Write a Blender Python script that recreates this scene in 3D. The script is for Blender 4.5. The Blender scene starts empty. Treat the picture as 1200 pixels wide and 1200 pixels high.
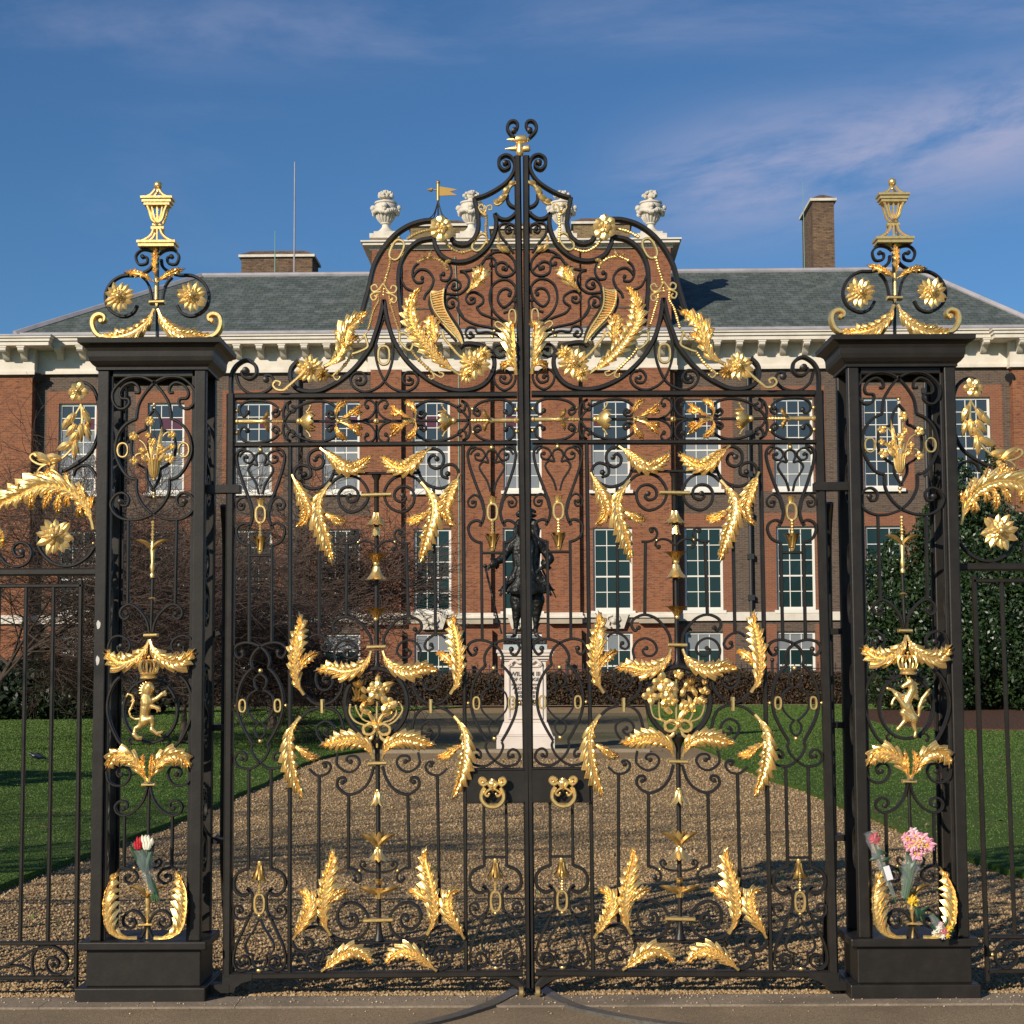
import bpy, math, random
import numpy as np
from mathutils import Vector, Matrix

scene = bpy.context.scene
COL = scene.collection
R = math.radians

# ------------------------------------------------------------------ camera
CAM = Vector((0.0, -8.85, 1.6))
FPX = 2100.0                       # focal length in pixels of a 1200 px picture
TILT, ROLL = math.atan(180 / FPX), R(0.25)
_f = Vector((0, math.cos(TILT), math.sin(TILT)))
_r0, _u0 = Vector((1, 0, 0)), Vector((0, -math.sin(TILT), math.cos(TILT)))
_r = _r0 * math.cos(ROLL) - _u0 * math.sin(ROLL)
_u = _r0 * math.sin(ROLL) + _u0 * math.cos(ROLL)
cam_data = bpy.data.cameras.new('camera')
cam_data.sensor_width = 36
cam_data.lens = 36 * FPX / 1200
cam_data.clip_end = 2000
cam = bpy.data.objects.new('camera', cam_data)
COL.objects.link(cam)
cam.matrix_world = Matrix(((_r.x, _u.x, -_f.x, CAM.x), (_r.y, _u.y, -_f.y, CAM.y), (_r.z, _u.z, -_f.z, CAM.z), (0, 0, 0, 1)))
scene.camera = cam

# ------------------------------------------------------------------ light
SUN_TRAVEL = Vector((1.1, 1.5, -0.85)).normalized()
SUN_ELEV = math.asin(-SUN_TRAVEL.z)
SUN_AZ = math.atan2(-SUN_TRAVEL.x, -SUN_TRAVEL.y)
sd = bpy.data.lights.new('sun', 'SUN')
sd.energy = 4.9
sd.angle = R(0.5)
sd.color = (1.0, 0.90, 0.74)
sun = bpy.data.objects.new('sun', sd)
COL.objects.link(sun)
sun.rotation_euler = SUN_TRAVEL.to_track_quat('-Z', 'Y').to_euler()

world = bpy.data.worlds.new('World')
scene.world = world
world.use_nodes = True
wn, wl = world.node_tree.nodes, world.node_tree.links
wn.clear()
sky = wn.new('ShaderNodeTexSky')
sky.sky_type = 'NISHITA'
sky.sun_disc = False
sky.sun_elevation = SUN_ELEV
sky.sun_rotation = SUN_AZ
sky.altitude = 200
sky.air_density = 1.0
sky.dust_density = 0.4
sky.ozone_density = 3.0
tcw = wn.new('ShaderNodeTexCoord')
sep = wn.new('ShaderNodeSeparateXYZ')
wl.new(tcw.outputs['Generated'], sep.inputs[0])


def wm(op, a, b=None, c=None):
    m_ = wn.new('ShaderNodeMath')
    m_.operation = op
    for k_, q_ in enumerate((a, b, c)):
        if q_ is None:
            continue
        if isinstance(q_, (int, float)):
            m_.inputs[k_].default_value = q_
        else:
            wl.new(q_, m_.inputs[k_])
    return m_.outputs[0]


# direction as (sideways slope, upward slope): cloud banks lie along it like real cirrus streets
hor = wm('MAXIMUM', wm('SQRT', wm('ADD', wm('MULTIPLY', sep.outputs[0], sep.outputs[0]), wm('MULTIPLY', sep.outputs[1], sep.outputs[1]))), 0.02)
azm = wm('ARCTAN2', sep.outputs[0], sep.outputs[1])
elv = wm('DIVIDE', sep.outputs[2], hor)


def bank(az0, az1, e0, slope, sig, ns, lo, hi, seed_):
    cmb = wn.new('ShaderNodeCombineXYZ')
    wl.new(wm('MULTIPLY', azm, 1.0), cmb.inputs[0])
    wl.new(wm('MULTIPLY', wm('SUBTRACT', elv, wm('MULTIPLY', azm, slope)), 3.6), cmb.inputs[1])
    cmb.inputs[2].default_value = seed_
    nz_ = wn.new('ShaderNodeTexNoise')
    nz_.inputs['Scale'].default_value = ns
    nz_.inputs['Detail'].default_value = 10
    nz_.inputs['Roughness'].default_value = 0.62
    nz_.inputs['Distortion'].default_value = 0.35
    wl.new(cmb.outputs[0], nz_.inputs['Vector'])
    r_ = wn.new('ShaderNodeMapRange')
    r_.interpolation_type = 'SMOOTHSTEP'
    r_.inputs['From Min'].default_value = lo
    r_.inputs['From Max'].default_value = hi
    wl.new(nz_.outputs['Fac'], r_.inputs['Value'])
    e_ = wm('DIVIDE', wm('SUBTRACT', elv, wm('ADD', wm('MULTIPLY', wm('SUBTRACT', azm, az0), slope), e0)), sig)
    ga = wm('EXPONENT', wm('MULTIPLY', wm('MULTIPLY', e_, e_), -1.0))
    s_ = wn.new('ShaderNodeMapRange')
    s_.interpolation_type = 'SMOOTHSTEP'
    s_.inputs['From Min'].default_value = az0
    s_.inputs['From Max'].default_value = az1
    wl.new(azm, s_.inputs['Value'])
    return wm('MULTIPLY', wm('MULTIPLY', ga, s_.outputs[0]), r_.outputs[0])


c1 = bank(0.02, 0.15, 0.262, 0.12, 0.032, 6.0, 0.28, 0.60, 1.0)
c2 = bank(-0.45, -0.20, 0.355, 0.02, 0.022, 4.0, 0.42, 0.72, 4.0)
c3 = bank(-0.15, 0.05, 0.375, -0.03, 0.020, 4.5, 0.40, 0.70, 8.0)
c4 = bank(0.10, 0.30, 0.205, 0.05, 0.030, 6.0, 0.50, 0.75, 3.0)
c5 = bank(-3.2, -3.0, 0.50, 0.0, 0.5, 2.5, 0.52, 0.80, 12.0)
mulo = wm('MINIMUM', wm('ADD', wm('ADD', wm('MULTIPLY', c1, 0.95), wm('MULTIPLY', c2, 0.34)), wm('ADD', wm('ADD', wm('MULTIPLY', c3, 0.16), wm('MULTIPLY', c4, 0.30)), wm('MULTIPLY', c5, 0.18))), 0.85)
tint = wn.new('ShaderNodeMix')
tint.data_type = 'RGBA'
tint.blend_type = 'MULTIPLY'
tint.inputs[0].default_value = 1.0
wl.new(sky.outputs[0], tint.inputs[6])
tint.inputs[7].default_value = (0.60, 0.93, 1.22, 1)
cm = wn.new('ShaderNodeMix')
cm.data_type = 'RGBA'
wl.new(mulo, cm.inputs[0])
wl.new(tint.outputs[2], cm.inputs[6])
cm.inputs[7].default_value = (5.4, 5.8, 8.4, 1)
bg = wn.new('ShaderNodeBackground')
bg.inputs['Strength'].default_value = 0.070
wl.new(cm.outputs[2], bg.inputs['Color'])
wo = wn.new('ShaderNodeOutputWorld')
wl.new(bg.outputs[0], wo.inputs[0])

scene.view_settings.view_transform = 'Standard'
scene.view_settings.look = 'None'
scene.view_settings.gamma = 1
scene.view_settings.use_curve_mapping = False
scene.view_settings.exposure = 0.03
scene.render.engine = 'CYCLES'


# ------------------------------------------------------------------ picture point -> place
def ray(px, py):
    return _f * FPX + _r * (px - 600) + _u * (600 - py)


def G(px, py, Y=0.0):
    """world (X, Z) where the view line of a photograph point meets the upright plane y = Y"""
    d = ray(px, py)
    t = (Y - CAM.y) / d.y
    return (CAM.x + d.x * t, CAM.z + d.z * t)


def GR(px, py, Z=0.0):
    """world (X, Y) on the level plane z = Z"""
    d = ray(px, py)
    t = (Z - CAM.z) / d.z
    return (CAM.x + d.x * t, CAM.y + d.y * t)


# ------------------------------------------------------------------ materials
def mat(name, color, rough=0.6, metal=0.0, noise=None, bump=None, spec=0.5, coat=0.0, coords='Object'):
    """noise = (scale, other colour, detail, lo, hi); bump = (scale, strength, distance)"""
    m = bpy.data.materials.new(name)
    m.use_nodes = True
    n, l = m.node_tree.nodes, m.node_tree.links
    b = n['Principled BSDF']
    b.inputs['Base Color'].default_value = (*color, 1)
    b.inputs['Roughness'].default_value = rough
    b.inputs['Metallic'].default_value = metal
    b.inputs['Specular IOR Level'].default_value = spec
    b.inputs['Coat Weight'].default_value = coat
    tc = n.new('ShaderNodeTexCoord')
    if noise:
        t = n.new('ShaderNodeTexNoise')
        t.inputs['Scale'].default_value = noise[0]
        t.inputs['Detail'].default_value = noise[2]
        t.inputs['Roughness'].default_value = 0.65
        l.new(tc.outputs[coords], t.inputs['Vector'])
        c = n.new('ShaderNodeValToRGB')
        c.color_ramp.elements[0].position = noise[3]
        c.color_ramp.elements[1].position = noise[4]
        c.color_ramp.elements[0].color = (*color, 1)
        c.color_ramp.elements[1].color = (*noise[1], 1)
        l.new(t.outputs['Fac'], c.inputs[0])
        l.new(c.outputs[0], b.inputs['Base Color'])
    if bump:
        t = n.new('ShaderNodeTexNoise')
        t.inputs['Scale'].default_value = bump[0]
        t.inputs['Detail'].default_value = 5
        l.new(tc.outputs[coords], t.inputs['Vector'])
        bp = n.new('ShaderNodeBump')
        bp.inputs['Strength'].default_value = bump[1]
        bp.inputs['Distance'].default_value = bump[2]
        l.new(t.outputs['Fac'], bp.inputs['Height'])
        l.new(bp.outputs[0], b.inputs['Normal'])
    return m


def brick_mat(name, c1, c2, mortar, dark, bw=0.235, bh=0.075, stain=(0.05, 0.04, 0.035), rot=False):
    m = bpy.data.materials.new(name)
    m.use_nodes = True
    n, l = m.node_tree.nodes, m.node_tree.links
    b = n['Principled BSDF']
    b.inputs['Roughness'].default_value = 0.85
    b.inputs['Specular IOR Level'].default_value = 0.2
    tc = n.new('ShaderNodeTexCoord')
    sp = n.new('ShaderNodeSeparateXYZ')
    l.new(tc.outputs['Object'], sp.inputs[0])
    ad = n.new('ShaderNodeMath')
    l.new(sp.outputs[0], ad.inputs[0])
    l.new(sp.outputs[1], ad.inputs[1])
    cb = n.new('ShaderNodeCombineXYZ')
    l.new(ad.outputs[0], cb.inputs[0])
    l.new(sp.outputs[2], cb.inputs[1])
    br = n.new('ShaderNodeTexBrick')
    br.inputs['Scale'].default_value = 1.0
    br.inputs['Brick Width'].default_value = bw
    br.inputs['Row Height'].default_value = bh
    br.inputs['Mortar Size'].default_value = 0.009
    br.inputs['Mortar Smooth'].default_value = 0.3
    br.inputs['Bias'].default_value = -0.1
    br.inputs['Color1'].default_value = (*c1, 1)
    br.inputs['Color2'].default_value = (*c2, 1)
    br.inputs['Mortar'].default_value = (*mortar, 1)
    l.new(cb.outputs[0], br.inputs['Vector'])
    # odd dark (vitrified) bricks
    fl = n.new('ShaderNodeMapping')
    fl.inputs['Scale'].default_value = (1 / bw, 1 / bh, 1)
    l.new(cb.outputs[0], fl.inputs[0])
    wn_ = n.new('ShaderNodeTexNoise')
    wn_.inputs['Scale'].default_value = 0.9
    wn_.inputs['Detail'].default_value = 2
    l.new(fl.outputs[0], wn_.inputs['Vector'])
    r1 = n.new('ShaderNodeValToRGB')
    r1.color_ramp.elements[0].position = 0.53
    r1.color_ramp.elements[1].position = 0.72
    l.new(wn_.outputs['Fac'], r1.inputs[0])
    mx = n.new('ShaderNodeMix')
    mx.data_type = 'RGBA'
    l.new(r1.outputs[0], mx.inputs[0])
    l.new(br.outputs['Color'], mx.inputs[6])
    mx.inputs[7].default_value = (*dark, 1)
    # weathering patches
    st = n.new('ShaderNodeTexNoise')
    st.inputs['Scale'].default_value = 0.45
    st.inputs['Detail'].default_value = 8
    st.inputs['Roughness'].default_value = 0.7
    l.new(tc.outputs['Object'], st.inputs['Vector'])
    r2 = n.new('ShaderNodeValToRGB')
    r2.color_ramp.elements[0].position = 0.46
    r2.color_ramp.elements[1].position = 0.78
    l.new(st.outputs['Fac'], r2.inputs[0])
    mf = n.new('ShaderNodeMath')
    mf.operation = 'MULTIPLY'
    mf.inputs[1].default_value = 0.6
    l.new(r2.outputs[0], mf.inputs[0])
    m2 = n.new('ShaderNodeMix')
    m2.data_type = 'RGBA'
    l.new(mf.outputs[0], m2.inputs[0])
    l.new(mx.outputs[2], m2.inputs[6])
    m2.inputs[7].default_value = (*stain, 1)
    l.new(m2.outputs[2], b.inputs['Base Color'])
    bp = n.new('ShaderNodeBump')
    bp.inputs['Strength'].default_value = 0.5
    bp.inputs['Distance'].default_value = 0.01
    l.new(br.outputs['Fac'], bp.inputs['Height'])
    bp.invert = True
    l.new(bp.outputs[0], b.inputs['Normal'])
    return m


IRON = mat('black_iron_paint', (0.017, 0.014, 0.0115), 0.42, noise=(9, (0.030, 0.025, 0.020), 8, 0.45, 0.80), bump=(60, 0.22, 0.002), spec=0.36)
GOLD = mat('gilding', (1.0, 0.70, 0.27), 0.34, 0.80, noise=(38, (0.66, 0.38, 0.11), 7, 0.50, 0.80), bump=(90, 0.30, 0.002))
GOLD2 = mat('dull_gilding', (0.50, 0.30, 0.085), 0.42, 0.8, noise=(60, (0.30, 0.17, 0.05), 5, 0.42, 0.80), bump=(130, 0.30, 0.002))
RED_BRICK = brick_mat('red_brick', (0.30, 0.108, 0.050), (0.185, 0.066, 0.036), (0.27, 0.165, 0.10), (0.12, 0.052, 0.036), stain=(0.17, 0.062, 0.036))
BROWN_BRICK = brick_mat('brown_brick', (0.120, 0.080, 0.058), (0.088, 0.062, 0.049), (0.17, 0.145, 0.12), (0.06, 0.045, 0.04), stain=(0.10, 0.065, 0.045))
STOCK_BRICK = brick_mat('sooty_stock_brick', (0.22, 0.14, 0.08), (0.13, 0.075, 0.05), (0.10, 0.08, 0.065), (0.05, 0.035, 0.03), stain=(0.04, 0.03, 0.025))
ORANGE_BRICK = brick_mat('rubbed_orange_brick', (0.25, 0.095, 0.050), (0.18, 0.070, 0.040), (0.26, 0.165, 0.11), (0.25, 0.09, 0.05), stain=(0.20, 0.08, 0.05))
CREAM = mat('cream_paint', (0.70, 0.63, 0.54), 0.6, noise=(1.6, (0.56, 0.49, 0.40), 6, 0.40, 0.75))
STONE = mat('portland_stone', (0.66, 0.60, 0.51), 0.8, noise=(2.5, (0.46, 0.41, 0.34), 8, 0.42, 0.72), bump=(12, 0.4, 0.02))
WHITE = mat('white_joinery', (0.74, 0.71, 0.64), 0.5)
TAN = mat('tan_stone_band', (0.42, 0.35, 0.26), 0.8, noise=(2, (0.30, 0.25, 0.19), 7, .4, .75))
LEAD = mat('lead_flashing', (0.36, 0.34, 0.36), 0.5, noise=(1.5, (0.22, 0.21, 0.23), 7, 0.4, 0.8))
PIPE = mat('black_painted_pipe', (0.02, 0.02, 0.022), 0.5)
GLASS_DARK = mat('dark_green_glass', (0.012, 0.030, 0.030), 0.12, spec=0.5)
GLASS_GREY = mat('glass_over_grey_blind', (0.20, 0.215, 0.23), 0.2)
GLASS_BLUE = mat('slate_blue_glass', (0.035, 0.05, 0.065), 0.12)
GLASS_RED = mat('purplish_reflection_glass', (0.10, 0.03, 0.05), 0.2)  # purplish reflection painted as the base colour of some upper panes
PATINA = mat('copper_green', (0.16, 0.34, 0.28), 0.7)


def slate_mat():
    m = bpy.data.materials.new('green_grey_slates')
    m.use_nodes = True
    n, l = m.node_tree.nodes, m.node_tree.links
    b = n['Principled BSDF']
    b.inputs['Roughness'].default_value = 0.6
    tc = n.new('ShaderNodeTexCoord')
    sp = n.new('ShaderNodeSeparateXYZ')
    l.new(tc.outputs['Object'], sp.inputs[0])
    cb = n.new('ShaderNodeCombineXYZ')
    l.new(sp.outputs[0], cb.inputs[0])
    l.new(sp.outputs[2], cb.inputs[1])
    br = n.new('ShaderNodeTexBrick')
    br.inputs['Scale'].default_value = 1
    br.inputs['Brick Width'].default_value = 0.36
    br.inputs['Row Height'].default_value = 0.145
    br.inputs['Mortar Size'].default_value = 0.012
    br.inputs['Color1'].default_value = (0.100, 0.120, 0.100, 1)
    br.inputs['Color2'].default_value = (0.066, 0.082, 0.073, 1)
    br.inputs['Mortar'].default_value = (0.035, 0.042, 0.042, 1)
    l.new(cb.outputs[0], br.inputs['Vector'])
    mpp = n.new('ShaderNodeMapping')
    mpp.inputs['Scale'].default_value = (1.6, 1.6, 0.28)
    l.new(tc.outputs['Object'], mpp.inputs[0])
    t = n.new('ShaderNodeTexNoise')
    t.inputs['Scale'].default_value = 1.1
    t.inputs['Detail'].default_value = 8
    t.inputs['Roughness'].default_value = 0.7
    l.new(mpp.outputs[0], t.inputs['Vector'])
    r = n.new('ShaderNodeValToRGB')
    r.color_ramp.elements[0].position = 0.48
    r.color_ramp.elements[1].position = 0.80
    l.new(t.outputs['Fac'], r.inputs[0])
    mx = n.new('ShaderNodeMix')
    mx.data_type = 'RGBA'
    l.new(r.outputs[0], mx.inputs[0])
    l.new(br.outputs['Color'], mx.inputs[6])
    mx.inputs[7].default_value = (0.19, 0.20, 0.20, 1)
    l.new(mx.outputs[2], b.inputs['Base Color'])
    bp = n.new('ShaderNodeBump')
    bp.inputs['Strength'].default_value = 0.6
    bp.inputs['Distance'].default_value = 0.02
    bp.invert = True
    l.new(br.outputs['Fac'], bp.inputs['Height'])
    l.new(bp.outputs[0], b.inputs['Normal'])
    return m


SLATE = slate_mat()


# ------------------------------------------------------------------ object helpers
def empty(name, label, cat, loc=(0, 0, 0), group=None, rz=0.0):
    o = bpy.data.objects.new(name, None)
    o.empty_display_size = 0.2
    COL.objects.link(o)
    o.location = loc
    o.rotation_euler = (0, 0, rz)
    o['label'] = label
    o['category'] = cat
    if group:
        o['group'] = group
    return o


def tag(o, label, cat, group=None):
    o['label'] = label
    o['category'] = cat
    if group:
        o['group'] = group
    return o


def struct(o, kind='structure'):
    o['kind'] = kind
    return o


class Geo:
    """a bag of vertices and faces that becomes ONE mesh object"""

    def __init__(s):
        s.v, s.f = [], []

    def add(s, verts, faces):
        k = len(s.v)
        s.v += [tuple(p) for p in verts]
        s.f += [tuple(i + k for i in q) for q in faces]
        return s

    def box(s, x0, x1, y0, y1, z0, z1):
        return s.add([(x0, y0, z0), (x1, y0, z0), (x1, y1, z0), (x0, y1, z0), (x0, y0, z1), (x1, y0, z1), (x1, y1, z1), (x0, y1, z1)],
                     [(0, 3, 2, 1), (4, 5, 6, 7), (0, 1, 5, 4), (1, 2, 6, 5), (2, 3, 7, 6), (3, 0, 4, 7)])

    def strip(s, pts, w, d, y0=0.0, closed=False):
        """flat bar bent along pts [(x,z)]; w = width in the plane (number or list), d = depth, y0 = front"""
        n = len(pts)
        ws = w if isinstance(w, (list, tuple)) else [w] * n
        vs = []
        for i in range(n):
            a = pts[(i - 1) % n] if (closed or i > 0) else pts[0]
            b = pts[(i + 1) % n] if (closed or i < n - 1) else pts[-1]
            tx, tz = b[0] - a[0], b[1] - a[1]
            L = math.hypot(tx, tz) or 1e-9
            nx, nz_ = -tz / L, tx / L
            h = ws[i] / 2
            c = h * 0.55
            x, z = pts[i]
            vs += [(x - nx * h, y0 + 0.18 * d, z - nz_ * h), (x - nx * c, y0, z - nz_ * c), (x + nx * c, y0, z + nz_ * c),
                   (x + nx * h, y0 + 0.18 * d, z + nz_ * h), (x + nx * h, y0 + d, z + nz_ * h), (x - nx * h, y0 + d, z - nz_ * h)]
        fs = []
        K = 6
        for i in range(n if closed else n - 1):
            j = (i + 1) % n
            for k in range(K):
                k2 = (k + 1) % K
                fs.append((i * K + k, j * K + k, j * K + k2, i * K + k2))
        if not closed:
            fs.append(tuple(range(K)))
            fs.append(tuple((n - 1) * K + k for k in reversed(range(K))))
        return s.add(vs, fs)

    def tube(s, pts, r, seg=6, cap=True):
        """round bar through 3-D pts; r = number or list"""
        n = len(pts)
        rs = r if isinstance(r, (list, tuple)) else [r] * n
        P_ = [Vector(p) for p in pts]
        vs, fs = [], []
        up = None
        for i in range(n):
            t = (P_[min(i + 1, n - 1)] - P_[max(i - 1, 0)])
            if t.length < 1e-9:
                t = Vector((0, 0, 1))
            t.normalize()
            if up is None:
                up = Vector((0, 1, 0)) if abs(t.y) < 0.9 else Vector((1, 0, 0))
            a = t.cross(up)
            if a.length < 1e-6:
                a = t.orthogonal()
            a.normalize()
            b = a.cross(t).normalized()
            up = b
            for k in range(seg):
                q = 2 * math.pi * k / seg
                vs.append(P_[i] + (a * math.cos(q) + b * math.sin(q)) * rs[i])
        for i in range(n - 1):
            for k in range(seg):
                k2 = (k + 1) % seg
                fs.append((i * seg + k, i * seg + k2, (i + 1) * seg + k2, (i + 1) * seg + k))
        if cap:
            fs.append(tuple(reversed(range(seg))))
            fs.append(tuple((n - 1) * seg + k for k in range(seg)))
        return s.add(vs, fs)

    def lathe(s, c, prof, axis=(0, 0, 1), seg=12, flat=1.0):
        """prof = [(h, r)] along axis from c"""
        A = Vector(axis).normalized()
        U = A.orthogonal().normalized()
        if abs(A.y) < 0.95:
            U = A.cross(Vector((0, 1, 0))).normalized()
        V = A.cross(U)
        c = Vector(c)
        vs, fs = [], []
        for h, r in prof:
            for k in range(seg):
                q = 2 * math.pi * k / seg
                vs.append(c + A * h + U * (r * math.cos(q)) + V * (r * flat * math.sin(q)))
        for i in range(len(prof) - 1):
            for k in range(seg):
                k2 = (k + 1) % seg
                fs.append((i * seg + k, i * seg + k2, (i + 1) * seg + k2, (i + 1) * seg + k))
        fs.append(tuple(reversed(range(seg))))
        fs.append(tuple((len(prof) - 1) * seg + k for k in range(seg)))
        return s.add(vs, fs)

    def ball(s, c, r, seg=8, rings=5, sc=(1, 1, 1)):
        prof = []
        vs, fs = [], []
        for i in range(rings + 1):
            a = math.pi * i / rings
            for k in range(seg):
                q = 2 * math.pi * k / seg
                vs.append((c[0] + r * sc[0] * math.sin(a) * math.cos(q), c[1] + r * sc[1] * math.sin(a) * math.sin(q), c[2] + r * sc[2] * math.cos(a)))
        for i in range(rings):
            for k in range(seg):
                k2 = (k + 1) % seg
                fs.append((i * seg + k, (i + 1) * seg + k, (i + 1) * seg + k2, i * seg + k2))
        return s.add(vs, fs)

    def lobe(s, base, ang, L, w, bend=0.0, lift=0.012, back=0.006, tip=0.0, n=6, y0=0.0, wave=0.0, blunt=0.75):
        """one pointed, ridged leaflet in the XZ plane, starting at base, heading ang, bending by bend"""
        x, z = base
        a = ang
        vs, fs = [], []
        st = L / n
        for i in range(n + 1):
            t = i / n
            ww = w * (math.sin(math.pi * min(1, (t * 0.82 + 0.18))) ** blunt) if t < 1 else 0.0006
            nx, nz_ = -math.sin(a), math.cos(a)
            yy = y0 - lift * math.sin(math.pi * (0.15 + 0.75 * t)) - tip * t * t
            rid = -0.22 * w - wave
            vs += [(x - nx * ww / 2, yy + back, z - nz_ * ww / 2), (x, yy + rid * (1 - t * 0.8), z),
                   (x + nx * ww / 2, yy + back, z + nz_ * ww / 2), (x, yy + back * 1.2, z)]
            x += math.cos(a) * st
            z += math.sin(a) * st
            a += bend / n
        for i in range(n):
            for k in range(4):
                k2 = (k + 1) % 4
                fs.append((i * 4 + k, i * 4 + k2, (i + 1) * 4 + k2, (i + 1) * 4 + k))
        fs.append((0, 3, 2, 1))
        return s.add(vs, fs)


XF = []            # stack of vertex functions applied to everything emitted
FLIP = [False]


def parent_world(p):
    m = Matrix.LocRotScale(p.location, p.rotation_euler, p.scale)
    if p.parent:
        m = parent_world(p.parent) @ p.matrix_parent_inverse @ m
    return m


def emit(name, g, m, parent=None, smooth=True, label=None, raw=False, local=False):
    v = g.v
    if not (raw or local):
        for fn in reversed(XF):
            v = [fn(p) for p in v]
    f = g.f
    if FLIP[0] and not (raw or local):
        f = [tuple(reversed(q)) for q in f]
    me = bpy.data.meshes.new(name)
    me.from_pydata([tuple(p) for p in v], [], f)
    me.materials.append(m)
    if smooth:
        me.shade_smooth()
        try:
            me.set_sharp_from_angle(angle=R(38))
        except Exception:
            pass
    o = bpy.data.objects.new(name, me)
    COL.objects.link(o)
    if parent:
        o.parent = parent
        if not local:
            o.matrix_parent_inverse = parent_world(parent).inverted()
    if label:
        o['label'] = label
    return o


def P(txt):
    return [tuple(float(c) for c in t.split(',')) for t in txt.split()]


def crom(pts, n=5, closed=False):
    """Catmull-Rom through pts"""
    out = []
    N = len(pts)
    D = len(pts[0])
    rng = range(N if closed else N - 1)
    for i in rng:
        p0 = pts[(i - 1) % N] if (closed or i > 0) else pts[0]
        p1 = pts[i]
        p2 = pts[(i + 1) % N]
        p3 = pts[(i + 2) % N] if (closed or i + 2 < N) else pts[-1]
        for k in range(n):
            t = k / n
            out.append(tuple(0.5 * ((2 * p1[d]) + (-p0[d] + p2[d]) * t + (2 * p0[d] - 5 * p1[d] + 4 * p2[d] - p3[d]) * t * t +
                                    (-p0[d] + 3 * p1[d] - 3 * p2[d] + p3[d]) * t ** 3) for d in range(D)))
    if not closed:
        out.append(tuple(pts[-1]))
    return out


def homography(src, dst):
    A, B = [], []
    for (x, y), (u, v) in zip(src, dst):
        A.append([x, y, 1, 0, 0, 0, -u * x, -u * y]); B.append(u)
        A.append([0, 0, 0, x, y, 1, -v * x, -v * y]); B.append(v)
    h = np.linalg.lstsq(np.array(A), np.array(B), rcond=None)[0]
    H = [float(q) for q in h] + [1.0]

    def fn(p):
        x, z = p[0], p[2]
        w = H[6] * x + H[7] * z + H[8]
        return ((H[0] * x + H[1] * z + H[2]) / w, p[1], (H[3] * x + H[4] * z + H[5]) / w)
    return fn

# ================================================================== IRONWORK VOCABULARY
PXM = 8.85 / FPX                     # metres per photo pixel on the gate plane
PLANE = [0.0]                        # the upright plane the ironwork stands in


def w2(p):
    return G(p[0], p[1], PLANE[0])


class xf:
    def __init__(s, fn, flip=False):
        s.fn, s.flip = fn, flip

    def __enter__(s):
        XF.append(s.fn)
        if s.flip:
            FLIP[0] = not FLIP[0]

    def __exit__(s, *a):
        XF.pop()
        if s.flip:
            FLIP[0] = not FLIP[0]


def mirror_about(pa, pb):
    """mirror across the (nearly upright) line through two photo points"""
    a, b = w2(pa), w2(pb)
    k = (b[0] - a[0]) / (b[1] - a[1])

    def fn(p):
        xs = a[0] + k * (p[2] - a[1])
        return (2 * xs - p[0], p[1], p[2])
    return fn


def flip_z(py, pref=300):
    z0 = w2((pref, py))[1]

    def fn(p):
        return (p[0], p[1], 2 * z0 - p[2])
    return fn


def ident(p):
    return p


ROOT = [None]


def iron(txt, w=3.6, d=0.030, name='scroll', e=0.0, y=0.0, n=5, taper=1.0, straight=False, m=None, closed=False):
    pts = P(txt) if isinstance(txt, str) else txt
    wp = [w2(p) for p in pts]
    if not straight:
        wp = crom(wp, n, closed)
    N = len(wp)
    ws = [w * (0.9 if w < 7 else 1) * PXM * (1 + (taper - 1) * i / max(1, N - 1)) for i in range(N)]
    g = Geo().strip(wp, ws, d, y - d / 2, closed)
    if e:
        x, z = wp[-1]
        g.lathe((x, y - d / 2 - 0.006, z), [(0, e * PXM * 0.55), (0.004, e * PXM), (d, e * PXM), (d + 0.006, e * PXM * 0.5)], (0, 1, 0), 10)
    return emit(name, g, m or IRON, ROOT[0])


def bar(txt, w=4, d=0.026, name='bar', y=0.0, m=None):
    return iron(txt, w, d, name, y=y, straight=True, m=m)


def bead(x, y, r=2.8, name='bead', yo=0.0, sx=1.0):
    X, Z = w2((x, y))
    g = Geo().ball((X, yo, Z), r * PXM, 10, 7, (sx, 1.2, 1))
    return emit(name, g, GOLD, ROOT[0])


def ring(x, y, rx, ry, t=2.6, rot=0.0, name='oval_link', power=2.6, yo=0.0, m=None):
    X, Z = w2((x, y))
    pts = []
    for k in range(28):
        q = 2 * math.pi * k / 28
        c, s_ = math.cos(q), math.sin(q)
        u = rx * math.copysign(abs(c) ** (2 / power), c)
        v = ry * math.copysign(abs(s_) ** (2 / power), s_)
        ca, sa = math.cos(R(rot)), math.sin(R(rot))
        pts.append((X + (u * ca - v * sa) * PXM, Z + (u * sa + v * ca) * PXM))
    g = Geo().strip(pts, t * PXM, 0.022, yo - 0.016, True)
    return emit(name, g, m or GOLD, ROOT[0])


def collar(x0, y0, x1, y1, w=4.5, d=0.05, name='collar'):
    a, b = w2((x0, y0)), w2((x1, y1))
    L = math.hypot(b[0] - a[0], b[1] - a[1])
    t = ((b[0] - a[0]) / L, (b[1] - a[1]) / L)
    g = Geo()
    g.strip([a, b], w * PXM, d, -d / 2)
    h = w * PXM * 0.3
    g.strip([(a[0] + t[0] * 0.3 * h, a[1] + t[1] * 0.3 * h), (b[0] - t[0] * 0.3 * h, b[1] - t[1] * 0.3 * h)], w * PXM * 0.5, d + 0.012, -d / 2 - 0.006)
    emit(name, g, GOLD, ROOT[0])


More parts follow.
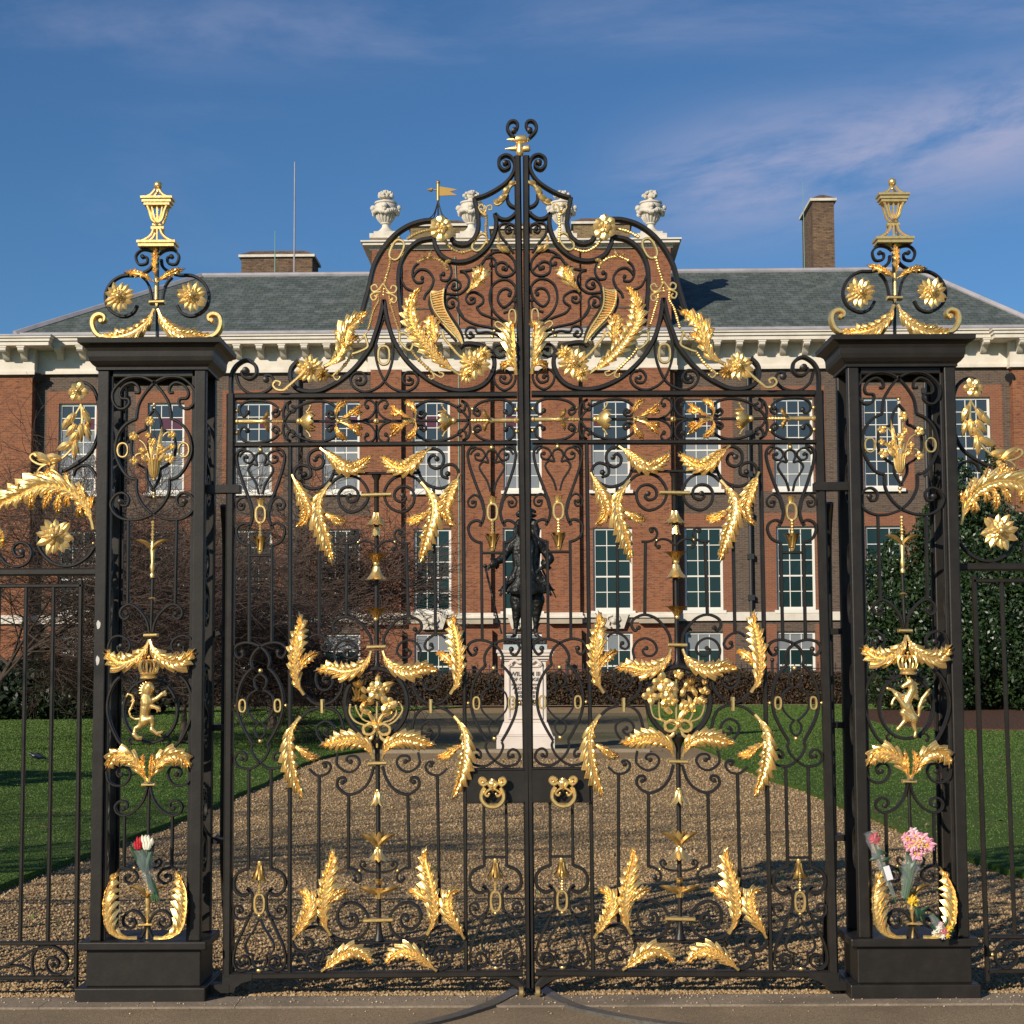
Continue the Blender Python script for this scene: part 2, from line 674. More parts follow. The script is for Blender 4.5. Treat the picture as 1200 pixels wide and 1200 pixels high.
def beads(txt, r=1.6, step=None, name='bead_strand', yo=-0.012, n=6, grow=1.0):
    pts = crom([w2(p) for p in P(txt)], n)
    step = (step or r * 1.7) * PXM
    g = Geo()
    acc, tot = 0.0, sum(math.dist(pts[i], pts[i + 1]) for i in range(len(pts) - 1))
    nxt, run, k = 0.0, 0.0, 0
    g.tube([(p[0], yo + 0.004, p[1]) for p in pts], r * 0.5 * PXM, 5)
    for i in range(len(pts) - 1):
        d = math.dist(pts[i], pts[i + 1])
        while nxt <= run + d:
            t = (nxt - run) / max(d, 1e-9)
            f = nxt / tot
            rr = r * PXM * (1 + (grow - 1) * f) * (1.0 if k % 4 else 1.25)
            g.ball((pts[i][0] + (pts[i + 1][0] - pts[i][0]) * t, yo, pts[i][1] + (pts[i + 1][1] - pts[i][1]) * t), rr, 7, 5)
            nxt += step
            k += 1
        run += d
    return emit(name, g, GOLD, ROOT[0])


def goldline(txt, r=1.2, name='tendril', yo=-0.02, taper=1.0, n=5, e=0, m=None, flatw=None):
    pts = crom([w2(p) for p in P(txt)], n)
    N = len(pts)
    g = Geo()
    g.tube([(p[0], yo, p[1]) for p in pts], [r * PXM * (1 + (taper - 1) * i / N) for i in range(N)], 6)
    if e:
        g.ball((pts[-1][0], yo - 0.003, pts[-1][1]), e * PXM, 8, 5)
    return emit(name, g, m or GOLD, ROOT[0])


def acanthus(branches, name='acanthus_leaf', seed=1, yo=-0.022, m=None, wide=1.24):
    """beaten-metal acanthus: fluted, scalloped web either side of a curved rib.
    branches = [(spine text, left width px, right width px, leaflets)]; base first, tip last"""
    rnd = random.Random(seed)
    g = Geo()
    for txt, wl_, wr_, nl in branches:
        sp = crom([w2(p) for p in P(txt)], 10)
        N = len(sp)
        cum = [0.0]
        for i in range(N - 1):
            cum.append(cum[-1] + math.dist(sp[i], sp[i + 1]))
        L = cum[-1]

        def at(t):
            s_ = min(max(t, 0), 1) * L
            i = 0
            while i < N - 2 and cum[i + 1] < s_:
                i += 1
            q = (s_ - cum[i]) / max(cum[i + 1] - cum[i], 1e-9)
            i0, i3 = max(i - 2, 0), min(i + 3, N - 1)
            a, b = sp[i], sp[i + 1]
            ta, tb = sp[i0], sp[i3]
            ang = math.atan2(tb[1] - ta[1], tb[0] - ta[0])
            x, z = a[0] + (b[0] - a[0]) * q, a[1] + (b[1] - a[1]) * q
            if t > 1:
                x += math.cos(ang) * (t - 1) * L
                z += math.sin(ang) * (t - 1) * L
            return x, z, ang
        mw = max(wl_, wr_)
        wav = lambda t: yo - 0.026 * math.sin(math.pi * min(1, t * 1.02)) + 0.010 * t
        rb = min(1.9, mw * 0.14)
        g.tube([(at(i / 20)[0], wav(i / 20) - 0.004, at(i / 20)[1]) for i in range(21)],
               [PXM * (rb * (1.35 - 1.15 * i / 20)) for i in range(21)], 6)
        nlb = max(3, int(round(L / PXM / min(13.0, max(7.6, mw * 0.90)))))
        for side, W in ((1, wl_), (-1, wr_)):
            if W <= 0:
                continue
            W_ = W * PXM * wide
            sweep = 1.15 * W_ / L
            K, S = nlb * 12, 6
            amp = [rnd.uniform(.86, 1.14) for _ in range(nlb + 2)]
            crl = [rnd.uniform(-.4, 1.0) for _ in range(nlb + 2)]
            vs = []
            for lay in (0, 1):
                for i in range(K + 1):
                    t = 0.05 + 0.95 * i / K
                    u = i / 12.0 + (0.35 if side > 0 else 0)
                    ph = u - math.floor(u)
                    kk = int(u)
                    prof = math.sin(math.pi * min(1, (t * 0.74 + 0.14))) ** 0.9 * (1 - 0.35 * max(0, t - .7) / .3)
                    notch = math.sin(math.pi * min(1, ph * 0.92 + 0.04)) ** 0.5
                    teeth = 1 - 0.22 * abs(math.cos(2.5 * math.pi * ph))
                    edge = (0.24 + 0.76 * notch) * teeth * amp[kk]
                    for j in range(S + 1):
                        q = j / S
                        # flutes fan: pulled toward the lobe centre line as they leave the rib
                        tau = t + sweep * (q ** 1.25) * (0.75 + 0.4 * prof) * (1 - 0.60 * t * t) + (0.5 - ph) / nlb * 0.34 * q
                        x, z, an = at(tau)
                        off = W_ * prof * edge * q ** 0.85
                        nx, nz_ = -math.sin(an) * side, math.cos(an) * side
                        ridge = -0.010 * notch * math.sin(math.pi * min(1, q * .8 + .12)) - 0.0042 * math.cos(5 * math.pi * ph) * q ** .7
                        y_ = wav(t) + ridge - 0.010 * math.sin(math.pi * q * .9) + 0.011 * q * q * crl[kk] + lay * (0.004 - 0.003 * q)
                        vs.append((x + nx * off, y_, z + nz_ * off))
            M = (K + 1) * (S + 1)
            fs = []
            for i in range(K):
                for j in range(S):
                    p = i * (S + 1) + j
                    f0 = (p, p + 1, p + S + 2, p + S + 1)
                    if side > 0:
                        f0 = tuple(reversed(f0))
                    fs.append(f0)
                    fs.append(tuple(c + M for c in reversed(f0)))
                p = i * (S + 1) + S
                fs.append((p, p + S + 1, p + S + 1 + M, p + M))
            g.add(vs, fs)
        x, z, a = at(0.93)
        for da, q in ((0, 1.0), (0.5, 0.8), (-0.5, 0.8)):
            g.lobe((x, z), a + da, mw * PXM * 0.6 * q, mw * PXM * 0.30, bend=-da * 0.7, n=6, y0=wav(0.95) + abs(da) * .004, tip=-0.005, lift=0.008, blunt=0.6)
    return emit(name, g, m or GOLD, ROOT[0])


def rosette(x, y, r, rings=3, pet=8, name='rosette', yo=-0.03, m=None, pointed=False, seed=3):
    X, Z = w2((x, y))
    g = Geo()
    rnd = random.Random(seed + int(x))
    if pointed:
        rings += 1
    for q in range(rings):
        f = 1 - q / (rings + 0.6)
        n = (pet + 4 - q) if pointed else pet
        for k in range(n):
            a = 2 * math.pi * (k + 0.5 * (q % 2)) / n + rnd.uniform(-0.10, 0.10)
            L = r * PXM * f * rnd.uniform(.92, 1.08)
            wd = L * (0.42 if pointed else 0.80)
            g.lobe((X + 0.10 * L * math.cos(a), Z + 0.10 * L * math.sin(a)), a, L * 0.92, wd, bend=rnd.uniform(-0.35, 0.35), lift=0.012 if q == 0 else 0.006, back=0.003,
                   tip=(0.014 if q == 0 else 0.004 - .004 * q) * min(1, r / 15), n=6, y0=yo - 0.010 * q * min(1, r / 12), blunt=0.6 if pointed else 0.42)
    g.ball((X, yo - 0.011 * rings * min(1, r / 12), Z), r * PXM * 0.17, 8, 5)
    return emit(name, g, m or GOLD, ROOT[0])


def husk(x, y0, y1, r0, r1, n=8, curl=0.25, name='husk', m=None, sep=True, yo=0.0, dense=1.0):
    """a cup of leaves round the stem; from photo height y0 (base) to y1 (mouth), radii in px"""
    X0, Z0 = w2((x, y0))
    X1, Z1 = w2((x, y1))
    H = Z1 - Z0
    g = Geo()
    g.lathe((X0, yo, Z0), [(-0.02 * H, r0 * PXM * 0.8), (0.06 * H, r0 * PXM * 1.25), (0.14 * H, r0 * PXM), (0.7 * H, r0 * PXM + (r1 - r0) * PXM * 0.25)], seg=10)
    for k in range(n):
        a = 2 * math.pi * (k + 0.25) / n
        ca, sa = math.cos(a), math.sin(a)
        vs, fs = [], []
        S = 6
        for i in range(S + 1):
            t = i / S
            rr = (r0 + (r1 - r0) * (t ** 1.7)) * PXM
            hh = H * (t - curl * max(0, t - 0.7) ** 1.2 * 2.4)
            wd = rr * math.pi / n * 1.15 * dense * (1 if t < 0.7 else max(0.12, (1 - t) / 0.3))
            wd = max(wd, 0.0012)
            c = (X0 + rr * ca, yo + rr * sa, Z0 + hh)
            rid = 0.004
            vs += [(c[0] - sa * wd, c[1] + ca * wd, c[2]), (c[0] + ca * rid, c[1] + sa * rid, c[2]), (c[0] + sa * wd, c[1] - ca * wd, c[2]), (c[0] - ca * rid * .5, c[1] - sa * rid * .5, c[2])]
        for i in range(S):
            for q in range(4):
                q2 = (q + 1) % 4
                fs.append((i * 4 + q, i * 4 + q2, (i + 1) * 4 + q2, (i + 1) * 4 + q))
        fs.append((S * 4, S * 4 + 1, S * 4 + 2, S * 4 + 3))
        g.add(vs, fs)
    return emit(name, g, m or GOLD, ROOT[0])


def turned(xa, ya, xb, yb, prof, name='baluster', m=None, yo=0.0, seg=12):
    """turned piece; prof = [(t, r px)] from a to b"""
    a, b = w2((xa, ya)), w2((xb, yb))
    L = math.dist(a, b)
    g = Geo().lathe((a[0], yo, a[1]), [(t * L, r * PXM) for t, r in prof], (b[0] - a[0], 0, b[1] - a[1]), seg)
    return emit(name, g, m or GOLD, ROOT[0])


def petals(lst, name='leaf_flourish', m=None, yo=-0.02):
    """lst = [(x, y, angle deg, length px, width px, bend deg)] loose lobes joined as one piece"""
    g = Geo()
    for i, (x, y, a, L, w, bd) in enumerate(lst):
        g.lobe(w2((x, y)), R(a), L * PXM, w * PXM, bend=R(bd), n=7, y0=yo - 0.003 * (i % 3), lift=0.016, back=0.004, tip=-0.01)
    return emit(name, g, m or GOLD, ROOT[0])


# ================================================================== THE TWO GATE LEAVES
H_RIGHT = homography([w2(p) for p in P('271,465 610,462 267,1143 617,1140 592,191.5 556,233 517.5,270')], [w2(p) for p in P('960,461 616.5,460 975.5,1141 625.2,1140 631,192 670.6,232 709,268.5')])
M_MAIN = mirror_about((441, 570), (444.2, 1060))
M_FRIEZE = mirror_about((441, 470), (441.6, 520))


def side_panel(shift_from, shift_to):
    """tall narrow panel; traced on the outer one, moved for the inner one"""
    xa = w2(shift_from[0])[0]
    dx0 = w2(shift_to[0])[0] - xa
    za = w2(shift_from[0])[1]
    xb, zb = w2(shift_from[1])
    dx1 = w2(shift_to[1])[0] - xb
    dz0 = w2(shift_to[0])[1] - za
    dz1 = w2(shift_to[1])[1] - zb

    def mv(p):
        t = (p[2] - za) / (zb - za)
        return (p[0] + dx0 + (dx1 - dx0) * t, p[1], p[2] + dz0 + (dz1 - dz0) * t)
    Ms = mirror_about((305.6, 530), (304.2, 1120))
    with xf(mv):
        for mm in (0, 1):
            with xf(Ms if mm else ident, bool(mm)):
                iron('294,617.5 288,613 280,616 277,623 280,632.5 286,637.5 291.8,639', 3.6)
                bar('292,638 291.9,754', 3.8)
                iron('280.5,535.8 283,532 288,528.5 295,531 297.5,537 293,542.5 287,541 286,536 289.3,535.8', 2.6, e=2.3)
                iron('288,526.5 281,528 277.5,535 279,547 283.5,562 290,580 294.5,592 296,603 294.5,612 290.5,620', 3.6, taper=1.1)
                iron('294.5,600 291.5,588 284.5,583 277.5,589 278.5,596 284.5,597 286.5,591 282.5,592', 2.6, e=2.4)
                iron('303.3,579 300,567 292.5,555 291,549 295.5,544 301.5,545 299.5,538 301,532.5 305.6,530.3', 2.6)
                iron('284.2,764 284.5,768.5 279.5,771 275,765 275,760 280,755 290,753 301.5,756 310,762 315,770 315.8,777 314.2,783', 3.6)
                emit('scroll_eye', Geo().ball((w2((284.2, 764))[0], 0, w2((284.2, 764))[1]), 3.2 * PXM, 8, 6), IRON, ROOT[0])
                iron('314,782.5 321.5,790 328.5,803 331.5,817 331.5,830 328.5,843 321.5,858 313.3,872', 3.8)
                iron('313.3,872.5 315,878 311.5,886.7 305,894 296.7,899.7 290,901 280,898.7 275,891.7 277.5,884 283.5,881.3 288.5,885 288,891 283.5,889', 3.2, e=2.6)
                iron('305.2,789 298.5,795 298.3,803 301.4,808', 2.4)
                iron('301.4,808 291.7,815 289.2,825 290.8,835 298.3,844 303,847', 2.4)
                iron('303,847 298.6,853 300,861 305.2,866', 2.4)
                ring(284.3, 827, 3.6, 7, 2.4)
                bead(274.8, 827, 2.2)
                bar('291.7,901 291.3,1018.5', 3.8)
                iron('291,1018 280,1022.5 274.5,1031.7 275.8,1042.5 283.5,1049 290.8,1047.5 292.3,1043.5 289,1041', 3.8, taper=1.2)
                iron('289.5,1041.5 295.8,1048 296.5,1058 295.5,1066.7 291.7,1075 283.5,1093 276.7,1108 273.5,1123 275.8,1133 283.5,1137.5 292.5,1131.7 291.7,1123.3 285,1120.5 280,1125 282,1130 285.8,1127.5', 3.6, e=2.6, taper=0.85)
                iron('293.5,1071.7 286.5,1076.7 278.5,1076.7 273.8,1070 275,1063 280.8,1061.7 284.5,1066 282.5,1070 279.5,1067.5', 2.6, e=2.4)
                iron('303.6,1077 298.5,1088 289,1103 287.5,1111.7 290.8,1117.5 296.5,1119', 2.4)
                iron('296.5,1118.5 295.8,1126.7 298.5,1133 303.8,1135', 2.4)
        bar('293,651 318,651', 3.4, name='crossbar')
        bar('293,1007.5 317,1007.5', 3, name='crossbar')
        bead(305.6, 527.5, 3)
        bead(305.2, 786, 2.8)
        bead(305.1, 868.3, 2.8)
        bead(304, 1137, 3, sx=1.3)
        ring(305.5, 603, 5.6, 9.6, 3.0)
        bead(305.5, 592, 1.7)
        bead(305.5, 613, 1.7)
        ring(304.2, 1059, 5.6, 11, 3.0)
        bead(304.2, 1048, 1.7)
        bead(304.1, 1073, 2.6)
        beads('305.5,614 305.3,634', 2.0, name='bead_strand')
        beads('304.4,1026 304.2,1047', 1.9, name='bead_strand')
        husk(305.6, 592, 582.5, 2.5, 6.5, 7, 0.5, 'bud_cup')
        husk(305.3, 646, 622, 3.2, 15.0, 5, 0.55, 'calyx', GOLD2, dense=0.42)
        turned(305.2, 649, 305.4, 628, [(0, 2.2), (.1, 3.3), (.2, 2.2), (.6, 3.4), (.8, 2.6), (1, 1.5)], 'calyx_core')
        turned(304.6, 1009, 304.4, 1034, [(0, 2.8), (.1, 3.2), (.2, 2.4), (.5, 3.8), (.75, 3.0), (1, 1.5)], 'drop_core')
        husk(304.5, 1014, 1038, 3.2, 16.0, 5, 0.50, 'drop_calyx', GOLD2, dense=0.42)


def bouquet_left():
    goldline('442.2,876 442,850 441.8,822', 1.3, 'flower_stem')
    goldline('437,847 426,843 419,833 417,826', 1.1, 'flower_stem')
    goldline('447,847 459,843 465,834 461,824', 1.1, 'flower_stem')
    goldline('436,852 418,846 410.5,836 411,826', 1.3, 'flower_stem', taper=1.1, e=1.4)
    goldline('448,852 463,845 472,832 468,823', 1.3, 'flower_stem', e=1.4)
    goldline('424,840 426,831 428,824', 1.0, 'flower_stem')
    rosette(441, 808.5, 11.2, 3, 6, 'rose_flower')
    petals([(443, 801, 88, 12, 6, 0), (447, 806, 25, 17, 8, -10), (447, 811, -45, 9, 5, 0)], 'rose_leaf')
    husk(420, 820, 806, 3, 7.5, 9, -0.1, 'thistle_cup', GOLD2)
    petals([(421, 806, a, 12, 4, 0) for a in (60, 75, 90, 105, 120, 135)] + [(419, 820, a, 7, 4, 0) for a in (150, 180, 30, 0)], 'thistle_head', GOLD2)
    rosette(430, 822, 9.4, 1, 3, 'shamrock', m=GOLD2)
    rosette(455, 825, 11.2, 1, 3, 'shamrock')
    rosette(460, 824, 7.5, 1, 3, 'shamrock')
    petals([(441, 849, 120, 20, 5, 6), (443, 849, 62, 20, 5, -6), (441, 849, 100, 9, 4, 0)], 'stem_leaf')
    for q in [(434, 836, 150, 14, 7, 20), (449, 838, 30, 14, 7, -20), (425, 834, 80, 13, 7, 10), (456, 836, 110, 12, 6, 10), (436, 818, 200, 11, 6, 0), (447, 818, -20, 11, 6, 0), (430, 812, 130, 12, 6, 0), (452, 812, 70, 13, 7, -10)]:
        petals([q], 'bouquet_leaf')
    ribbon(442, 852)


def bouquet_right():
    # traced on the right leaf and built in place
    goldline('792.5,862 792,840 792,796', 1.3, 'flower_stem')
    rosette(794, 790, 6.2, 2, 5, 'rosebud')
    goldline('790,849 775,843 772,834 772,812', 1.2, 'flower_stem')
    goldline('780,846 766,840 762,828 762,820', 1.2, 'flower_stem')
    rosette(762, 816, 10.6, 1, 4, 'shamrock')
    rosette(775, 799, 11.9, 1, 4, 'shamrock')
    rosette(783.5, 808.5, 11.2, 3, 6, 'rose_flower')
    rosette(779, 820, 8.8, 1, 3, 'shamrock')
    rosette(788, 821, 6.2, 1, 4, 'shamrock')
    petals([(794, 846, 62, 24, 6, -8), (797, 832, 70, 14, 6, 0), (800, 838, 45, 12, 4, 0)], 'rose_leaf')
    goldline('797,852 808,843 812,833 810,828', 1.2, 'flower_stem')
    goldline('800,848 818,842 824,832 825,820', 1.2, 'flower_stem')
    husk(809, 810, 803, 4, 8, 9, 0.1, 'thistle_cup')
    petals([(809, 803, a, 10, 4, 0) for a in (50, 70, 90, 110, 130)], 'thistle_head', GOLD2)
    petals([(810, 826, 110, 12, 5, 0), (813, 826, 70, 12, 5, 0), (806, 826, 140, 10, 5, 0), (818, 822, 50, 10, 6, 0)], 'thistle_leaf')
    petals([(822, 824, a, 9, 6, 0) for a in (40, 90, 150)] + [(825, 812, a, 9, 6, 0) for a in (20, 80, 140)] + [(825, 802, a, 7, 4, 0) for a in (60, 110)], 'oak_leaf')
    for q in [(786, 836, 130, 14, 7, 20), (801, 830, 50, 14, 7, -20), (776, 830, 60, 12, 6, 10), (812, 834, 100, 14, 7, 0), (798, 816, 70, 13, 6, 0), (789, 822, 200, 12, 6, 0), (816, 815, 120, 12, 6, 0), (802, 806, 60, 11, 6, 0), (770, 808, 150, 9, 6, 0)]:
        petals([q], 'bouquet_leaf')
    ribbon(794, 848)


def ribbon(x, y):
    """tied bow under a bouquet"""
    for pts in ('{0},{1} {2},{3} {4},{5} {6},{7} {8},{9}',):
        for sg in (-1, 1):
            q = [(x, y), (x + 7 * sg, y - 4), (x + 15 * sg, y), (x + 14 * sg, y + 7), (x + 6 * sg, y + 8), (x, y + 1)]
            g = Geo().strip(crom([w2(p) for p in q], 5), 3.4 * PXM, 0.02, -0.045)
            emit('ribbon_loop', g, GOLD, ROOT[0])
            q = [(x, y + 1), (x + 4 * sg, y + 8), (x + 6 * sg, y + 13), (x + 11 * sg, y + 16)]
            g = Geo().strip(crom([w2(p) for p in q], 5), [2.2 * PXM + 0.0006 * i for i in range(16)], 0.012, -0.04)
            emit('ribbon_tail', g, GOLD, ROOT[0])
    X, Z = w2((x, y))
    emit('ribbon_knot', Geo().ball((X, -0.045, Z), 4 * PXM, 8, 6), GOLD, ROOT[0])


def main_half():
    """left half of the broad centre panel of a leaf"""
    iron('357,561 357.5,561 364,558 363,548.5 353,545 346,550 345,559 353,568 366.7,573 381.7,568 390,556.7 392.5,543 386.7,531 373.3,526.3 363,532 362,543 369,549.5 377,547 379,539.5 374,534 369.5,538.5', 3.8, e=3.2, name='corner_scroll')
    emit('scroll_eye', Geo().ball((w2((357, 556))[0], 0, w2((357, 556))[1]), 3.4 * PXM, 8, 6), IRON, ROOT[0])
    iron('388,567 396,560 407,557 421,561 430,572 431.5,583 425,595 411,600.5 400,594 396.5,582 401,573 411,570.5 419,576 419,585 411,588.5 406.5,584 410,581', 3.6, e=3)
    acanthus([('388,566.5 379,578 374,592 375.5,608 381,623 386.5,640 390,655', 7, 14, 13), ('377,602 386,605 396,611 405,611', 7, 6, 6)], seed=11)
    acanthus([('343,557 350,572 356.5,585 360.5,598 358,609 351,616', 9, 9, 10)], seed=12)
    acanthus([('376,526 389,536 401,547 413,550.5 424,545 433,536', 9, 9, 10)], seed=13)
    bar('374,570 373.8,746', 4)
    iron('402,637 410,637 417.5,634 420.6,627.5 417.5,621.5 412,622 414,625', 3, e=2.6)
    bar('406.8,636 405.5,723', 4)
    bead(420, 635.5, 2.4)
    iron('440.5,641 434,635.6 426,634 420,637 418.5,641 422,643.5', 2.8, e=2.6)
    iron('435.5,756 434,746.7 428,736.7 418,726.7 405,722.7 393,727.5 390,735 394,741.5 398,738', 3.6, e=2.8)
    iron('362,749 366.7,745 374,744 383,749.5 387,757.5 383,763 377,760 379,756', 3, e=2.6)
    iron('395,778 391.5,765 396,754.5 406,750.3 416,755 419.3,764 414,770.5 406,770 403,764.5 407,762', 3, e=2.6)
    acanthus([('435.5,763 431,774 419,784 402,787 387,783 374,786', 10, 10, 12)], seed=14)
    acanthus([('357,814 349.5,801 346.3,786 346.5,766 349,745 352.5,732 351,724', 8, 12, 13), ('349,790 357,776 366,768 372,766', 6, 6, 5)], seed=15)
    iron('357,814 366.7,823 375,826', 3.8)
    iron('381,825.5 391,821 399,811 402,798 401.5,783', 3.6)
    iron('372,785 370,797 374,806.5 383,808.5 389.5,801.5 387.5,794 380.5,792.5 378.5,798 383,799.5', 3, e=2.8)
    iron('353,841 363,832.5 375,829', 3.6)
    iron('381,829 391,831.5 399,840 403.5,857', 3.6)
    iron('380,872 372,861 371.7,851 381,845 390,849.5 392,858 385,863 379.5,858.5 383,855.5', 3, e=2.8)
    acanthus([('353,840 344.5,851 340.5,865 341.5,885 345,904 350,919 355,931', 7, 13, 13), ('342.5,872 353,878 364,886 373,887', 6, 6, 5)], seed=16)
    acanthus([('438,888.5 433,876 423,868 408,865.5 392,869.5 380,873', 10, 10, 12)], seed=17)
    iron('396,882 395,896 406.7,904.7 417,901.5 421.5,893 417,886.5 408.5,886.3 406,891 411,892.5', 3, e=2.8)
    iron('362,901 370,908 376.7,909 384,906 387.7,899 384,893.5 378,894.5 381.3,897.5', 3, e=2.8)
    bar('374,909 373.2,1082', 4)
    iron('438,898 434,912 427,923 417,929.5 408,931 400,926.7 395,920 397,912.5 403.5,911.5 405,915.5 401.5,916.8', 3.6, e=2.8)
    bar('408.8,930 408.2,1017', 4)
    iron('442.5,1022 434,1021.5 425,1018 422,1012.5 426.5,1009.5 427.5,1013.5', 2.4, e=2.4)
    bead(421.7, 1020.3, 2.2)
    iron('406.7,1016.7 415,1018.5 421.7,1024 422.5,1031 418,1034 415.5,1029.5', 3, e=3)
    iron('388,1095 397,1100.5 412,1102 425,1096 431.8,1084 430,1071 421,1061 410,1057.8 399.5,1062.5 395.3,1072.5 398,1083 405.5,1088.5 414,1087.3 419,1080.5 416.5,1072.5 410.5,1073.5 411.5,1077.5', 3.6, e=3.2)
    acanthus([('388,1095 381,1080 378.7,1061 381.3,1040 386,1020 389.5,1006 388,999', 8, 13, 13), ('380,1062 390,1052 400,1045 408,1043', 7, 6, 6)], seed=18)
    acanthus([('344.5,1100 353,1085 361,1071 364,1058 360,1047 352,1044', 8, 10, 10)], seed=19)
    acanthus([('377.5,1137 390,1127 402,1117.5 415,1113.5 426,1118 435,1127', 10, 8, 10)], seed=20)
    iron('357,1099 365,1102 365.5,1110 357,1116 346.5,1111.5 343,1101 351,1090.5 365,1086.5 377,1087.5 387,1095 392.5,1107 391.5,1120 386.7,1131 376,1137 365,1133 359,1123 362.5,1115 372,1111.7 379.5,1118 376.5,1126 372.5,1123', 3.8, e=3.2, name='corner_scroll')
    emit('scroll_eye', Geo().ball((w2((357.5, 1105))[0], 0, w2((357.5, 1105))[1]), 3.4 * PXM, 8, 6), IRON, ROOT[0])


def crest():
    """left half of the overthrow above the top rail"""
    # heavy outline bars
    iron('350,423 342,431.5 340.5,442.7 345,453 355.7,458.5 371,459 382.5,455.5 400,445.5 417.5,430 432.7,410 438.5,396 445,376 450,352', 6, 0.05, 'crest_bar')
    iron('450,352 453.5,373 459.5,393.7 470,414 484,430.5 502.5,445.5 522.7,455 541,458 559,455 572,446 579,431 578,417.5 569.5,408 556,403.5 544.5,403.5 539,407.5', 6, 0.05, 'crest_bar')
    iron('424,368 427.5,355 432,339 438,313 449,292 462,276.5 478.7,265 497,259.3 512,259', 6, 0.05, 'crest_bar')
    iron('473,383 469.8,362 467.3,335 468.6,313 476.8,295 489.7,283.7 502.5,280.3 508,280.5 510.5,289 517,299.7 530,306.5 544.7,307 559,301 572,289 579.5,274 581.7,261 580.2,251', 6, 0.05, 'crest_bar')
    iron('580.2,251 586,256.5 594,257.8 601,254 604.5,250', 5, 0.05, 'crest_bar')
    iron('529,279.5 534,285 544.7,287.3 555.7,280 560.5,267 560,252 556,233', 6, 0.05, 'crest_bar')
    iron('556,233 567,230 581,223 594,213.5 601.5,202.5 603,192 599,184.5 592,182.3 585.5,186.5 585,194 590.5,199.5 597,196 595.5,190 592,191.5', 5, 0.05, 'crest_bar', e=3.2, taper=0.8)
    iron('594.5,229 595,236 599,241.5 606,244.5', 4.5, 0.04)
    goldline('606,215 598,219.5 593.5,229 588.7,237 583,241 579,239', 2.6, 'gilt_leaf_scroll', taper=0.7)
    petals([(604, 215, 195, 10, 6, 25), (596, 221, 235, 12, 7, 0), (592, 231, 225, 12, 7, -25), (586, 238, 175, 9, 6, -30)], 'leaf_flourish')
    iron('603,162 597,156 594.5,150 597.5,143.5 603,142.3 606.5,146 605.5,151 602.5,153.5', 4.2, 0.04, 'horn_scroll', e=3.4)
    # corner scrolls of the frame
    iron('271,462 271.3,441 277.5,428.5 289,422.3 299,428 300.5,438 294,444 286,442 283.5,436 288.5,434.5', 5.4, 0.05, 'frame_scroll', e=4, taper=0.6)
    iron('277,440 281,452 291,460.3 303,461.5 315,457 321,448 317.5,440.5 310.5,440.5 312,445', 3.6, e=3.8)
    # teardrop either side of the big cusp
    Mt = mirror_about((450.2, 372), (450.6, 446))
    for mm in (0, 1):
        with xf(Mt if mm else ident, bool(mm)):
            iron('450,372 443.8,390 440,408 442.3,427 451,447 462.5,456.3 475,459 486,454 490.3,445 486,437.5 477,436.5 472,443.5 475,450 482,450.3 484,445.5 479.5,444.5', 3.2, e=3)
    ring(450, 416.6, 6.7, 11, 2.8)
    ring(465, 293.3, 7, 12.5, 3.0, rot=-24)
    ring(562, 284.5, 6.2, 11.5, 2.8, rot=-35)
    rosette(517.5, 270, 15, 1, 8, 'gilt_flower')
    rosette(517.5, 270, 8, 2, 6, 'flower_heart', yo=-0.045)
    beads('505,270 497,271.5 487,275 477,281', 1.9, grow=1.2)
    beads('522,283 529,291.5 541,296.5 554,293', 1.9)
    beads('457.8,305 455,318 451.5,330 449.5,346', 2.0, grow=0.7)
    goldline('449.5,333 443,341 437,342 435.5,337 440,334.5 442.5,338', 1.2, 'volute')
    goldline('449.5,333 456,343 463,343.5 465,338 460.5,335.5 458,339.5', 1.2, 'volute')
    goldline('447,343 440,343.5 434.8,347 437,352.5 441.5,350 439,347', 1.2, 'volute')
    goldline('452.5,344 459.5,346 465,350 463,355.5 458.5,353.5 460.5,350', 1.2, 'volute')
    beads('443,346 443.5,354 438.5,363 435,375 431.5,388', 1.6)
    beads('456.5,346 457,354 461,367 465,380 469,391', 1.6)
    goldline('428,394 430,400 431,407.5 421,413 413,415.5', 1.6, 'link_frame')
    goldline('430.5,390 424,398 419,402', 1.2, 'link_frame')
    beads('412,417 406,426 397,436 387,443', 2.0)
    goldline('397,435 391,441 395,446 399,443', 1.1, 'volute', e=1.4)
    goldline('389,441 383,443 382,448', 1.0, 'volute', e=1.4)
    goldline('469,391 469.3,402 480.5,411.5 484,400 475,392 469,391', 1.5, 'link_frame')
    beads('483,412 489,420 498,429 508,438', 2.0)
    goldline('506,436 509,443 504,445 503,441', 1.1, 'volute', e=1.2)
    goldline('508,438 517,443 520,439 515,437', 1.1, 'volute', e=1.2)
    beads('572,288 569.5,272 570,256 566.5,246', 1.8)
    goldline('569,254 564,250 561,244 564.5,240.5 567,244', 1.1, 'volute')
    goldline('569,250 571,243 576,242 576,247 572.5,246.5', 1.1, 'volute')
    # big gilt leaves
    acanthus([('380,431 394,423.5 402,412 407,398.5 410,387 419,376 429,368.5', 13, 9, 15), ('396,421 402,408 400,392 403,381', 7, 5, 6), ('404,411 413,401 419,395', 5, 5, 4)], seed=31)
    rosette(364, 434, 17, 3, 9, 'gilt_flower', pointed=True, m=GOLD)
    rosette(378, 440, 10, 2, 7, 'gilt_flower', pointed=True, m=GOLD2)
    goldline('372,430 361,434.5 350,445 338,455.5 333,459 325.5,458 321.5,453 324.5,448.3 330,450 328.5,454', 2.0, 'tendril', taper=0.7, yo=-0.05)
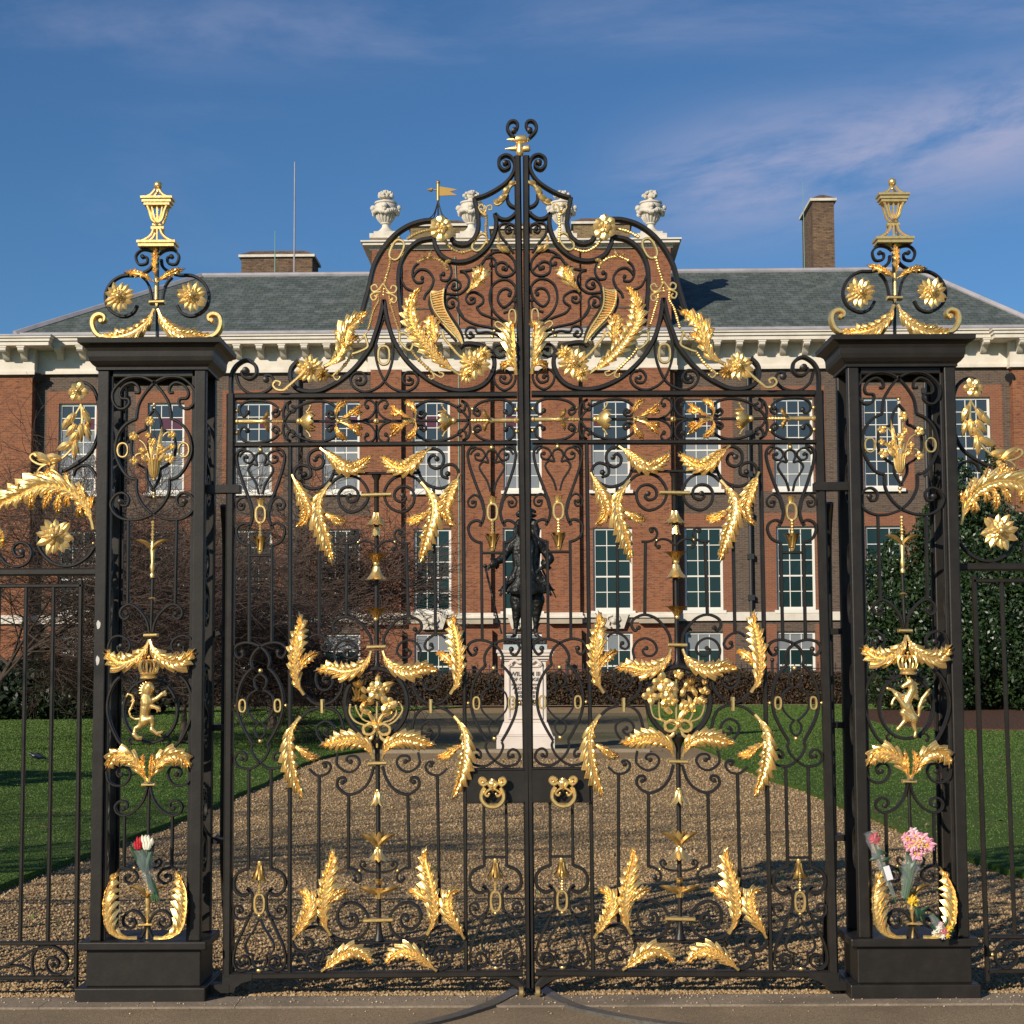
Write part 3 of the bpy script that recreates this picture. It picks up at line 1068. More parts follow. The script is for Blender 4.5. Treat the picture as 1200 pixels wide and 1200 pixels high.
    acanthus([('538,440 523,429 508.5,416 495,400 484.5,383 481.5,367 484,352 491,340', 11, 10, 18), ('506,412 509,398 508,384 505,372', 9, 8, 9)], seed=32)
    rosette(556, 428, 18, 3, 9, 'gilt_flower', pointed=True)
    rosette(548, 440, 11, 2, 7, 'gilt_flower', pointed=True)
    rosette(566, 417, 11, 2, 7, 'gilt_flower', pointed=True)
    goldline('556,432 540,420 529,408 521,398 519,390', 1.6, 'tendril', yo=-0.05)
    acanthus([('548,344 556,336 562,326 565,316', 9, 10, 9)], seed=33)
    acanthus([('605,440 603.5,425 602.5,408 602,392 601,380', 14, 3, 14), ('603,432 595,428 588,430', 6, 5, 5)], seed=34)
    ring(600.3, 372, 4, 9, 2.2, name='hairpin_loop')
    ring(586, 382.5, 3.4, 6.5, 2.2, rot=55, name='hairpin_loop')
    bead(579.5, 388, 2.4)
    bead(577, 394.6, 2.4)
    bead(592.5, 379, 2.2)
    petals([(583, 288, -50, 14, 6, 12), (588, 291, -30, 13, 6, -10), (584, 286, 80, 9, 4, 20), (590, 293, 20, 8, 4, 30)], 'leaf_flourish')
    # ladder-pierced horn
    top = [w2(p) for p in P('520.5,339 519.5,350 521,362 528.5,376 537,389 541,398 542.5,404')]
    bot = [w2(p) for p in P('505,344 505.5,353 509,364 516,374 527,385.5 536,395.5 542,404.5')]
    top, bot = crom(top, 4), crom(bot, 4)
    g = Geo()
    g.strip(top, 2.2 * PXM, 0.03, -0.03)
    g.strip(bot, 2.2 * PXM, 0.03, -0.03)
    for i in range(1, len(top) - 2):
        g.strip([top[i], bot[i]], 1.9 * PXM, 0.018, -0.026)
        mx_, mz_ = (top[i][0] + bot[i][0]) / 2, (top[i][1] + bot[i][1]) / 2
    g.strip([(a[0] * .5 + b[0] * .5, a[1] * .5 + b[1] * .5) for a, b in zip(top[::2], bot[::2])], [math.dist(a, b) * 0.95 for a, b in zip(top[::2], bot[::2])], 0.006, -0.010)
    emit('pierced_horn', g, GOLD, ROOT[0])
    iron('505,346 503,356 507,367 514,378 526,390 535,400', 3, name='scroll')
    iron('522.5,340 521.5,352 524,363 533,377 541,391 543.5,404', 3, name='scroll')
    # inner scrolls
    iron('490.6,308 485,314 483.5,324 488,331 495,331 495,326.5', 3, e=2.4)
    iron('484,325 488,319 494,315.8 502.5,318.5 508,328 504.5,339 499,345 497,351', 3.2)
    iron('469.5,325.8 475,336.8 484,341.5', 3)
    iron('522,303 527,310 529.3,320 525,328.5 517.5,328 516.5,322.5 519.8,321.5', 3, e=2.6)
    iron('521,356 520.8,346 524.5,333.5 532,327.7 539,331.5 539.3,337 534,340 529.5,337.5 532,334.3', 3, e=2.6)
    iron('521,344 530,345 539,344.5 547.5,337 549.5,327.7 545,320 539,318.3', 3)
    iron('539,318.3 552,316.7 563,311 570,302 579.5,295.8 592,296 601.5,304 604,314.8 599.7,322 590.5,324.3 582.5,320 581.5,311 588,307.5 594,310.5 593.5,316.5 590,315', 3.2, e=2.6)
    iron('570,303 577,302 581,307 579,312 575.5,310.5', 2.6, e=2.6)
    iron('542.8,371 537.5,362 537,353 531.5,348.3 525,350.5 523.5,357 528,361 532.5,358.5 530.5,355.5', 2.8, e=2.6)
    iron('535.5,360 539,368 546,375 557.5,380.5 577.7,385 596,393', 3)
    iron('549,344 546,350.5 550,356 556,354.5 556,349.5 552.4,350.8', 2.8, e=2.4)
    iron('548,344.5 555.7,342.5 565,347.5 566,354.5 558.4,360.5', 3)
    iron('558.4,360.5 564.8,368 579.5,373.7 596,382', 3)
    iron('596,379.5 581,368 574,353 576,337 585,328.8 596,328.6 604,337 602,350 591,360 583.5,352 586,342 593,338.5 599,342 597,346', 3.2, e=2.6)
    iron('590,367 602,362 603.5,353', 2.6, e=2.4)
    iron('594,402 585,394 572,389.3 560,390 556.5,384.5 549,384 545.5,390 549.5,396 555.5,393.5 551.6,391', 2.8, e=2.4)
    iron('593,410 592.5,416 585,419 578.8,414.5 580,406.5 588,404.5 591,409 586.5,411', 2.8, e=2.4)
    iron('603.7,437 604,445 599.7,453 590.5,457.3 581.5,451 578.8,441 584,434.5 594,434.5 599.5,442 595,449.3 587,447 586.5,441 591,442.8', 3, e=2.8)
    iron('603,274 603,266 597,262.3 589,262.3 585,268 587,277 594,285.5 602,297', 3)
    iron('603,266 597,263.5 592,268 594.5,273.5 599.5,271.5 597,269', 2.6, e=2.6)
    iron('602,318 596,311', 2.4)
    beads('490.6,307.5 500.7,303 511.7,304 520,309 524.5,316', 1.9, step=3.4)
    for q in ((503, 303, 70, 10, 4, 0), (520, 309, -60, 9, 4, 20), (522, 308, 10, 9, 4, -20), (498, 303, 140, 6, 3, 0)):
        petals([q], 'sprout')


def frieze_half():
    fz = flip_z(493.9, 360)
    bar('335,493.7 441.7,493.7', 3.4, 0.02, 'frieze_rod')
    turned(275.5, 494, 312, 493.9, [(0, 3.4), (.08, 3.6), (.12, 2.4), (.5, 3.1), (.75, 2.2), (.85, 3.6), (1, 2.6)], 'baluster')
    beads('311,493.9 333,493.8', 2.2, step=3.6, yo=0.0)
    bead(350.5, 493.8, 4)
    husk_h(352, 493.8, 369, 12)
    bead(441.7, 493.7, 3.6)
    for mm in (0, 1):
        with xf(fz if mm else ident, bool(mm)):
            iron('290.5,484 286,488 281.5,484 282,475.5 291,470.2 305,469.8 318,472.5 326,478.3 327,485 322,488.5 319.5,484 323.5,481.8', 3, e=2.6)
            emit('scroll_eye', Geo().ball((w2((290.3, 483.7))[0], 0, w2((290.3, 483.7))[1]), 3.2 * PXM, 8, 6), IRON, ROOT[0])
            iron('341.7,475.5 346,478.5 343.5,483 338,481 337,474 341.5,470.5 334.5,475 332,485 333.5,494.5 338.5,503 350,511.8 363,516.5 376.7,517.5 388,514.5 395.5,508 395,500.5 388.5,497.5 383.5,501.5 386.5,505.5 389,502.5', 3.2, e=2.8, name='frieze_scroll')
            bead(277.5, 481.5, 2.6)
            bead(328.3, 480.5, 2.6)
            acanthus([('395,491 395.5,484 399,477 406,472', 4.5, 5, 6)], 'frieze_leaf', 81)
            acanthus([('399,492 408,488.5 417,483 424,476', 4.5, 4, 6), ('412,487 419,487 425,484', 3, 3, 3)], 'frieze_leaf', 82)
            petals([(312, 491, 60, 11, 5, 35), (309, 492, 30, 10, 4, 30)], 'frieze_leaf', GOLD2)
            iron('425,493 434,489 439.5,481 438.5,472.5 431.5,468.7 427.5,473.5 430.5,477.5', 2.6, e=2.6)
            iron('359,483 362,480 364,476', 2, name='tip', m=GOLD, e=1.6)
    turned(395, 493.8, 412, 493.8, [(0, 4), (.15, 4.2), (.25, 3), (.8, 4), (1, 2)], 'baluster')
    collar_bar()


def husk_h(x, y, x1, r):
    X0, Z0 = w2((x, y))
    X1, _ = w2((x1, y))
    H = X1 - X0
    g = Geo()
    for k in range(10):
        a = 2 * math.pi * (k + 0.25) / 10
        ca, sa = math.cos(a), math.sin(a)
        vs, fs = [], []
        for i in range(6):
            t = i / 5
            rr = (2.5 + (r - 2.5) * math.sin(t * math.pi * 0.62)) * PXM
            wd = max(0.001, rr * 0.36 * (1 if t < .7 else (1 - t) / .3))
            c = (X0 + H * t, rr * sa, Z0 + rr * ca)
            vs += [(c[0], c[1] + ca * wd, c[2] - sa * wd), (c[0], c[1] + sa * .004, c[2] + ca * .004), (c[0], c[1] - ca * wd, c[2] + sa * wd), (c[0], c[1] - sa * .002, c[2] - ca * .002)]
        for i in range(5):
            for q in range(4):
                q2 = (q + 1) % 4
                fs.append((i * 4 + q, i * 4 + q2, (i + 1) * 4 + q2, (i + 1) * 4 + q))
        g.add(vs, fs)
    g.lathe((X0, 0, Z0), [(0, 2.6 * PXM), (H * .5, r * .55 * PXM), (H * .9, r * .3 * PXM)], (1, 0, 0), 10)
    emit('frieze_husk', g, GOLD, ROOT[0])


def collar_bar():
    bar('441.2,470 441.5,490', 2.6, 0.02, 'frieze_stay')
    bar('441.5,498 441.7,518', 2.6, 0.02, 'frieze_stay')


def gate_leaf(right):
    if right:
        label = 'right leaf of the black and gilt gate, with four-leaf clovers in its round flower medallion'
    else:
        label = 'left leaf of the black and gilt gate, one open rose topping its round flower medallion'
    base = w2((268, 1160))
    bx = base[0] if not right else w2((975, 1160))[0]
    ROOT[0] = empty('gate_leaf', label, 'gate', (bx, 0, 0), group='pair of gate leaves')
    with xf((lambda p: H_RIGHT((p[0], p[1], p[2]))) if right else ident, right):
        # frame
        bar('271.2,462 266.5,1143', 10, 0.06, 'outer_stile')
        iron('271,463 271.2,470 271,478', 10.5, 0.055, 'stile_head', straight=True)
        g = Geo()
        ps = [w2(p) for p in P('261.7,1141 261.2,1162 275,1162 277,1156 284,1151 296,1147.5 296,1140')]
        yb, yf = 0.028, -0.028
        n = len(ps)
        g.add([(p[0], yf, p[1]) for p in ps] + [(p[0], yb, p[1]) for p in ps], [tuple(range(n)), tuple(reversed(range(n, 2 * n)))] + [(i, i + n, (i + 1) % n + n, (i + 1) % n) for i in range(n)])
        emit('foot_bracket', g, IRON, ROOT[0], smooth=False)
        bar('276,464.8 606,462.8' , 7, 0.05, 'top_rail')
        bar('276,521.8 606,519.3', 5.6, 0.045, 'lower_frieze_rail')
        bar('271,1143.6 613,1140.2', 7.5, 0.05, 'bottom_rail')
        bar('340.3,524 339.3,1140', 5, 0.035, 'panel_bar')
        bar('542.6,522 546.2,1138', 5, 0.035, 'panel_bar')
        bar('606.3,184 610.5,465 620.6,1157' if not right else '607.3,184 611.2,465 618.4,1157', 8.2 if not right else 8.0, 0.06, 'meeting_stile')
        g = Geo()
        a = w2((601, 1139))
        g.strip([w2(p) for p in P('570,1144 590,1145 604,1150 612,1157')], [0.004, 0.02, 0.05, 0.04], 0.05, -0.025)
        emit('foot_gusset', g, IRON, ROOT[0])
        x, z = w2((611, 1152))
        emit('floor_wheel', Geo().lathe((x - 0.012, -0.055, 0.03), [(0, 0.026), (0.004, 0.03), (0.02, 0.03), (0.024, 0.026)], (1, 0, 0), 14), BRASS, ROOT[0])
        # side panels
        side_panel(((305.6, 525), (304.3, 1120)), ((305.6, 525), (304.3, 1120)))
        side_panel(((305.6, 525), (304.3, 1120)), ((576.3, 522), (581.6, 1117)))
        # broad centre panel
        for mm in (0, 1):
            with xf(M_MAIN if mm else ident, bool(mm)):
                main_half()
        ringp = []
        for k in range(40):
            q = 2 * math.pi * k / 40
            ringp.append((440.8 + 36.5 * math.cos(q), 823.8 + 40.5 * math.sin(q)))
        iron(ringp, 6.4, 0.05, 'medallion_ring', straight=True, closed=True)
        bar('390,555.3 493,554', 3.6, 0.03, 'panel_crossbar')
        bar('388,1104.7 499,1103.5', 3.6, 0.03, 'panel_crossbar')
        turned(441.2, 557, 441.5, 757, [(0, 6), (.03, 3), (.5, 2.6), (1, 2.7)], 'stem', IRON)
        turned(441.5, 762, 441.5, 784, [(0, 2.6), (.6, 2.8), (.85, 5), (1, 7)], 'stem', IRON)
        turned(442, 866, 442.4, 892, [(0, 9), (.25, 5), (.5, 3), (1, 2.7)], 'stem', IRON)
        turned(442.6, 897, 444.2, 1102, [(0, 2.7), (.9, 2.7), (.96, 4), (1, 7)], 'stem', IRON)
        collar(423.5, 580.6, 459, 579.6, 4.6)
        collar(430, 758.5, 452.5, 757.8, 4.6)
        collar(431.5, 894.6, 453.5, 894, 4.6)
        collar(426.5, 1078.5, 461, 1077.5, 5)
        for x, y in ((377.6, 827.3), (504.8, 824.5)):
            bar('%f,819.5 %f,835.5' % (x, x + .2), 4.6, 0.05, 'clasp', m=GOLD)
        # gilt pieces on the stem, top to bottom
        husk(441.3, 601, 620, 3.0, 16, 12, 0.35, 'skirt_husk')
        husk(441.2, 618, 631, 3.2, 5.5, 6, 0.3, 'lower_husk')
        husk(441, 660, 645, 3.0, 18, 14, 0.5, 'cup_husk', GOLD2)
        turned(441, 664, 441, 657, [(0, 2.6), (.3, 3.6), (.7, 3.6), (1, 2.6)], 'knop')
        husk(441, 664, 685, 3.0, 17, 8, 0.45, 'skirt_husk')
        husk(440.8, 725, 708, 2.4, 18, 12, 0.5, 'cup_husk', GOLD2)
        bead(440.8, 725.5, 3.2)
        husk(442.6, 928, 945.5, 2.6, 11, 10, 0.15, 'tassel_husk')
        bead(442.6, 926.5, 2.8)
        husk(443, 993, 973, 2.6, 10, 8, 0.1, 'cup_husk')
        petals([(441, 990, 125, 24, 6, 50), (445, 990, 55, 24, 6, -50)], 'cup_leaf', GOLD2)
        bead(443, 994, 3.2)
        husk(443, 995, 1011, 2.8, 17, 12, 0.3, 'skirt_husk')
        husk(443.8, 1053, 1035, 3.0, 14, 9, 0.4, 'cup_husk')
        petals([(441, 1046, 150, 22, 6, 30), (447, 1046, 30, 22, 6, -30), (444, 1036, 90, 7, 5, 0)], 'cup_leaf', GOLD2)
        husk(443.7, 1036, 1028, 2.5, 5, 6, 0.3, 'bud_cup')
        # frieze
        for mm in (0, 1):
            with xf(M_FRIEZE if mm else ident, bool(mm)):
                frieze_half()
        crest()
        if not right:
            bouquet_left()
        # lock plate
        g = Geo()
        q = [w2(p) for p in P('547,941 547,901 614.5,901 615,940.5')]
        g.add([(p[0], -0.028, p[1]) for p in q] + [(p[0], 0.028, p[1]) for p in q], [(0, 1, 2, 3), (7, 6, 5, 4), (0, 4, 5, 1), (1, 5, 6, 2), (2, 6, 7, 3), (3, 7, 4, 0)])
        lp = emit('lock_case', g, IRON, ROOT[0], smooth=False)
        bar('546,901.5 614,901', 2.6, 0.07, 'lock_case_moulding')
        bar('546,940.2 614,939.8', 2.6, 0.07, 'lock_case_moulding')
        # knocker handle
        x0 = 577.5
        with xf(lambda p: (p[0], p[1] - 0.05, p[2])):
            for sg in (-1, 1):
                goldline(' '.join('%f,%f' % (x0 + sg * a, b) for a, b in ((2, 922), (6, 917), (11, 919), (15, 915), (12.5, 911), (8.5, 913), (11, 916))), 2.1, 'handle_volute', e=2.2)
                goldline(' '.join('%f,%f' % (x0 + sg * a, b) for a, b in ((1, 923), (5, 925), (9, 929), (6, 932), (4, 929))), 1.4, 'handle_volute', e=1.4)
                goldline(' '.join('%f,%f' % (x0 + sg * a, b) for a, b in ((9, 922), (12.5, 928), (12.5, 936), (7, 942.5), (0, 944.5))), 2.2, 'handle_ring', taper=1.2)
            turned(x0 - 6, 917.5, x0 + 6, 917.5, [(0, 3), (.2, 4.4), (.5, 5.2), (.8, 4.4), (1, 3)], 'handle_boss')
            turned(x0, 912, x0, 926, [(0, 3), (.4, 4.4), (.8, 3.4), (1, 2)], 'handle_boss')
            bead(x0, 944.5, 3.4)
    if right:
        bouquet_right()
        bar('622,1010 621.5,1040', 3, 0.05, 'drop_bolt', y=0.04)
    else:
        # knuckle barrels at the very top
        turned(604, 163.5, 617, 163, [(0, 4.4), (.1, 5.2), (.9, 5.2), (1, 4.4)], 'barrel')
        turned(594, 163.5, 604, 163.5, [(0, .8), (.4, 1.8), (.8, 2.4), (1, 3)], 'spindle')
        turned(617, 163.5, 621, 164, [(0, 3), (.5, 3), (1, 1)], 'spindle')
        turned(592, 174.5, 605, 174, [(0, .8), (.3, 1.6), (.6, 2.8), (1, 3.6)], 'spindle')
        turned(613, 174.3, 621.5, 174, [(0, 3.4), (.2, 4.2), (.8, 4.2), (1, 2.4)], 'barrel')
        turned(609, 168, 609.5, 183, [(0, 4.5), (.3, 3.4), (.6, 5), (.8, 5), (1, 3)], 'neck')


BRASS = mat('worn_brass', (0.42, 0.29, 0.13), 0.45, 0.7)
gate_leaf(False)
gate_leaf(True)

# ================================================================== THE TWO GATE PIERS
PLANE[0] = -0.10
PF, PB = -0.10, 0.24                      # front and back of a pier
H_PIER = homography([w2(p) for p in P('115,434 241,434 104.5,1102 235,1102')], [w2(p) for p in P('1118,428 993,429 1138,1101 1007,1101.5')])
M_PIER = mirror_about((180, 440), (171.3, 1090))


def creature(parts, name, voxel, m, parent, keep=None):
    """one continuous body grown from overlapping tapered limbs: (x,y,z,r) chains"""
    g = Geo()
    for ch in parts:
        c = [(q[0], q[1], q[2]) for q in ch]
        rs = [q[3] for q in ch]
        if len(ch) == 1:
            g.ball(c[0], rs[0], 12, 8)
            continue
        g.tube(c, rs, 10)
        for p, r in zip(c, rs):
            g.ball(p, r * 0.99, 10, 6)
    me = bpy.data.meshes.new('tmp')
    me.from_pydata([tuple(p) for p in g.v], [], g.f)
    o = bpy.data.objects.new('tmp', me)
    COL.objects.link(o)
    md = o.modifiers.new('r', 'REMESH')
    md.mode = 'VOXEL'
    md.voxel_size = voxel
    sm = o.modifiers.new('s', 'SMOOTH')
    sm.factor = 0.5
    sm.iterations = 2
    dg = bpy.context.evaluated_depsgraph_get()
    me2 = bpy.data.meshes.new_from_object(o.evaluated_get(dg))
    bpy.data.objects.remove(o)
    out = Geo()
    out.v = [tuple(v.co) for v in me2.vertices]
    out.f = [tuple(p.vertices) for p in me2.polygons]
    return emit(name, out, m, parent, raw=True)


FAT = 1.22


def relief(chains, y, sq=0.7):
    """photo-point chains 'x,y,r[,dy]' -> 3-D chains in front of the plane"""
    out = []
    for txt in chains:
        ch = []
        for t in txt.split():
            v = [float(q) for q in t.split(',')]
            X, Z = w2((v[0], v[1]))
            ch.append((X, y - (v[3] if len(v) > 3 else 0) * PXM, Z, v[2] * PXM * FAT))
        out.append(ch)
    return out


def lion():
    ch = relief([
        '174,824,6.2,1 174.5,814,5.2,2',                       # chest
        '173,829,5.4,1 171,838,4.0,1 171,845,4.6,1',           # waist to haunch
        '175,811,5.6,2 176.5,806,5.6,3',                       # mane
        '178,804,4.4,5 181.5,806,2.6,6',                       # face, muzzle
        '178,822,2.8,4 187,818,2.1,4 193,813,2.0,5',           # raised forepaw
        '193,813,2.3,5 197,812,1.4,5', '193.5,812.5,1.6,5 196.5,809.5,.9,5', '193,814,1.6,5 197.5,814.5,.9,5',
        '177,826,2.6,3 184,828,2.0,4 189,830,2.0,4',           # second forepaw
        '189,830,1.9,4 190.5,833,1.1,4', '188,831,1.4,4 187,834,.9,4',
        '170,845,4.2,0 165,851,2.6,0 160.5,853,1.9,0 159.5,859,2.0,0', '159.5,860,2.4,1 164,864.5,2.2,1 168,863.5,1.2,1', '160,859,1.4,0 157.5,861,.8,0', '165,864,1.2,1 168,866,.8,1',
        '174,843,4.0,2 180,842,3.4,3 181.5,847,2.2,3 180.5,853,1.8,3', '180.5,854,2.3,3 187,859,2.2,3 193,857,1.2,3', '180.5,854,1.3,3 178.5,856,.8,3', '188,860,1.2,3 191,862,.8,3',
        '166,842,1.4,-1 160,842.5,1.2,-1 155,839.5,1.1,-1 153,834,1.1,-1 156,828,1.2,-1 158.5,822,1.3,-1 157,815,1.4,-1 152,813,1.2,-1 150,816,1.0,-1',
        '157.5,820,1.2,-1 155.5,821.5,.8,-1', '154,831,1.2,-1 156.5,830,.8,-1',
    ] + ['%f,%f,1.7,4 %f,%f,.6,5' % (176 + 4.0 * math.cos(R(a)), 808 - 4.6 * math.sin(R(a)), 175.5 + 9.6 * math.cos(R(a - 10)), 809 - 10 * math.sin(R(a - 10))) for a in range(50, 310, 20)] + ['%f,%f,1.5,6 %f,%f,.6,7' % (175 + 3 * math.cos(R(a)), 814 - 3 * math.sin(R(a)), 175 + 6 * math.cos(R(a)), 818 - 6 * math.sin(R(a))) for a in range(190, 350, 28)], -0.14)
    creature(ch, 'lion_figure', 0.0030, GOLD, ROOT[0])


def unicorn():
    ch = relief([
        '1061,829,5.4,1 1065,836,4.2,1 1068,842,4.8,1',         # barrel
        '1058.5,826,4.8,1 1062,818,4.2,2 1066,808,3.6,3 1065,801,3.4,3',     # chest, neck
        '1064,799,3.4,4 1060,801.5,2.7,4 1055,804.5,2.0,4',     # head
        '1062,796,1.0,4 1063,793,.7,4',                          # ear
        '1060,795.5,.9,5 1057,788,.4,5',                         # horn
        '1057,824,2.6,3 1050,819,1.7,3 1043,808,1.3,3', '1052,813.5,1.8,3 1044,809,1.3,3 1037.5,806.5,1.6,3',
        '1058,828,2.8,4 1048.5,815,2.2,4',
        '1056,815,2,3 1049,814.5,1.8,3 1044,820,1.3,3 1042.5,825,1.7,3',
        '1069,843,4.6,0 1069,850,2.4,0 1071,857,1.5,0 1070,862,1.9,0',
        '1064,841,4.0,2 1056,835,3.6,2 1058,844,2.6,2 1053,850,1.7,2 1049.5,854,1.9,2',
        '1072,842,1.6,-1 1075,838,1.4,-1 1075.5,828,2.0,-1 1079,819,2.2,-1 1085,811,1.8,-1 1088,807,.7,-1',
        '1076,832,1.3,-1 1080,828,.9,-1', '1078,824,1.3,-1 1083,820,.9,-1', '1082,817,1.3,-1 1087,813,.8,-1', '1070,843,2,-1 1075,845,1,-1',
    ] + ['%f,%f,2.0,3 %f,%f,.8,2' % (1068 + k * 0.2, 800 + k * 4, 1073 + k * 0.1, 802 + k * 4.4) for k in range(5)], -0.14)
    creature(ch, 'unicorn_figure', 0.0032, GOLD, ROOT[0])


def pier_half():
    iron('202.5,459 197.5,459 199,451.5 206,447.5 215,451 220,459 218,465.6 210,467 209,472.5 214,477.5 221,477.5 227.5,470 228.3,459 222.5,450 212.5,442.5 200,440.6 190,442.5 180,447.5', 3.4, e=2.6)
    iron('180,447.5 170,459 162.5,471 160,481 159,490', 3.4)
    iron('159,490 147.5,496 139,506 135,517.5 134,530 139,544 146,555 152.5,560 159,561', 3.6)
    iron('159,561 159.5,577 167,592 179,603', 3.6)
    iron('179,603 194,608 210,608 222,601.5 227.5,590 222,579.5 213,577 206.5,583 208,591 214,591.5 215.8,587', 3.4, e=3.2)
    iron('180,479 174,486 170.6,495 170,502.5', 3)
    iron('170,502.5 162.5,505.6 155,512.5 153,522.5 154,532.5 160,542.5 167.5,547.5 171,550', 3)
    iron('171,550 171,559 175,567.5 180,575', 3)
    ring(143, 527, 6, 8.2, 2.2, power=2.2)
    bar('149.4,608 148.6,709', 3.6)
    iron('174,741 171,727.5 162.5,715 151,708 141.7,713 140,721 145,725.5 150,722 147.5,719', 3.4, e=2.8)
    iron('126,762 126,757 130,748 138.5,745 148,749 151.6,757 147,765 139,764 137,758 141.5,757', 3, e=3)
    acanthus([('175.5,750 170,762 161,771 150,776 138,775.5 126.5,766', 11, 11, 13)], seed=41, yo=-0.03)
    iron('144,789.5 133,800 126,817.5 125,835 130,852.5 137.6,868 145,876', 3.6)
    iron('151,797 155,800 160,798 160.5,793.5 157,792', 2, e=2)
    iron('152,802 157,810 163,809 164,803.5 160.5,802.5', 1.8, e=1.8)
    iron('160,869.5 158,865.5 153,864.5 149.5,868.5 152,872', 2, e=2)
    acanthus([('172.5,916 166.5,901.5 157,890 146,884.5 134,886.5 127,897', 12, 10, 13), ('171.5,914 169.5,900 169.5,884', 5, 3, 7)], seed=42, yo=-0.03)
    iron('123.6,904 126,915.5 135,921 145.5,919 151.6,909 149,900.6 141,899.6 136,905 138.5,910.5 141.5,908', 3, e=2.8)
    iron('172,922 167.5,937.5 157.5,950 145,956 136,952.5 134,945 140,939 147.5,941 148,946.5 144,948', 3.2, e=2.8)
    bar('145,956 144.2,1019', 3.6)
    iron('137.5,1020 147.5,1017.5 157.5,1022.5 160,1030 152.5,1036 145.5,1032.5 146,1026.5 150,1027', 3, e=2.8)
    iron('172.5,1019 168,1017 161,1017 156.5,1011.5 159,1007.5 162.5,1010', 2.2, e=2)
    bead(156.5, 1017.5, 2.2)
    iron('163.5,1101 167.5,1093 169.5,1083 162.5,1071 152.5,1068 144,1075 144,1084 151,1088.5 157.5,1083.5 156,1078 152.5,1079', 3.2, e=3)
    acanthus([('161,1099 143,1098 129,1089 124,1070 125,1045 134,1025', 2, 15, 14)], seed=43, yo=-0.03)


def pier_crown():
    """arched royal crown, drawn once round the centre line"""
    cx, cy = 176, 795
    turned(cx, cy + .5, cx, cy - 7, [(0, 9.2), (.15, 10.2), (.35, 9.2), (.7, 9.6), (.85, 10.6), (1, 9.6)], 'crown_band', yo=-0.06)
    for k in range(8):
        a = 2 * math.pi * k / 8
        X, Z = w2((cx, cy - 7))
        r = 9.2 * PXM
        pts = [(X + r * math.cos(a) * f, -0.06 + r * math.sin(a) * f, Z + h * PXM) for f, h in ((1, 0), (1.22, 6), (1.12, 11), (.75, 14), (.35, 13), (0, 11.5))]
        g = Geo().tube(crom(pts, 3), 1.3 * PXM, 5)
        emit('crown_arch', g, GOLD, ROOT[0])
    bead(cx, cy - 20.5, 2.6, yo=-0.06)
    bead(cx, cy - 25, 1.6, yo=-0.06)


def pier_finial_half():
    iron('177.5,352 175,338 171.5,330 166,324', 3, name='finial_scroll')
    iron('182,297.5 175,292.8 165,292 158.3,299 161.5,308.5 170.5,307.5 171.5,301 166.5,300', 3, e=2.6, name='finial_scroll')
    iron('179,303 177.5,311 170,317.5 158,321.5 142,322.5 129,331 122.5,346 127,361.5 141.5,370 154,366.5 160,357', 3.8, name='finial_scroll')
    rosette(141, 349, 18, 3, 9, 'rosette', pointed=True)
    acanthus([('181,363 173,379 157,391 139,395.5 122,394.5', 12, 9, 14)], seed=44, yo=-0.03)
    g = Geo()
    ps = crom([w2(p) for p in P('140,395 124,395.5 113,391 108,380 110,371 117,368 122.5,371 121.5,376 118.5,376')], 5)
    g.strip(ps, [PXM * (5 + 1.8 * math.sin(3.0 * i / len(ps)) - 3.2 * (i / len(ps)) ** 2) for i in range(len(ps))], 0.05, -0.035)
    g.lathe((ps[-1][0], -0.04, ps[-1][1]), [(0, 2 * PXM), (0.005, 3 * PXM), (0.05, 3 * PXM)], (0, 1, 0), 10)
    emit('gilt_volute', g, GOLD, ROOT[0])
    goldline('183.5,360 182,353', 1)


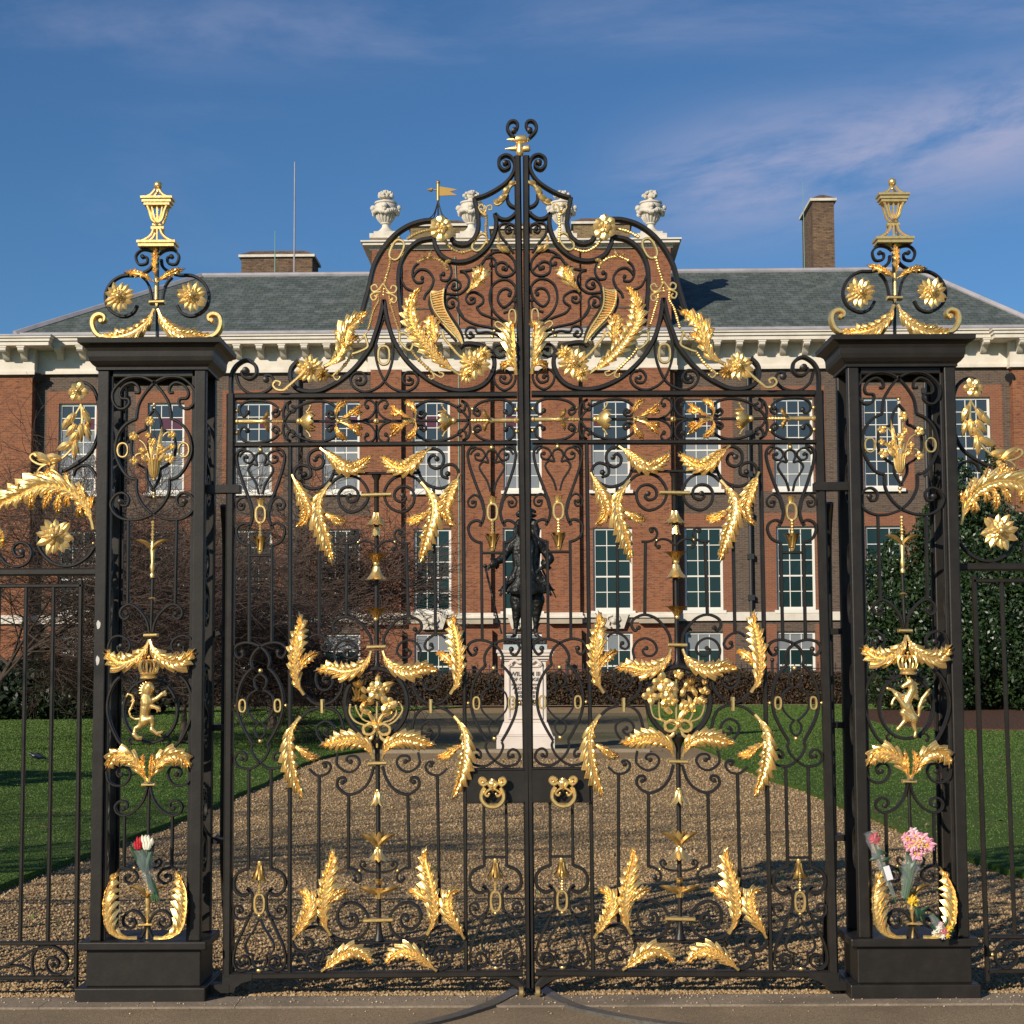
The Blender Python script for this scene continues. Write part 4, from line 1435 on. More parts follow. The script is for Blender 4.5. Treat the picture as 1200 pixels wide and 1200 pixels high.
def pier(right):
    lab = ('right gate pier of black iron, holding the gilt rearing unicorn under a crown' if right
           else 'left gate pier of black iron, holding the gilt standing lion under a crown')
    H = H_PIER if right else ident
    c = H((w2((175, 1100))[0], 0, 0.2))
    ROOT[0] = empty('gate_pier', lab, 'gate pier', (c[0], 0.13, 0), group='pair of gate piers')
    X = lambda px, py: H((w2((px, py))[0], 0, w2((px, py))[1]))[0]
    Z = lambda py: w2((175, py))[1]
    # ---- masonry-like iron body: everything upright and square
    xl = (X(115, 434) + X(104.5, 1102)) / 2
    xr = (X(241, 434) + X(235, 1102)) / 2
    if xl > xr:
        xl, xr = xr, xl
    BW = 0.056
    zt, zs = Z(433.5), Z(1103)
    zp, zf = Z(1112.5), Z(1156)
    def bx(name, x0, x1, y0, y1, z0, z1, bev=0.006):
        g = Geo()
        b = bev
        g.box(x0, x1, y0, y1, z0, z1)
        o = emit(name, g, IRON, ROOT[0], smooth=False, raw=True)
        md = o.modifiers.new('bevel', 'BEVEL')
        md.width = b
        md.segments = 2
        return o
    for x0 in (xl, xr - BW):
        bx('corner_post', x0, x0 + BW, PF, PF + BW, zs, zt)
        bx('corner_post', x0, x0 + BW, PB - BW, PB, zs, zt)
    for x0, x1 in ((xl + BW, xl + BW + 0.016), (xr - BW - 0.016, xr - BW)):
        bx('inner_stile', x0, x1, PF + 0.02, PF + 0.04, zs, zt, 0.002)
        bx('inner_stile', x0, x1, PB - 0.04, PB - 0.02, zs, zt, 0.002)
    for y0 in (PF + 0.02, PB - 0.05):
        bx('top_crossbar', xl + BW, xr - BW, y0, y0 + 0.03, zt - 0.03, zt - 0.001, 0.002)
    bx('plinth_shelf', xl - 0.045, xr + 0.035, PF - 0.035, PB + 0.035, zp, zs)
    bx('plinth_block', xl - 0.012, xr + 0.005, PF - 0.006, PB + 0.006, zf, zp - 0.0)
    bx('plinth_foot', xl - 0.055, xr + 0.035, PF - 0.05, PB + 0.05, -0.02, zf)
    # cap: moulded profile carried round the square
    prof = [(0.0, Z(433.5)), (0.012, Z(433.5)), (0.012, Z(430.5)), (0.030, Z(428)), (0.048, Z(424)), (0.054, Z(419)), (0.056, Z(413)), (0.064, Z(409)), (0.080, Z(406.5)),
            (0.098, Z(405.5)), (0.110, Z(404.5)), (0.112, Z(399)), (0.0, Z(397.5))]
    g = Geo()
    vs = []
    prof = [(o_ * .76, z) for o_, z in prof]
    for o_, z in prof:
        vs += [(xl - o_, PF - o_, z), (xr + o_, PF - o_, z), (xr + o_, PB + o_, z), (xl - o_, PB + o_, z)]
    fs = []
    for i in range(len(prof) - 1):
        for k in range(4):
            k2 = (k + 1) % 4
            fs.append((i * 4 + k, i * 4 + k2, (i + 1) * 4 + k2, (i + 1) * 4 + k))
    fs.append((0, 3, 2, 1))
    fs.append(tuple(len(vs) - 4 + k for k in range(4)))
    g.add(vs, fs)
    emit('moulded_cap', g, IRON, ROOT[0], smooth=False, raw=True)
    # plain scrolls in the two side faces and the back face
    for xs in (xl + 0.02, xr - 0.03):
        for z0, hh in ((0.55, .5), (1.15, .5), (1.75, .5), (2.35, .5)):
            pts = []
            for i in range(26):
                t = i / 25
                a = t * 3.2 * math.pi
                r = 0.08 * (1 - t * 0.72)
                pts.append((0.07 + r * math.sin(a), z0 + hh * 0.5 - 0.11 + 0.11 * math.cos(a) * (1 - t * .72) + 0.0))
            g = Geo()
            for sg in (1, -1):
                vv = Geo().strip([(p[0] if sg > 0 else 0.14 - p[0], (p[1] if sg > 0 else 2 * (z0 + hh * 0.5) - p[1])) for p in pts], 0.014, 0.02, 0)
                g.add([(xs + v[1], v[0], v[2]) for v in vv.v], vv.f)
            emit('side_scroll', g, IRON, ROOT[0], raw=True)
    # rear stay that braces the hinge side
    hx = (X(241, 434) + X(235, 1102)) / 2
    sg = -1 if right else 1
    g = Geo()
    pts = crom([(0.50, 0.0), (0.48, 0.25), (0.38, 0.50), (0.34, 0.75), (0.34, 1.6), (0.34, 2.0), (0.32, 2.25), (0.25, 2.42)], 5)
    vv = Geo().strip(pts, 0.035, 0.055, 0)
    g.add([(hx + sg * (0.02 + v[1]), v[0], v[2]) for v in vv.v], vv.f)
    emit('rear_stay', g, IRON, ROOT[0], raw=True)
    for zz in (0.72, 1.28, 1.75):
        g = Geo().box(min(hx, hx + sg * 0.075), max(hx, hx + sg * 0.075), 0.2, 0.35, zz, zz + 0.03)
        emit('stay_bracket', g, IRON, ROOT[0], raw=True, smooth=False)
    # hinge strap to the gate
    zh = G(258, 574, 0)[1]
    g = Geo().box(min(hx - sg * 0.02, hx + sg * 0.16), max(hx - sg * 0.02, hx + sg * 0.16), -0.04, 0.045, zh - 0.018, zh + 0.022)
    emit('hinge_strap', g, IRON, ROOT[0], raw=True, smooth=False)
    g = Geo().box(min(hx - sg * 0.02, hx + sg * 0.13), max(hx - sg * 0.02, hx + sg * 0.13), -0.03, 0.06, 0.03, 0.07)
    emit('pivot_block', g, IRON, ROOT[0], raw=True, smooth=False)

    # ---- ornament panel
    with xf(H, right), xf(lambda p: (p[0], p[1] + PF + 0.022, p[2])):
        for mm in (0, 1):
            with xf(M_PIER if mm else ident, bool(mm)):
                pier_half()
        ov = []
        for k in range(36):
            q = 2 * math.pi * k / 36
            ov.append((175.5 + 31.5 * math.cos(q), 833 + 37 * math.sin(q)))
        iron(ov, 3.8, 0.04, 'oval_frame', straight=True, closed=True)
        for py, r in ((473, 2.2), (477.5, 1.4), (577.5, 2.4), (582, 1.8)):
            bead(180 if py < 500 else 179.5, py, r)
        # vase of flowers
        turned(180.7, 564, 180.7, 539, [(0, 1.2), (.05, 2.4), (.12, 1.4), (.2, 3.4), (.4, 5.6), (.8, 6.6), (1, 7.4)], 'vase', yo=-0.03, seg=14)
        for k in range(9):
            a = R(180 + 22.5 * k)
            Xc, Zc = w2((180.7, 563))
            g = Geo().tube([(Xc + r * PXM * math.cos(a), -0.03 + r * PXM * math.sin(a), Zc + h * PXM) for r, h in ((2.5, 3.5), (5.0, 8), (6.2, 14), (6.9, 19), (8.2, 25))], 0.8 * PXM, 5)
            emit('vase_flute', g, GOLD, ROOT[0])
        fl = [('178,539 178,520 177,498', 177, 494, 6, 6), ('176,540 170,521 160,514', 158, 512, 6, 5), ('181,539 181,522', 180, 519, 6, 6), ('184,539 190,515 197,507 202,509', 203, 510, 5.5, 5),
              ('176,540 170,532 161,533 159,538', 159, 541, 6, 4), ('186,540 192,534 199,536', 201, 538, 6.5, 5), ('178,538 176,524', 175, 511, 4, 5), ('175,540 172,532', 168, 528, 4.5, 4), ('187,539 191,530 198,526', 203, 524, 4.5, 4), ('184,539 188,528', 190, 525, 4, 4)]
        for st, fx, fy, fr, n in fl:
            goldline(st, 0.9, 'flower_stem', yo=-0.04)
            rosette(fx, fy, fr, 2, n, 'flower', yo=-0.045, seed=int(fx))
        petals([(185, 539, 80, 42, 5, 6), (174, 541, 140, 12, 6, -30), (188, 541, 45, 12, 6, 20), (187, 533, 30, 20, 5, 10), (182, 533, 100, 22, 4, 4)], 'vase_leaf', yo=-0.04)
        # upper fleur and rod
        beads('178.7,612 178.2,640', 2.0, step=3.6, yo=-0.01)
        turned(178, 677, 178.4, 634, [(0, 2.6), (.08, 3.2), (.14, 1.8), (.3, 3.2), (.42, 1.8), (.8, 3.4), (1, 1.6)], 'baluster', yo=-0.01)
        petals([(178, 645, 118, 26, 5, 78), (178, 645, 62, 26, 5, -78)], 'fleur_arm', GOLD2, yo=-0.01)
        with xf(ident):
            turned(178, 675, 176, 742, [(0, 2), (1, 2)], 'rod', IRON)
            turned(173.8, 922, 172.6, 985, [(0, 2), (1, 2)], 'rod', IRON)
            turned(172.6, 985, 172.3, 1022, [(0, 2), (1, 1.4)], 'rod', IRON)
            turned(177.3, 703, 177.3, 699.5, [(0, 2), (.5, 5), (1, 2)], 'rod_collar')
            collar(168, 744.5, 184, 744, 4)
            collar(165.5, 919.8, 181.5, 919.4, 4)
            collar(162, 1084, 178.5, 1083.6, 3.2)
            turned(171.5, 1101, 172.3, 1045, [(0, 1.8), (.5, 1.8), (.6, 4), (.66, 2), (.8, 3.4), (1, 2)], 'baluster')
        beads('172.3,1046 172.6,1022', 2.0, step=3.4, yo=-0.01)
        petals([(172, 1052, 118, 26, 5, 78), (172, 1052, 62, 26, 5, -78)], 'fleur_arm', GOLD2, yo=-0.01)
        pier_crown()
        # finial on the cap
        for mm in (0, 1):
            with xf(mirror_about((183.5, 300), (183.3, 395)) if mm else ident, bool(mm)):
                pier_finial_half()
        with xf(ident):
            bar('183.2,397 183.4,285', 3.4, 0.03, 'finial_stem')
            collar(174.5, 353.8, 192.5, 353.4, 4.5)
            turned(183.2, 351, 183.3, 325, [(0, 2.6), (.8, 2.2), (1, 2.6)], 'gilt_stem', yo=-0.02)
        acanthus([('183.3,327 183.5,312 183.6,293', 5, 5, 7)], 'bay_leaf', 45, yo=-0.04)
        acanthus([('182,332 168,324 148,320', 4.5, 4.5, 7)], 'bay_leaf', 46, yo=-0.04)
        acanthus([('185,332 199,324 215,316.5', 4.5, 4.5, 7)], 'bay_leaf', 47, yo=-0.04)
        with xf(ident):
            cx = 184
            for y, hw, t in ((288.5, 21, 3.2), (284.5, 22.5, 3), (239.5, 15, 2.6), (236, 17, 3), (232, 18.5, 2.6), (266.5, 7.5, 3), (262.5, 6, 2.4)):
                a, b = w2((cx - hw, y)), w2((cx + hw, y))
                g = Geo().box(a[0], b[0], -hw * PXM * 0.62, hw * PXM * 0.62, a[1] - t * PXM / 2, a[1] + t * PXM / 2)
                emit('lantern_moulding', g, GOLD, ROOT[0], smooth=False)
            for txt in ('166,282.5 173,279 178,274 180,268', '202,282.5 195,279 190,274 188,268', '171,231 177,228 182,222', '197,231 191,228 186,222',
                        '171.5,238 175,247 178,257 182,261', '196.5,238 193,247 190,257 186,261'):
                for yy in (-0.028, 0.028):
                    k = 1 if yy < 0 else 1
                    goldline(txt, 1.7, 'lantern_rib', yo=yy if 'x' else 0)
            for txt in ('184,282 184,268', '177.5,238 179,249 182,260', '184,238 184,261', '190.5,238 189,249 186,260'):
                goldline(txt, 1.4, 'lantern_rib', yo=-0.02)
            bead(184.2, 216, 5, name='ball')
            turned(184, 224, 184.1, 219, [(0, 2), (1, 1.4)], 'ball_neck')
    if right:
        unicorn()
    else:
        lion()


pier(False)
pier(True)


# ================================================================== THE RAILINGS EITHER SIDE
def wing(right):
    def pm(p):
        return p
    lab = ('iron railing right of the right pier, a gilt plume and rosette across its top' if right
           else 'iron railing left of the left pier, a gilt plume and rosette across its top')
    PLANE[0] = 0.0

    def H(p):
        if not right:
            return p
        # world -> world mirror fitted to the right-hand railing
        zt = (p[2] - 1.6) / 1.6
        return (w2((1238, 700))[0] + w2((0, 700))[0] - p[0] - 0.017 * zt, p[1], p[2] + 0.006 - 0.006 * zt)
    ROOT[0] = empty('railing', lab, 'railing', (H((w2((40, 1150))[0], 0, 0))[0], 0, 0), group='railings beside the gate')
    with xf(H, right):
        bar('-1250,676 113,670', 9, 0.04, 'top_rail')
        bar('-1250,692 97,686.3', 5, 0.03, 'panel_rail')
        for xt, xb in ((-33, -43), (-1, -9.5), (31, 23.5), (63, 56)):
            bar('%f,686 %f,1103' % (xt, xb), 4.6, 0.024)
        for k in range(32):
            bar('%f,688 %f,1106' % (-66 - 33 * k, -77 - 33.6 * k), 4.6, 0.024)
        for k in range(6):
            iron([(-150 - 180 * k + 60 * math.cos(a * .3) * (1 - a / 26), 610 + 55 * math.sin(a * .3) * (1 - a / 26)) for a in range(24)], 5, e=5)
            bar('%f,672 %f,1160' % (-130 - 200 * k, -150 - 203 * k), 8, .04, 'end_stile')
        bar('95,680 88.8,1157', 5.4, 0.03, 'end_stile')
        bar('-1250,1111 89,1105', 5, 0.03, 'bottom_rail')
        bar('-1250,1152 89,1145.5', 5, 0.03, 'bottom_rail')
        iron('-30,1135 0,1134 12,1129 30,1118 45,1111.5 60,1109 72,1114 79,1124 78,1134 70,1141.5 60,1140 54.5,1132 56,1124 63,1122 69,1127 66.5,1132.5 62,1130', 3.6, e=2.6, taper=0.9)
        iron('43,1113 38.5,1121 38,1133 40,1143', 3)
        iron('10,1132 20,1131.5 30,1134 38,1138', 3)
        iron('-30,1112 -18,1113 -8,1118 -4,1128 -8,1136', 3.4)
        bead(83, 1126, 2.6)
        # iron scrolls above the rail
        iron('84,466 84.5,456 91,449.2 101,449 109.5,456 114,467 117,485 116,505 110,524 101,536 88,545 73,553', 4)
        iron('113,558 106,548 97,545.5 89,550 86,558', 3.4)
        iron('111,641 102,653 87,662 70.5,662.7 57,656 46.5,643 44.5,629 53,616 67,610 80,612.5', 4)
        iron('-25,640 0,653 7.5,660.5 21,664 33,658.5 37,647 32,638 22.5,635.8 15.5,642.5 19,651.5 27,651.5 26,647', 3.6, e=3.4)
        with xf(lambda p: (p[0], p[1] - 0.02, p[2])):
            rosette(94.5, 461, 12, 3, 6, 'rosette')
            rosette(68.5, 629.5, 22, 4, 8, 'rosette', pointed=True)
            bead(110.5, 637, 1.6)
            acanthus([('112,621 108,604 97.5,587 82.5,576 64.5,571 45,573 27,581.5 8,590 -14,604', 11, 16, 20)], 'gilt_plume', 51)
            acanthus([('8,590 2,602 2,618 8,628 6,640', 3, 12, 8)], 'gilt_plume', 52)
            for k, tx in enumerate(('47,573 41,583 40,597', '72,572 62,582 54,596', '78,574 72,588 71,603', '90,580 84,585 81,594', '101,590 97,597 96,606',
                                    '62,570 55,560 42,558', '74,572 70,562 60,553', '88,579 84,567 79,556', '102,592 101,580 95,567', '30,580 24,574 22,569', '109,600 111,590 110,583')):
                acanthus([(tx, 5, 5, 5)], 'plume_lobe', 60 + k)
            acanthus([('70,571 64,561 58,551', 5, 5, 6)], 'plume_lobe', 75)
            goldline('97,475 98.5,486 98,500 93.5,515 83,531 69,541.7 52,545.5 42,542 38,537 41,533 45,536', 1.8, 'vine_stem', taper=0.8)
            goldline('60,544 50,549 46,556 50,558', 1.3, 'vine_stem', e=2)
            goldline('97,476 90,488 83,497', 1.2, 'vine_stem')
            goldline('97,476 103,486 107,498', 1.2, 'vine_stem')
            vl = [(91, 486, 228, 22, 9, 12), (85, 491, 235, 18, 8, 0), (100, 482, -62, 22, 8, -14), (98, 498, -95, 22, 8, 10), (96, 507, 225, 22, 8, 10), (92, 517, -100, 24, 8, 14),
                  (88, 521, 195, 22, 9, 15), (74, 539, 165, 22, 9, 20), (62, 544, 140, 26, 9, 20), (92, 499, 228, 20, 8, 0), (103, 499, -75, 20, 7, 0), (68, 546, -125, 16, 7, 0)]
            for i, q in enumerate(vl):
                petals([q, (q[0], q[1], q[2] + 16, q[3] * 0.7, q[4] * 0.6, q[5])], 'vine_leaf')


wing(False)
wing(True)

# ================================================================== THE PALACE
YP, TH = 64.5, R(1.15)
PN = Vector((math.sin(TH), math.cos(TH), 0))
PU = Vector((math.cos(TH), -math.sin(TH), 0))
_d = ray(613, 780)
_t = (YP - CAM.y) / _d.y
PO = Vector((CAM.x + _d.x * _t, YP, 0))


def PL(px, py, dn=0.0):
    d = ray(px, py)
    o = PO + PN * dn
    t = (o - CAM).dot(PN) / d.dot(PN)
    q = CAM + d * t - PO
    return (q.dot(PU), q.z)


def pu(px, py=600, dn=0.0):
    return PL(px, py, dn)[0]


def pz(py, dn=0.0, px=613):
    return PL(px, py, dn)[1]


PALACE = empty('palace', 'long red brick palace with white cornice, sash windows and green slate roof behind the gates', 'palace', tuple(PO), rz=-TH)


def part(name, g, m, smooth=False, parent=None, label=None):
    return emit(name, g, m, parent or PALACE, smooth=smooth, local=True, label=label)


DC, DP, DE = -0.55, -0.80, -0.55         # wall planes: centre block, its pilasters, end pavilions
xL, xR = -4, 1224
zc0 = pz(434)                            # underside of the white entablature
zg = -0.6

UP = [(69.5, 113.5), (173.5, 216.5), (275, 319), (378, 421.7), (484, 527.5), (590, 634.5), (692.5, 738), (800, 844.5), (906.5, 952.5), (1011, 1056), (1116.5, 1160.5)]
LO = [(69, 114), (173, 217), (275, 319), (377, 422), (485, 529), (589.5, 634.5), (695, 741), (802, 847), (909.5, 955), (1014, 1059), (1119, 1164)]
REC = 0.13


def wall_with_openings(name, px0, px1, dn, thick, ztop, m):
    """brickwork built round the window openings"""
    u0, u1 = pu(px0, 600, dn), pu(px1, 600, dn)
    rows = [(LO, 741.5, 803, 1, .5), (LO, 619, 716.5, 0, 0), (UP, 469.5, 575.5, 0, 0)]
    g = Geo()
    zprev = zg
    for tabl, py0, py1, da, db in rows:
        z1, z0 = pz(py0, dn + REC), pz(py1, dn + REC)
        g.box(u0, u1, dn, dn + thick, zprev, z0)
        cur = u0
        for a, b in tabl:
            pc = (py0 + py1) / 2
            a_, b_ = pu(a + da, pc, dn + REC), pu(b + db, pc, dn + REC)
            if a_ > u0 and b_ < u1:
                g.box(cur, a_, dn, dn + thick, z0, z1)
                cur = b_
        g.box(cur, u1, dn, dn + thick, z0, z1)
        zprev = z1
    g.box(u0, u1, dn, dn + thick, zprev, ztop)
    part(name, g, m)


# ---- brick walls
wall_with_openings('wing_wall', 35, 434, 0, 0.5, zc0, BROWN_BRICK)
wall_with_openings('wing_wall', 792, 1191, 0, 0.5, zc0, BROWN_BRICK)
wall_with_openings('centre_wall', 434, 792, DC, 0.5, zc0 - 0.002, RED_BRICK)
for a, b in ((xL, 35), (1191, xR)):
    part('pavilion_wall', Geo().box(pu(a, dn=DE), pu(b, dn=DE), DE, 0.5, zg, zc0 - 0.002), RED_BRICK)
part('return_wall', Geo().box(pu(xL), pu(xL) + 0.5, 0.5, 12, zg, zc0), RED_BRICK)
part('return_wall', Geo().box(pu(xR) - 0.5, pu(xR), 0.5, 12, zg, zc0), RED_BRICK)
part('back_wall', Geo().box(pu(xL), pu(xR), 12, 12.4, zg, zc0), BROWN_BRICK)

# ---- giant pilasters with moulded bases
for a, b in ((434, 470), (539, 575), (644, 679), (750, 787)):
    u0, u1 = pu(a, dn=DP), pu(b, dn=DP)
    part('pilaster', Geo().box(u0, u1, DP, DC - 0.001, pz(718, DP), zc0 - 0.06), RED_BRICK)
    part('pilaster', Geo().box(u0 - 0.05, u1 + 0.05, DP - 0.05, DC - 0.001, zg, pz(738, DP)), RED_BRICK)
    for y0, y1, o, mm_ in ((718, 722, .10, CREAM), (722, 724.5, .16, CREAM), (724.5, 731, .08, TAN)):
        part('pilaster_base', Geo().box(u0 - o, u1 + o, DP - o, DC, pz(y1, DP), pz(y0, DP) - 0.002), mm_)

# ---- string course
zs0, zs1 = pz(728.6), pz(718.6)
for a, b in ((35, 434), (792, 1191)):
    part('string_course', Geo().box(pu(a), pu(b), -0.14, 0, zs0, zs1), CREAM)
cz0, cz1 = pz(724, DC), pz(719, DC)
part('string_course', Geo().box(pu(434, dn=DC) - .05, pu(792, dn=DC) + .05, DC - 0.20, DC, cz0, cz1), CREAM)
part('string_course', Geo().box(pu(434, dn=DC), pu(792, dn=DC), DC - 0.08, DC - 0.001, pz(730, DC), cz0 - 0.001), TAN)
for a, b in ((xL, 35), (1191, xR)):
    part('string_course', Geo().box(pu(a, dn=DE) - .05, pu(b, dn=DE) + .05, DE - 0.14, DE, zs0, zs1), CREAM)

# ---- windows
PANES = {}


def window(px0, px1, py0, py1, cols, rows, dn, kind, seed, sill=True):
    dn += REC
    u0, u1 = pu(px0, (py0 + py1) / 2, dn), pu(px1, (py0 + py1) / 2, dn)
    pxc = (px0 + px1) / 2
    z1, z0 = pz(py0, dn), pz(py1, dn)
    f, fd = 0.10, dn - 0.012
    g = Geo()
    yb = dn + 0.05
    # dark reveal box stands behind the joinery so the window reads as an opening
    g.box(u0, u0 + f, fd, yb, z0, z1).box(u1 - f, u1, fd, yb, z0, z1)
    g.box(u0 + f, u1 - f, fd, yb, z1 - f, z1).box(u0 + f, u1 - f, fd, yb, z0, z0 + f * 1.3)
    iu0, iu1, iz0, iz1 = u0 + f, u1 - f, z0 + f * 1.3, z1 - f
    cw, rh = (iu1 - iu0) / cols, (iz1 - iz0) / rows
    b = 0.032
    mid = rows // 2 + rows % 2
    for c in range(1, cols):
        g.box(iu0 + cw * c - b / 2, iu0 + cw * c + b / 2, fd + 0.02, yb, iz0, iz1)
    for r_ in range(1, rows):
        bb = b * (2.0 if r_ == rows - mid else 1)
        g.box(iu0, iu1, fd + 0.017, yb, iz0 + rh * r_ - bb / 2, iz0 + rh * r_ + bb / 2)
    w = part('window', g, WHITE)
    if sill:
        part('sill', Geo().box(u0 - 0.10, u1 + 0.10, dn - 0.16 - REC, dn + 0.04, z0 - 0.13, z0 - 0.002), WHITE, parent=w)
    rnd = random.Random(seed)
    lowf = rnd.choice((.43, .5, .5, .6, .3))
    for r_ in range(rows):
        for c in range(cols):
            key = (round(cw, 2), round(rh, 2))
            if kind == 'blind':
                low = r_ < rows * lowf
                m = GLASS_GREY if low else (GLASS_RED if (r_ == rows - 2 and rnd.random() < .45) else GLASS_BLUE)
            elif kind == 'halfblind':
                m = GLASS_GREY if r_ >= rows - 1 else GLASS_DARK
            elif kind == 'blue':
                m = GLASS_BLUE
            else:
                m = GLASS_DARK
            a, z = iu0 + cw * c, iz0 + rh * r_
            tl = rnd.uniform(-0.004, 0.004)
            gg = Geo().add([(a + b / 2, dn + 0.028, z + b / 2), (a + cw - b / 2, dn + 0.028 + tl, z + b / 2), (a + cw - b / 2, dn + 0.028 - tl, z + rh - b / 2), (a + b / 2, dn + 0.028 + tl * .5, z + rh - b / 2)], [(0, 1, 2, 3)])
            part('pane', gg, m, parent=w)
    return u0, u1, z0, z1


def dress(name, boxes, dn, m):
    g = Geo()
    for q in boxes:
        g.box(q[0], q[1], dn - q[4], dn - 0.0005, q[2], q[3])
    part(name, g, m)


for i, (a, b) in enumerate(UP):
    centre = 4 <= i <= 6
    dn = DC if centre else 0.0
    u0, u1, z0, z1 = window(a, b, 469.5, 575.5, 3, 7, dn, 'blind' if i not in (9, 10) else 'blue', i)
    if not centre:
        wd = 0.50
        dress('window_dressing', [(u0 - wd, u0, z0 - .1, z1 + 0.50, 0.012), (u1, u1 + wd, z0 - .1, z1 + 0.50, 0.012), (u0, u1, z1, z1 + 0.50, 0.014)], dn, ORANGE_BRICK)
    else:
        dress('flat_arch', [(u0 - .18, u1 + .18, z1 + .002, z1 + 0.42, 0.01)], dn, ORANGE_BRICK)
for i, (a, b) in enumerate(LO):
    centre = 4 <= i <= 6
    dn = DC if centre else 0.0
    u0, u1, z0, z1 = window(a, b, 619, 716.5, 3, 5, dn, 'dark', i + 20)
    if not centre:
        wd = 0.50
        dress('window_dressing', [(u0 - wd, u0, zs1 + .01, z1 + 0.55, 0.012), (u1, u1 + wd, zs1 + .01, z1 + 0.55, 0.012), (u0, u1, z1, z1 + 0.55, 0.014)], dn, ORANGE_BRICK)
    else:
        dress('flat_arch', [(u0 - .18, u1 + .18, z1 + .002, z1 + 0.42, 0.01)], dn, ORANGE_BRICK)
        # scrolled apron block under the sill
        uc = (u0 + u1) / 2
        g = Geo()
        g.add([(uc - .62, dn - .28, z0 - .14), (uc + .62, dn - .28, z0 - .14), (uc + .42, dn - .22, z0 - .72), (uc - .42, dn - .22, z0 - .72),
               (uc - .62, dn, z0 - .14), (uc + .62, dn, z0 - .14), (uc + .42, dn, z0 - .72), (uc - .42, dn, z0 - .72)],
              [(3, 2, 1, 0), (0, 1, 5, 4), (1, 2, 6, 5), (2, 3, 7, 6), (3, 0, 4, 7)])
        part('apron_block', g, STONE)
        g = Geo()
        for sg in (-1, 1):
            g.strip([(uc + sg * x, z0 - .14 - z) for x, z in ((.06, .05), (.22, .10), (.26, .22), (.16, .32), (.20, .45), (.12, .52))], .07, .08, dn - .33)
        g.ball((uc, dn - .28, z0 - .42), .12, 8, 6)
        part('apron_carving', g, STONE, True)
    u0, u1, z0, z1 = window(a + 1, b + .5, 741.5, 803, 3, 3, dn, 'halfblind', i + 40)
    if not centre:
        dress('window_dressing', [(u0 - .5, u0, zg, z1 + 0.3, 0.012), (u1, u1 + .5, zg, z1 + 0.3, 0.012)], dn, ORANGE_BRICK)
    else:
        dress('flat_arch', [(u0 - .18, u1 + .18, z1 + .002, z1 + 0.3, 0.01)], dn, ORANGE_BRICK)


# ---- entablature
def entab(u0, u1, dn, endl=True, endr=True):
    zf0, zf1 = pz(433.5, dn), pz(401, dn)
    zt0, zt1 = pz(400.5, dn - .8), pz(389.5, dn - .9)
    el, er = (0.14 if endl else 0), (0.14 if endr else 0)
    part('frieze', Geo().box(u0 - el * .8, u1 + er * .8, dn - .12, dn + .4, zf0, zf1), CREAM)
    part('architrave', Geo().box(u0 - el, u1 + er, dn - .20, dn + .3, zf0 - .06, zf0 + .07).box(u0 - el, u1 + er, dn - .155, dn + .3, zf0 + .071, zf0 + .12), CREAM)
    el, er = (.9 if endl else 0), (.9 if endr else 0)
    g = Geo()
    g.box(u0 - el, u1 + er, dn - .92, dn + .4, zt0, zt0 + (zt1 - zt0) * .45)
    g.box(u0 - el * 1.06, u1 + er * 1.06, dn - .99, dn + .4, zt0 + (zt1 - zt0) * .451, zt0 + (zt1 - zt0) * .8)
    g.box(u0 - el * 1.13, u1 + er * 1.13, dn - 1.06, dn + .4, zt0 + (zt1 - zt0) * .801, zt1)
    part('corona', g, CREAM)
    part('gutter', Geo().box(u0 - el * 1.15, u1 + er * 1.15, dn - 1.09, dn + .4, zt1 + .001, zt1 + .07), LEAD)
    return zf1, zt0


def modillions(us, dn):
    z1 = pz(400.5, dn - .8) - 0.001
    for u in us:
        g = Geo()
        prof = crom([(-.86, 0), (-.86, -.17), (-.72, -.26), (-.58, -.22), (-.46, -.30), (-.34, -.42), (-.22, -.50), (-.13, -.50)], 2)
        vs, n = [], len(prof) + 1
        pr = prof + [(-.13, 0)]
        for s_ in (-.125, .125):
            vs += [(u + s_, dn + a, z1 + b) for a, b in pr]
        fs = [tuple(range(n)), tuple(reversed(range(n, 2 * n)))] + [(i, i + n, (i + 1) % n + n, (i + 1) % n) for i in range(n)]
        g.add(vs, fs)
        g.box(u - .16, u + .16, dn - .89, dn - .13, z1 - .07, z1)
        part('modillion', g, CREAM)


entab(pu(35), pu(434), 0, False, False)
entab(pu(792), pu(1191), 0, False, False)
entab(pu(434, dn=DC), pu(792, dn=DC), DC)
entab(pu(xL, dn=DE), pu(35, dn=DE), DE)
entab(pu(1191, dn=DE), pu(xR, dn=DE), DE)


def spread(a, b, n):
    return [a + (b - a) * (i + .5) / n for i in range(n)]


modillions(spread(pu(57), pu(424), 14), 0)
modillions(spread(pu(802), pu(1169), 14), 0)
modillions(spread(pu(436, dn=DC), pu(790, dn=DC), 14), DC)
modillions(spread(pu(-4, dn=DE), pu(38, dn=DE), 2), DE)
modillions(spread(pu(1188, dn=DE), pu(1230, dn=DE), 2), DE)

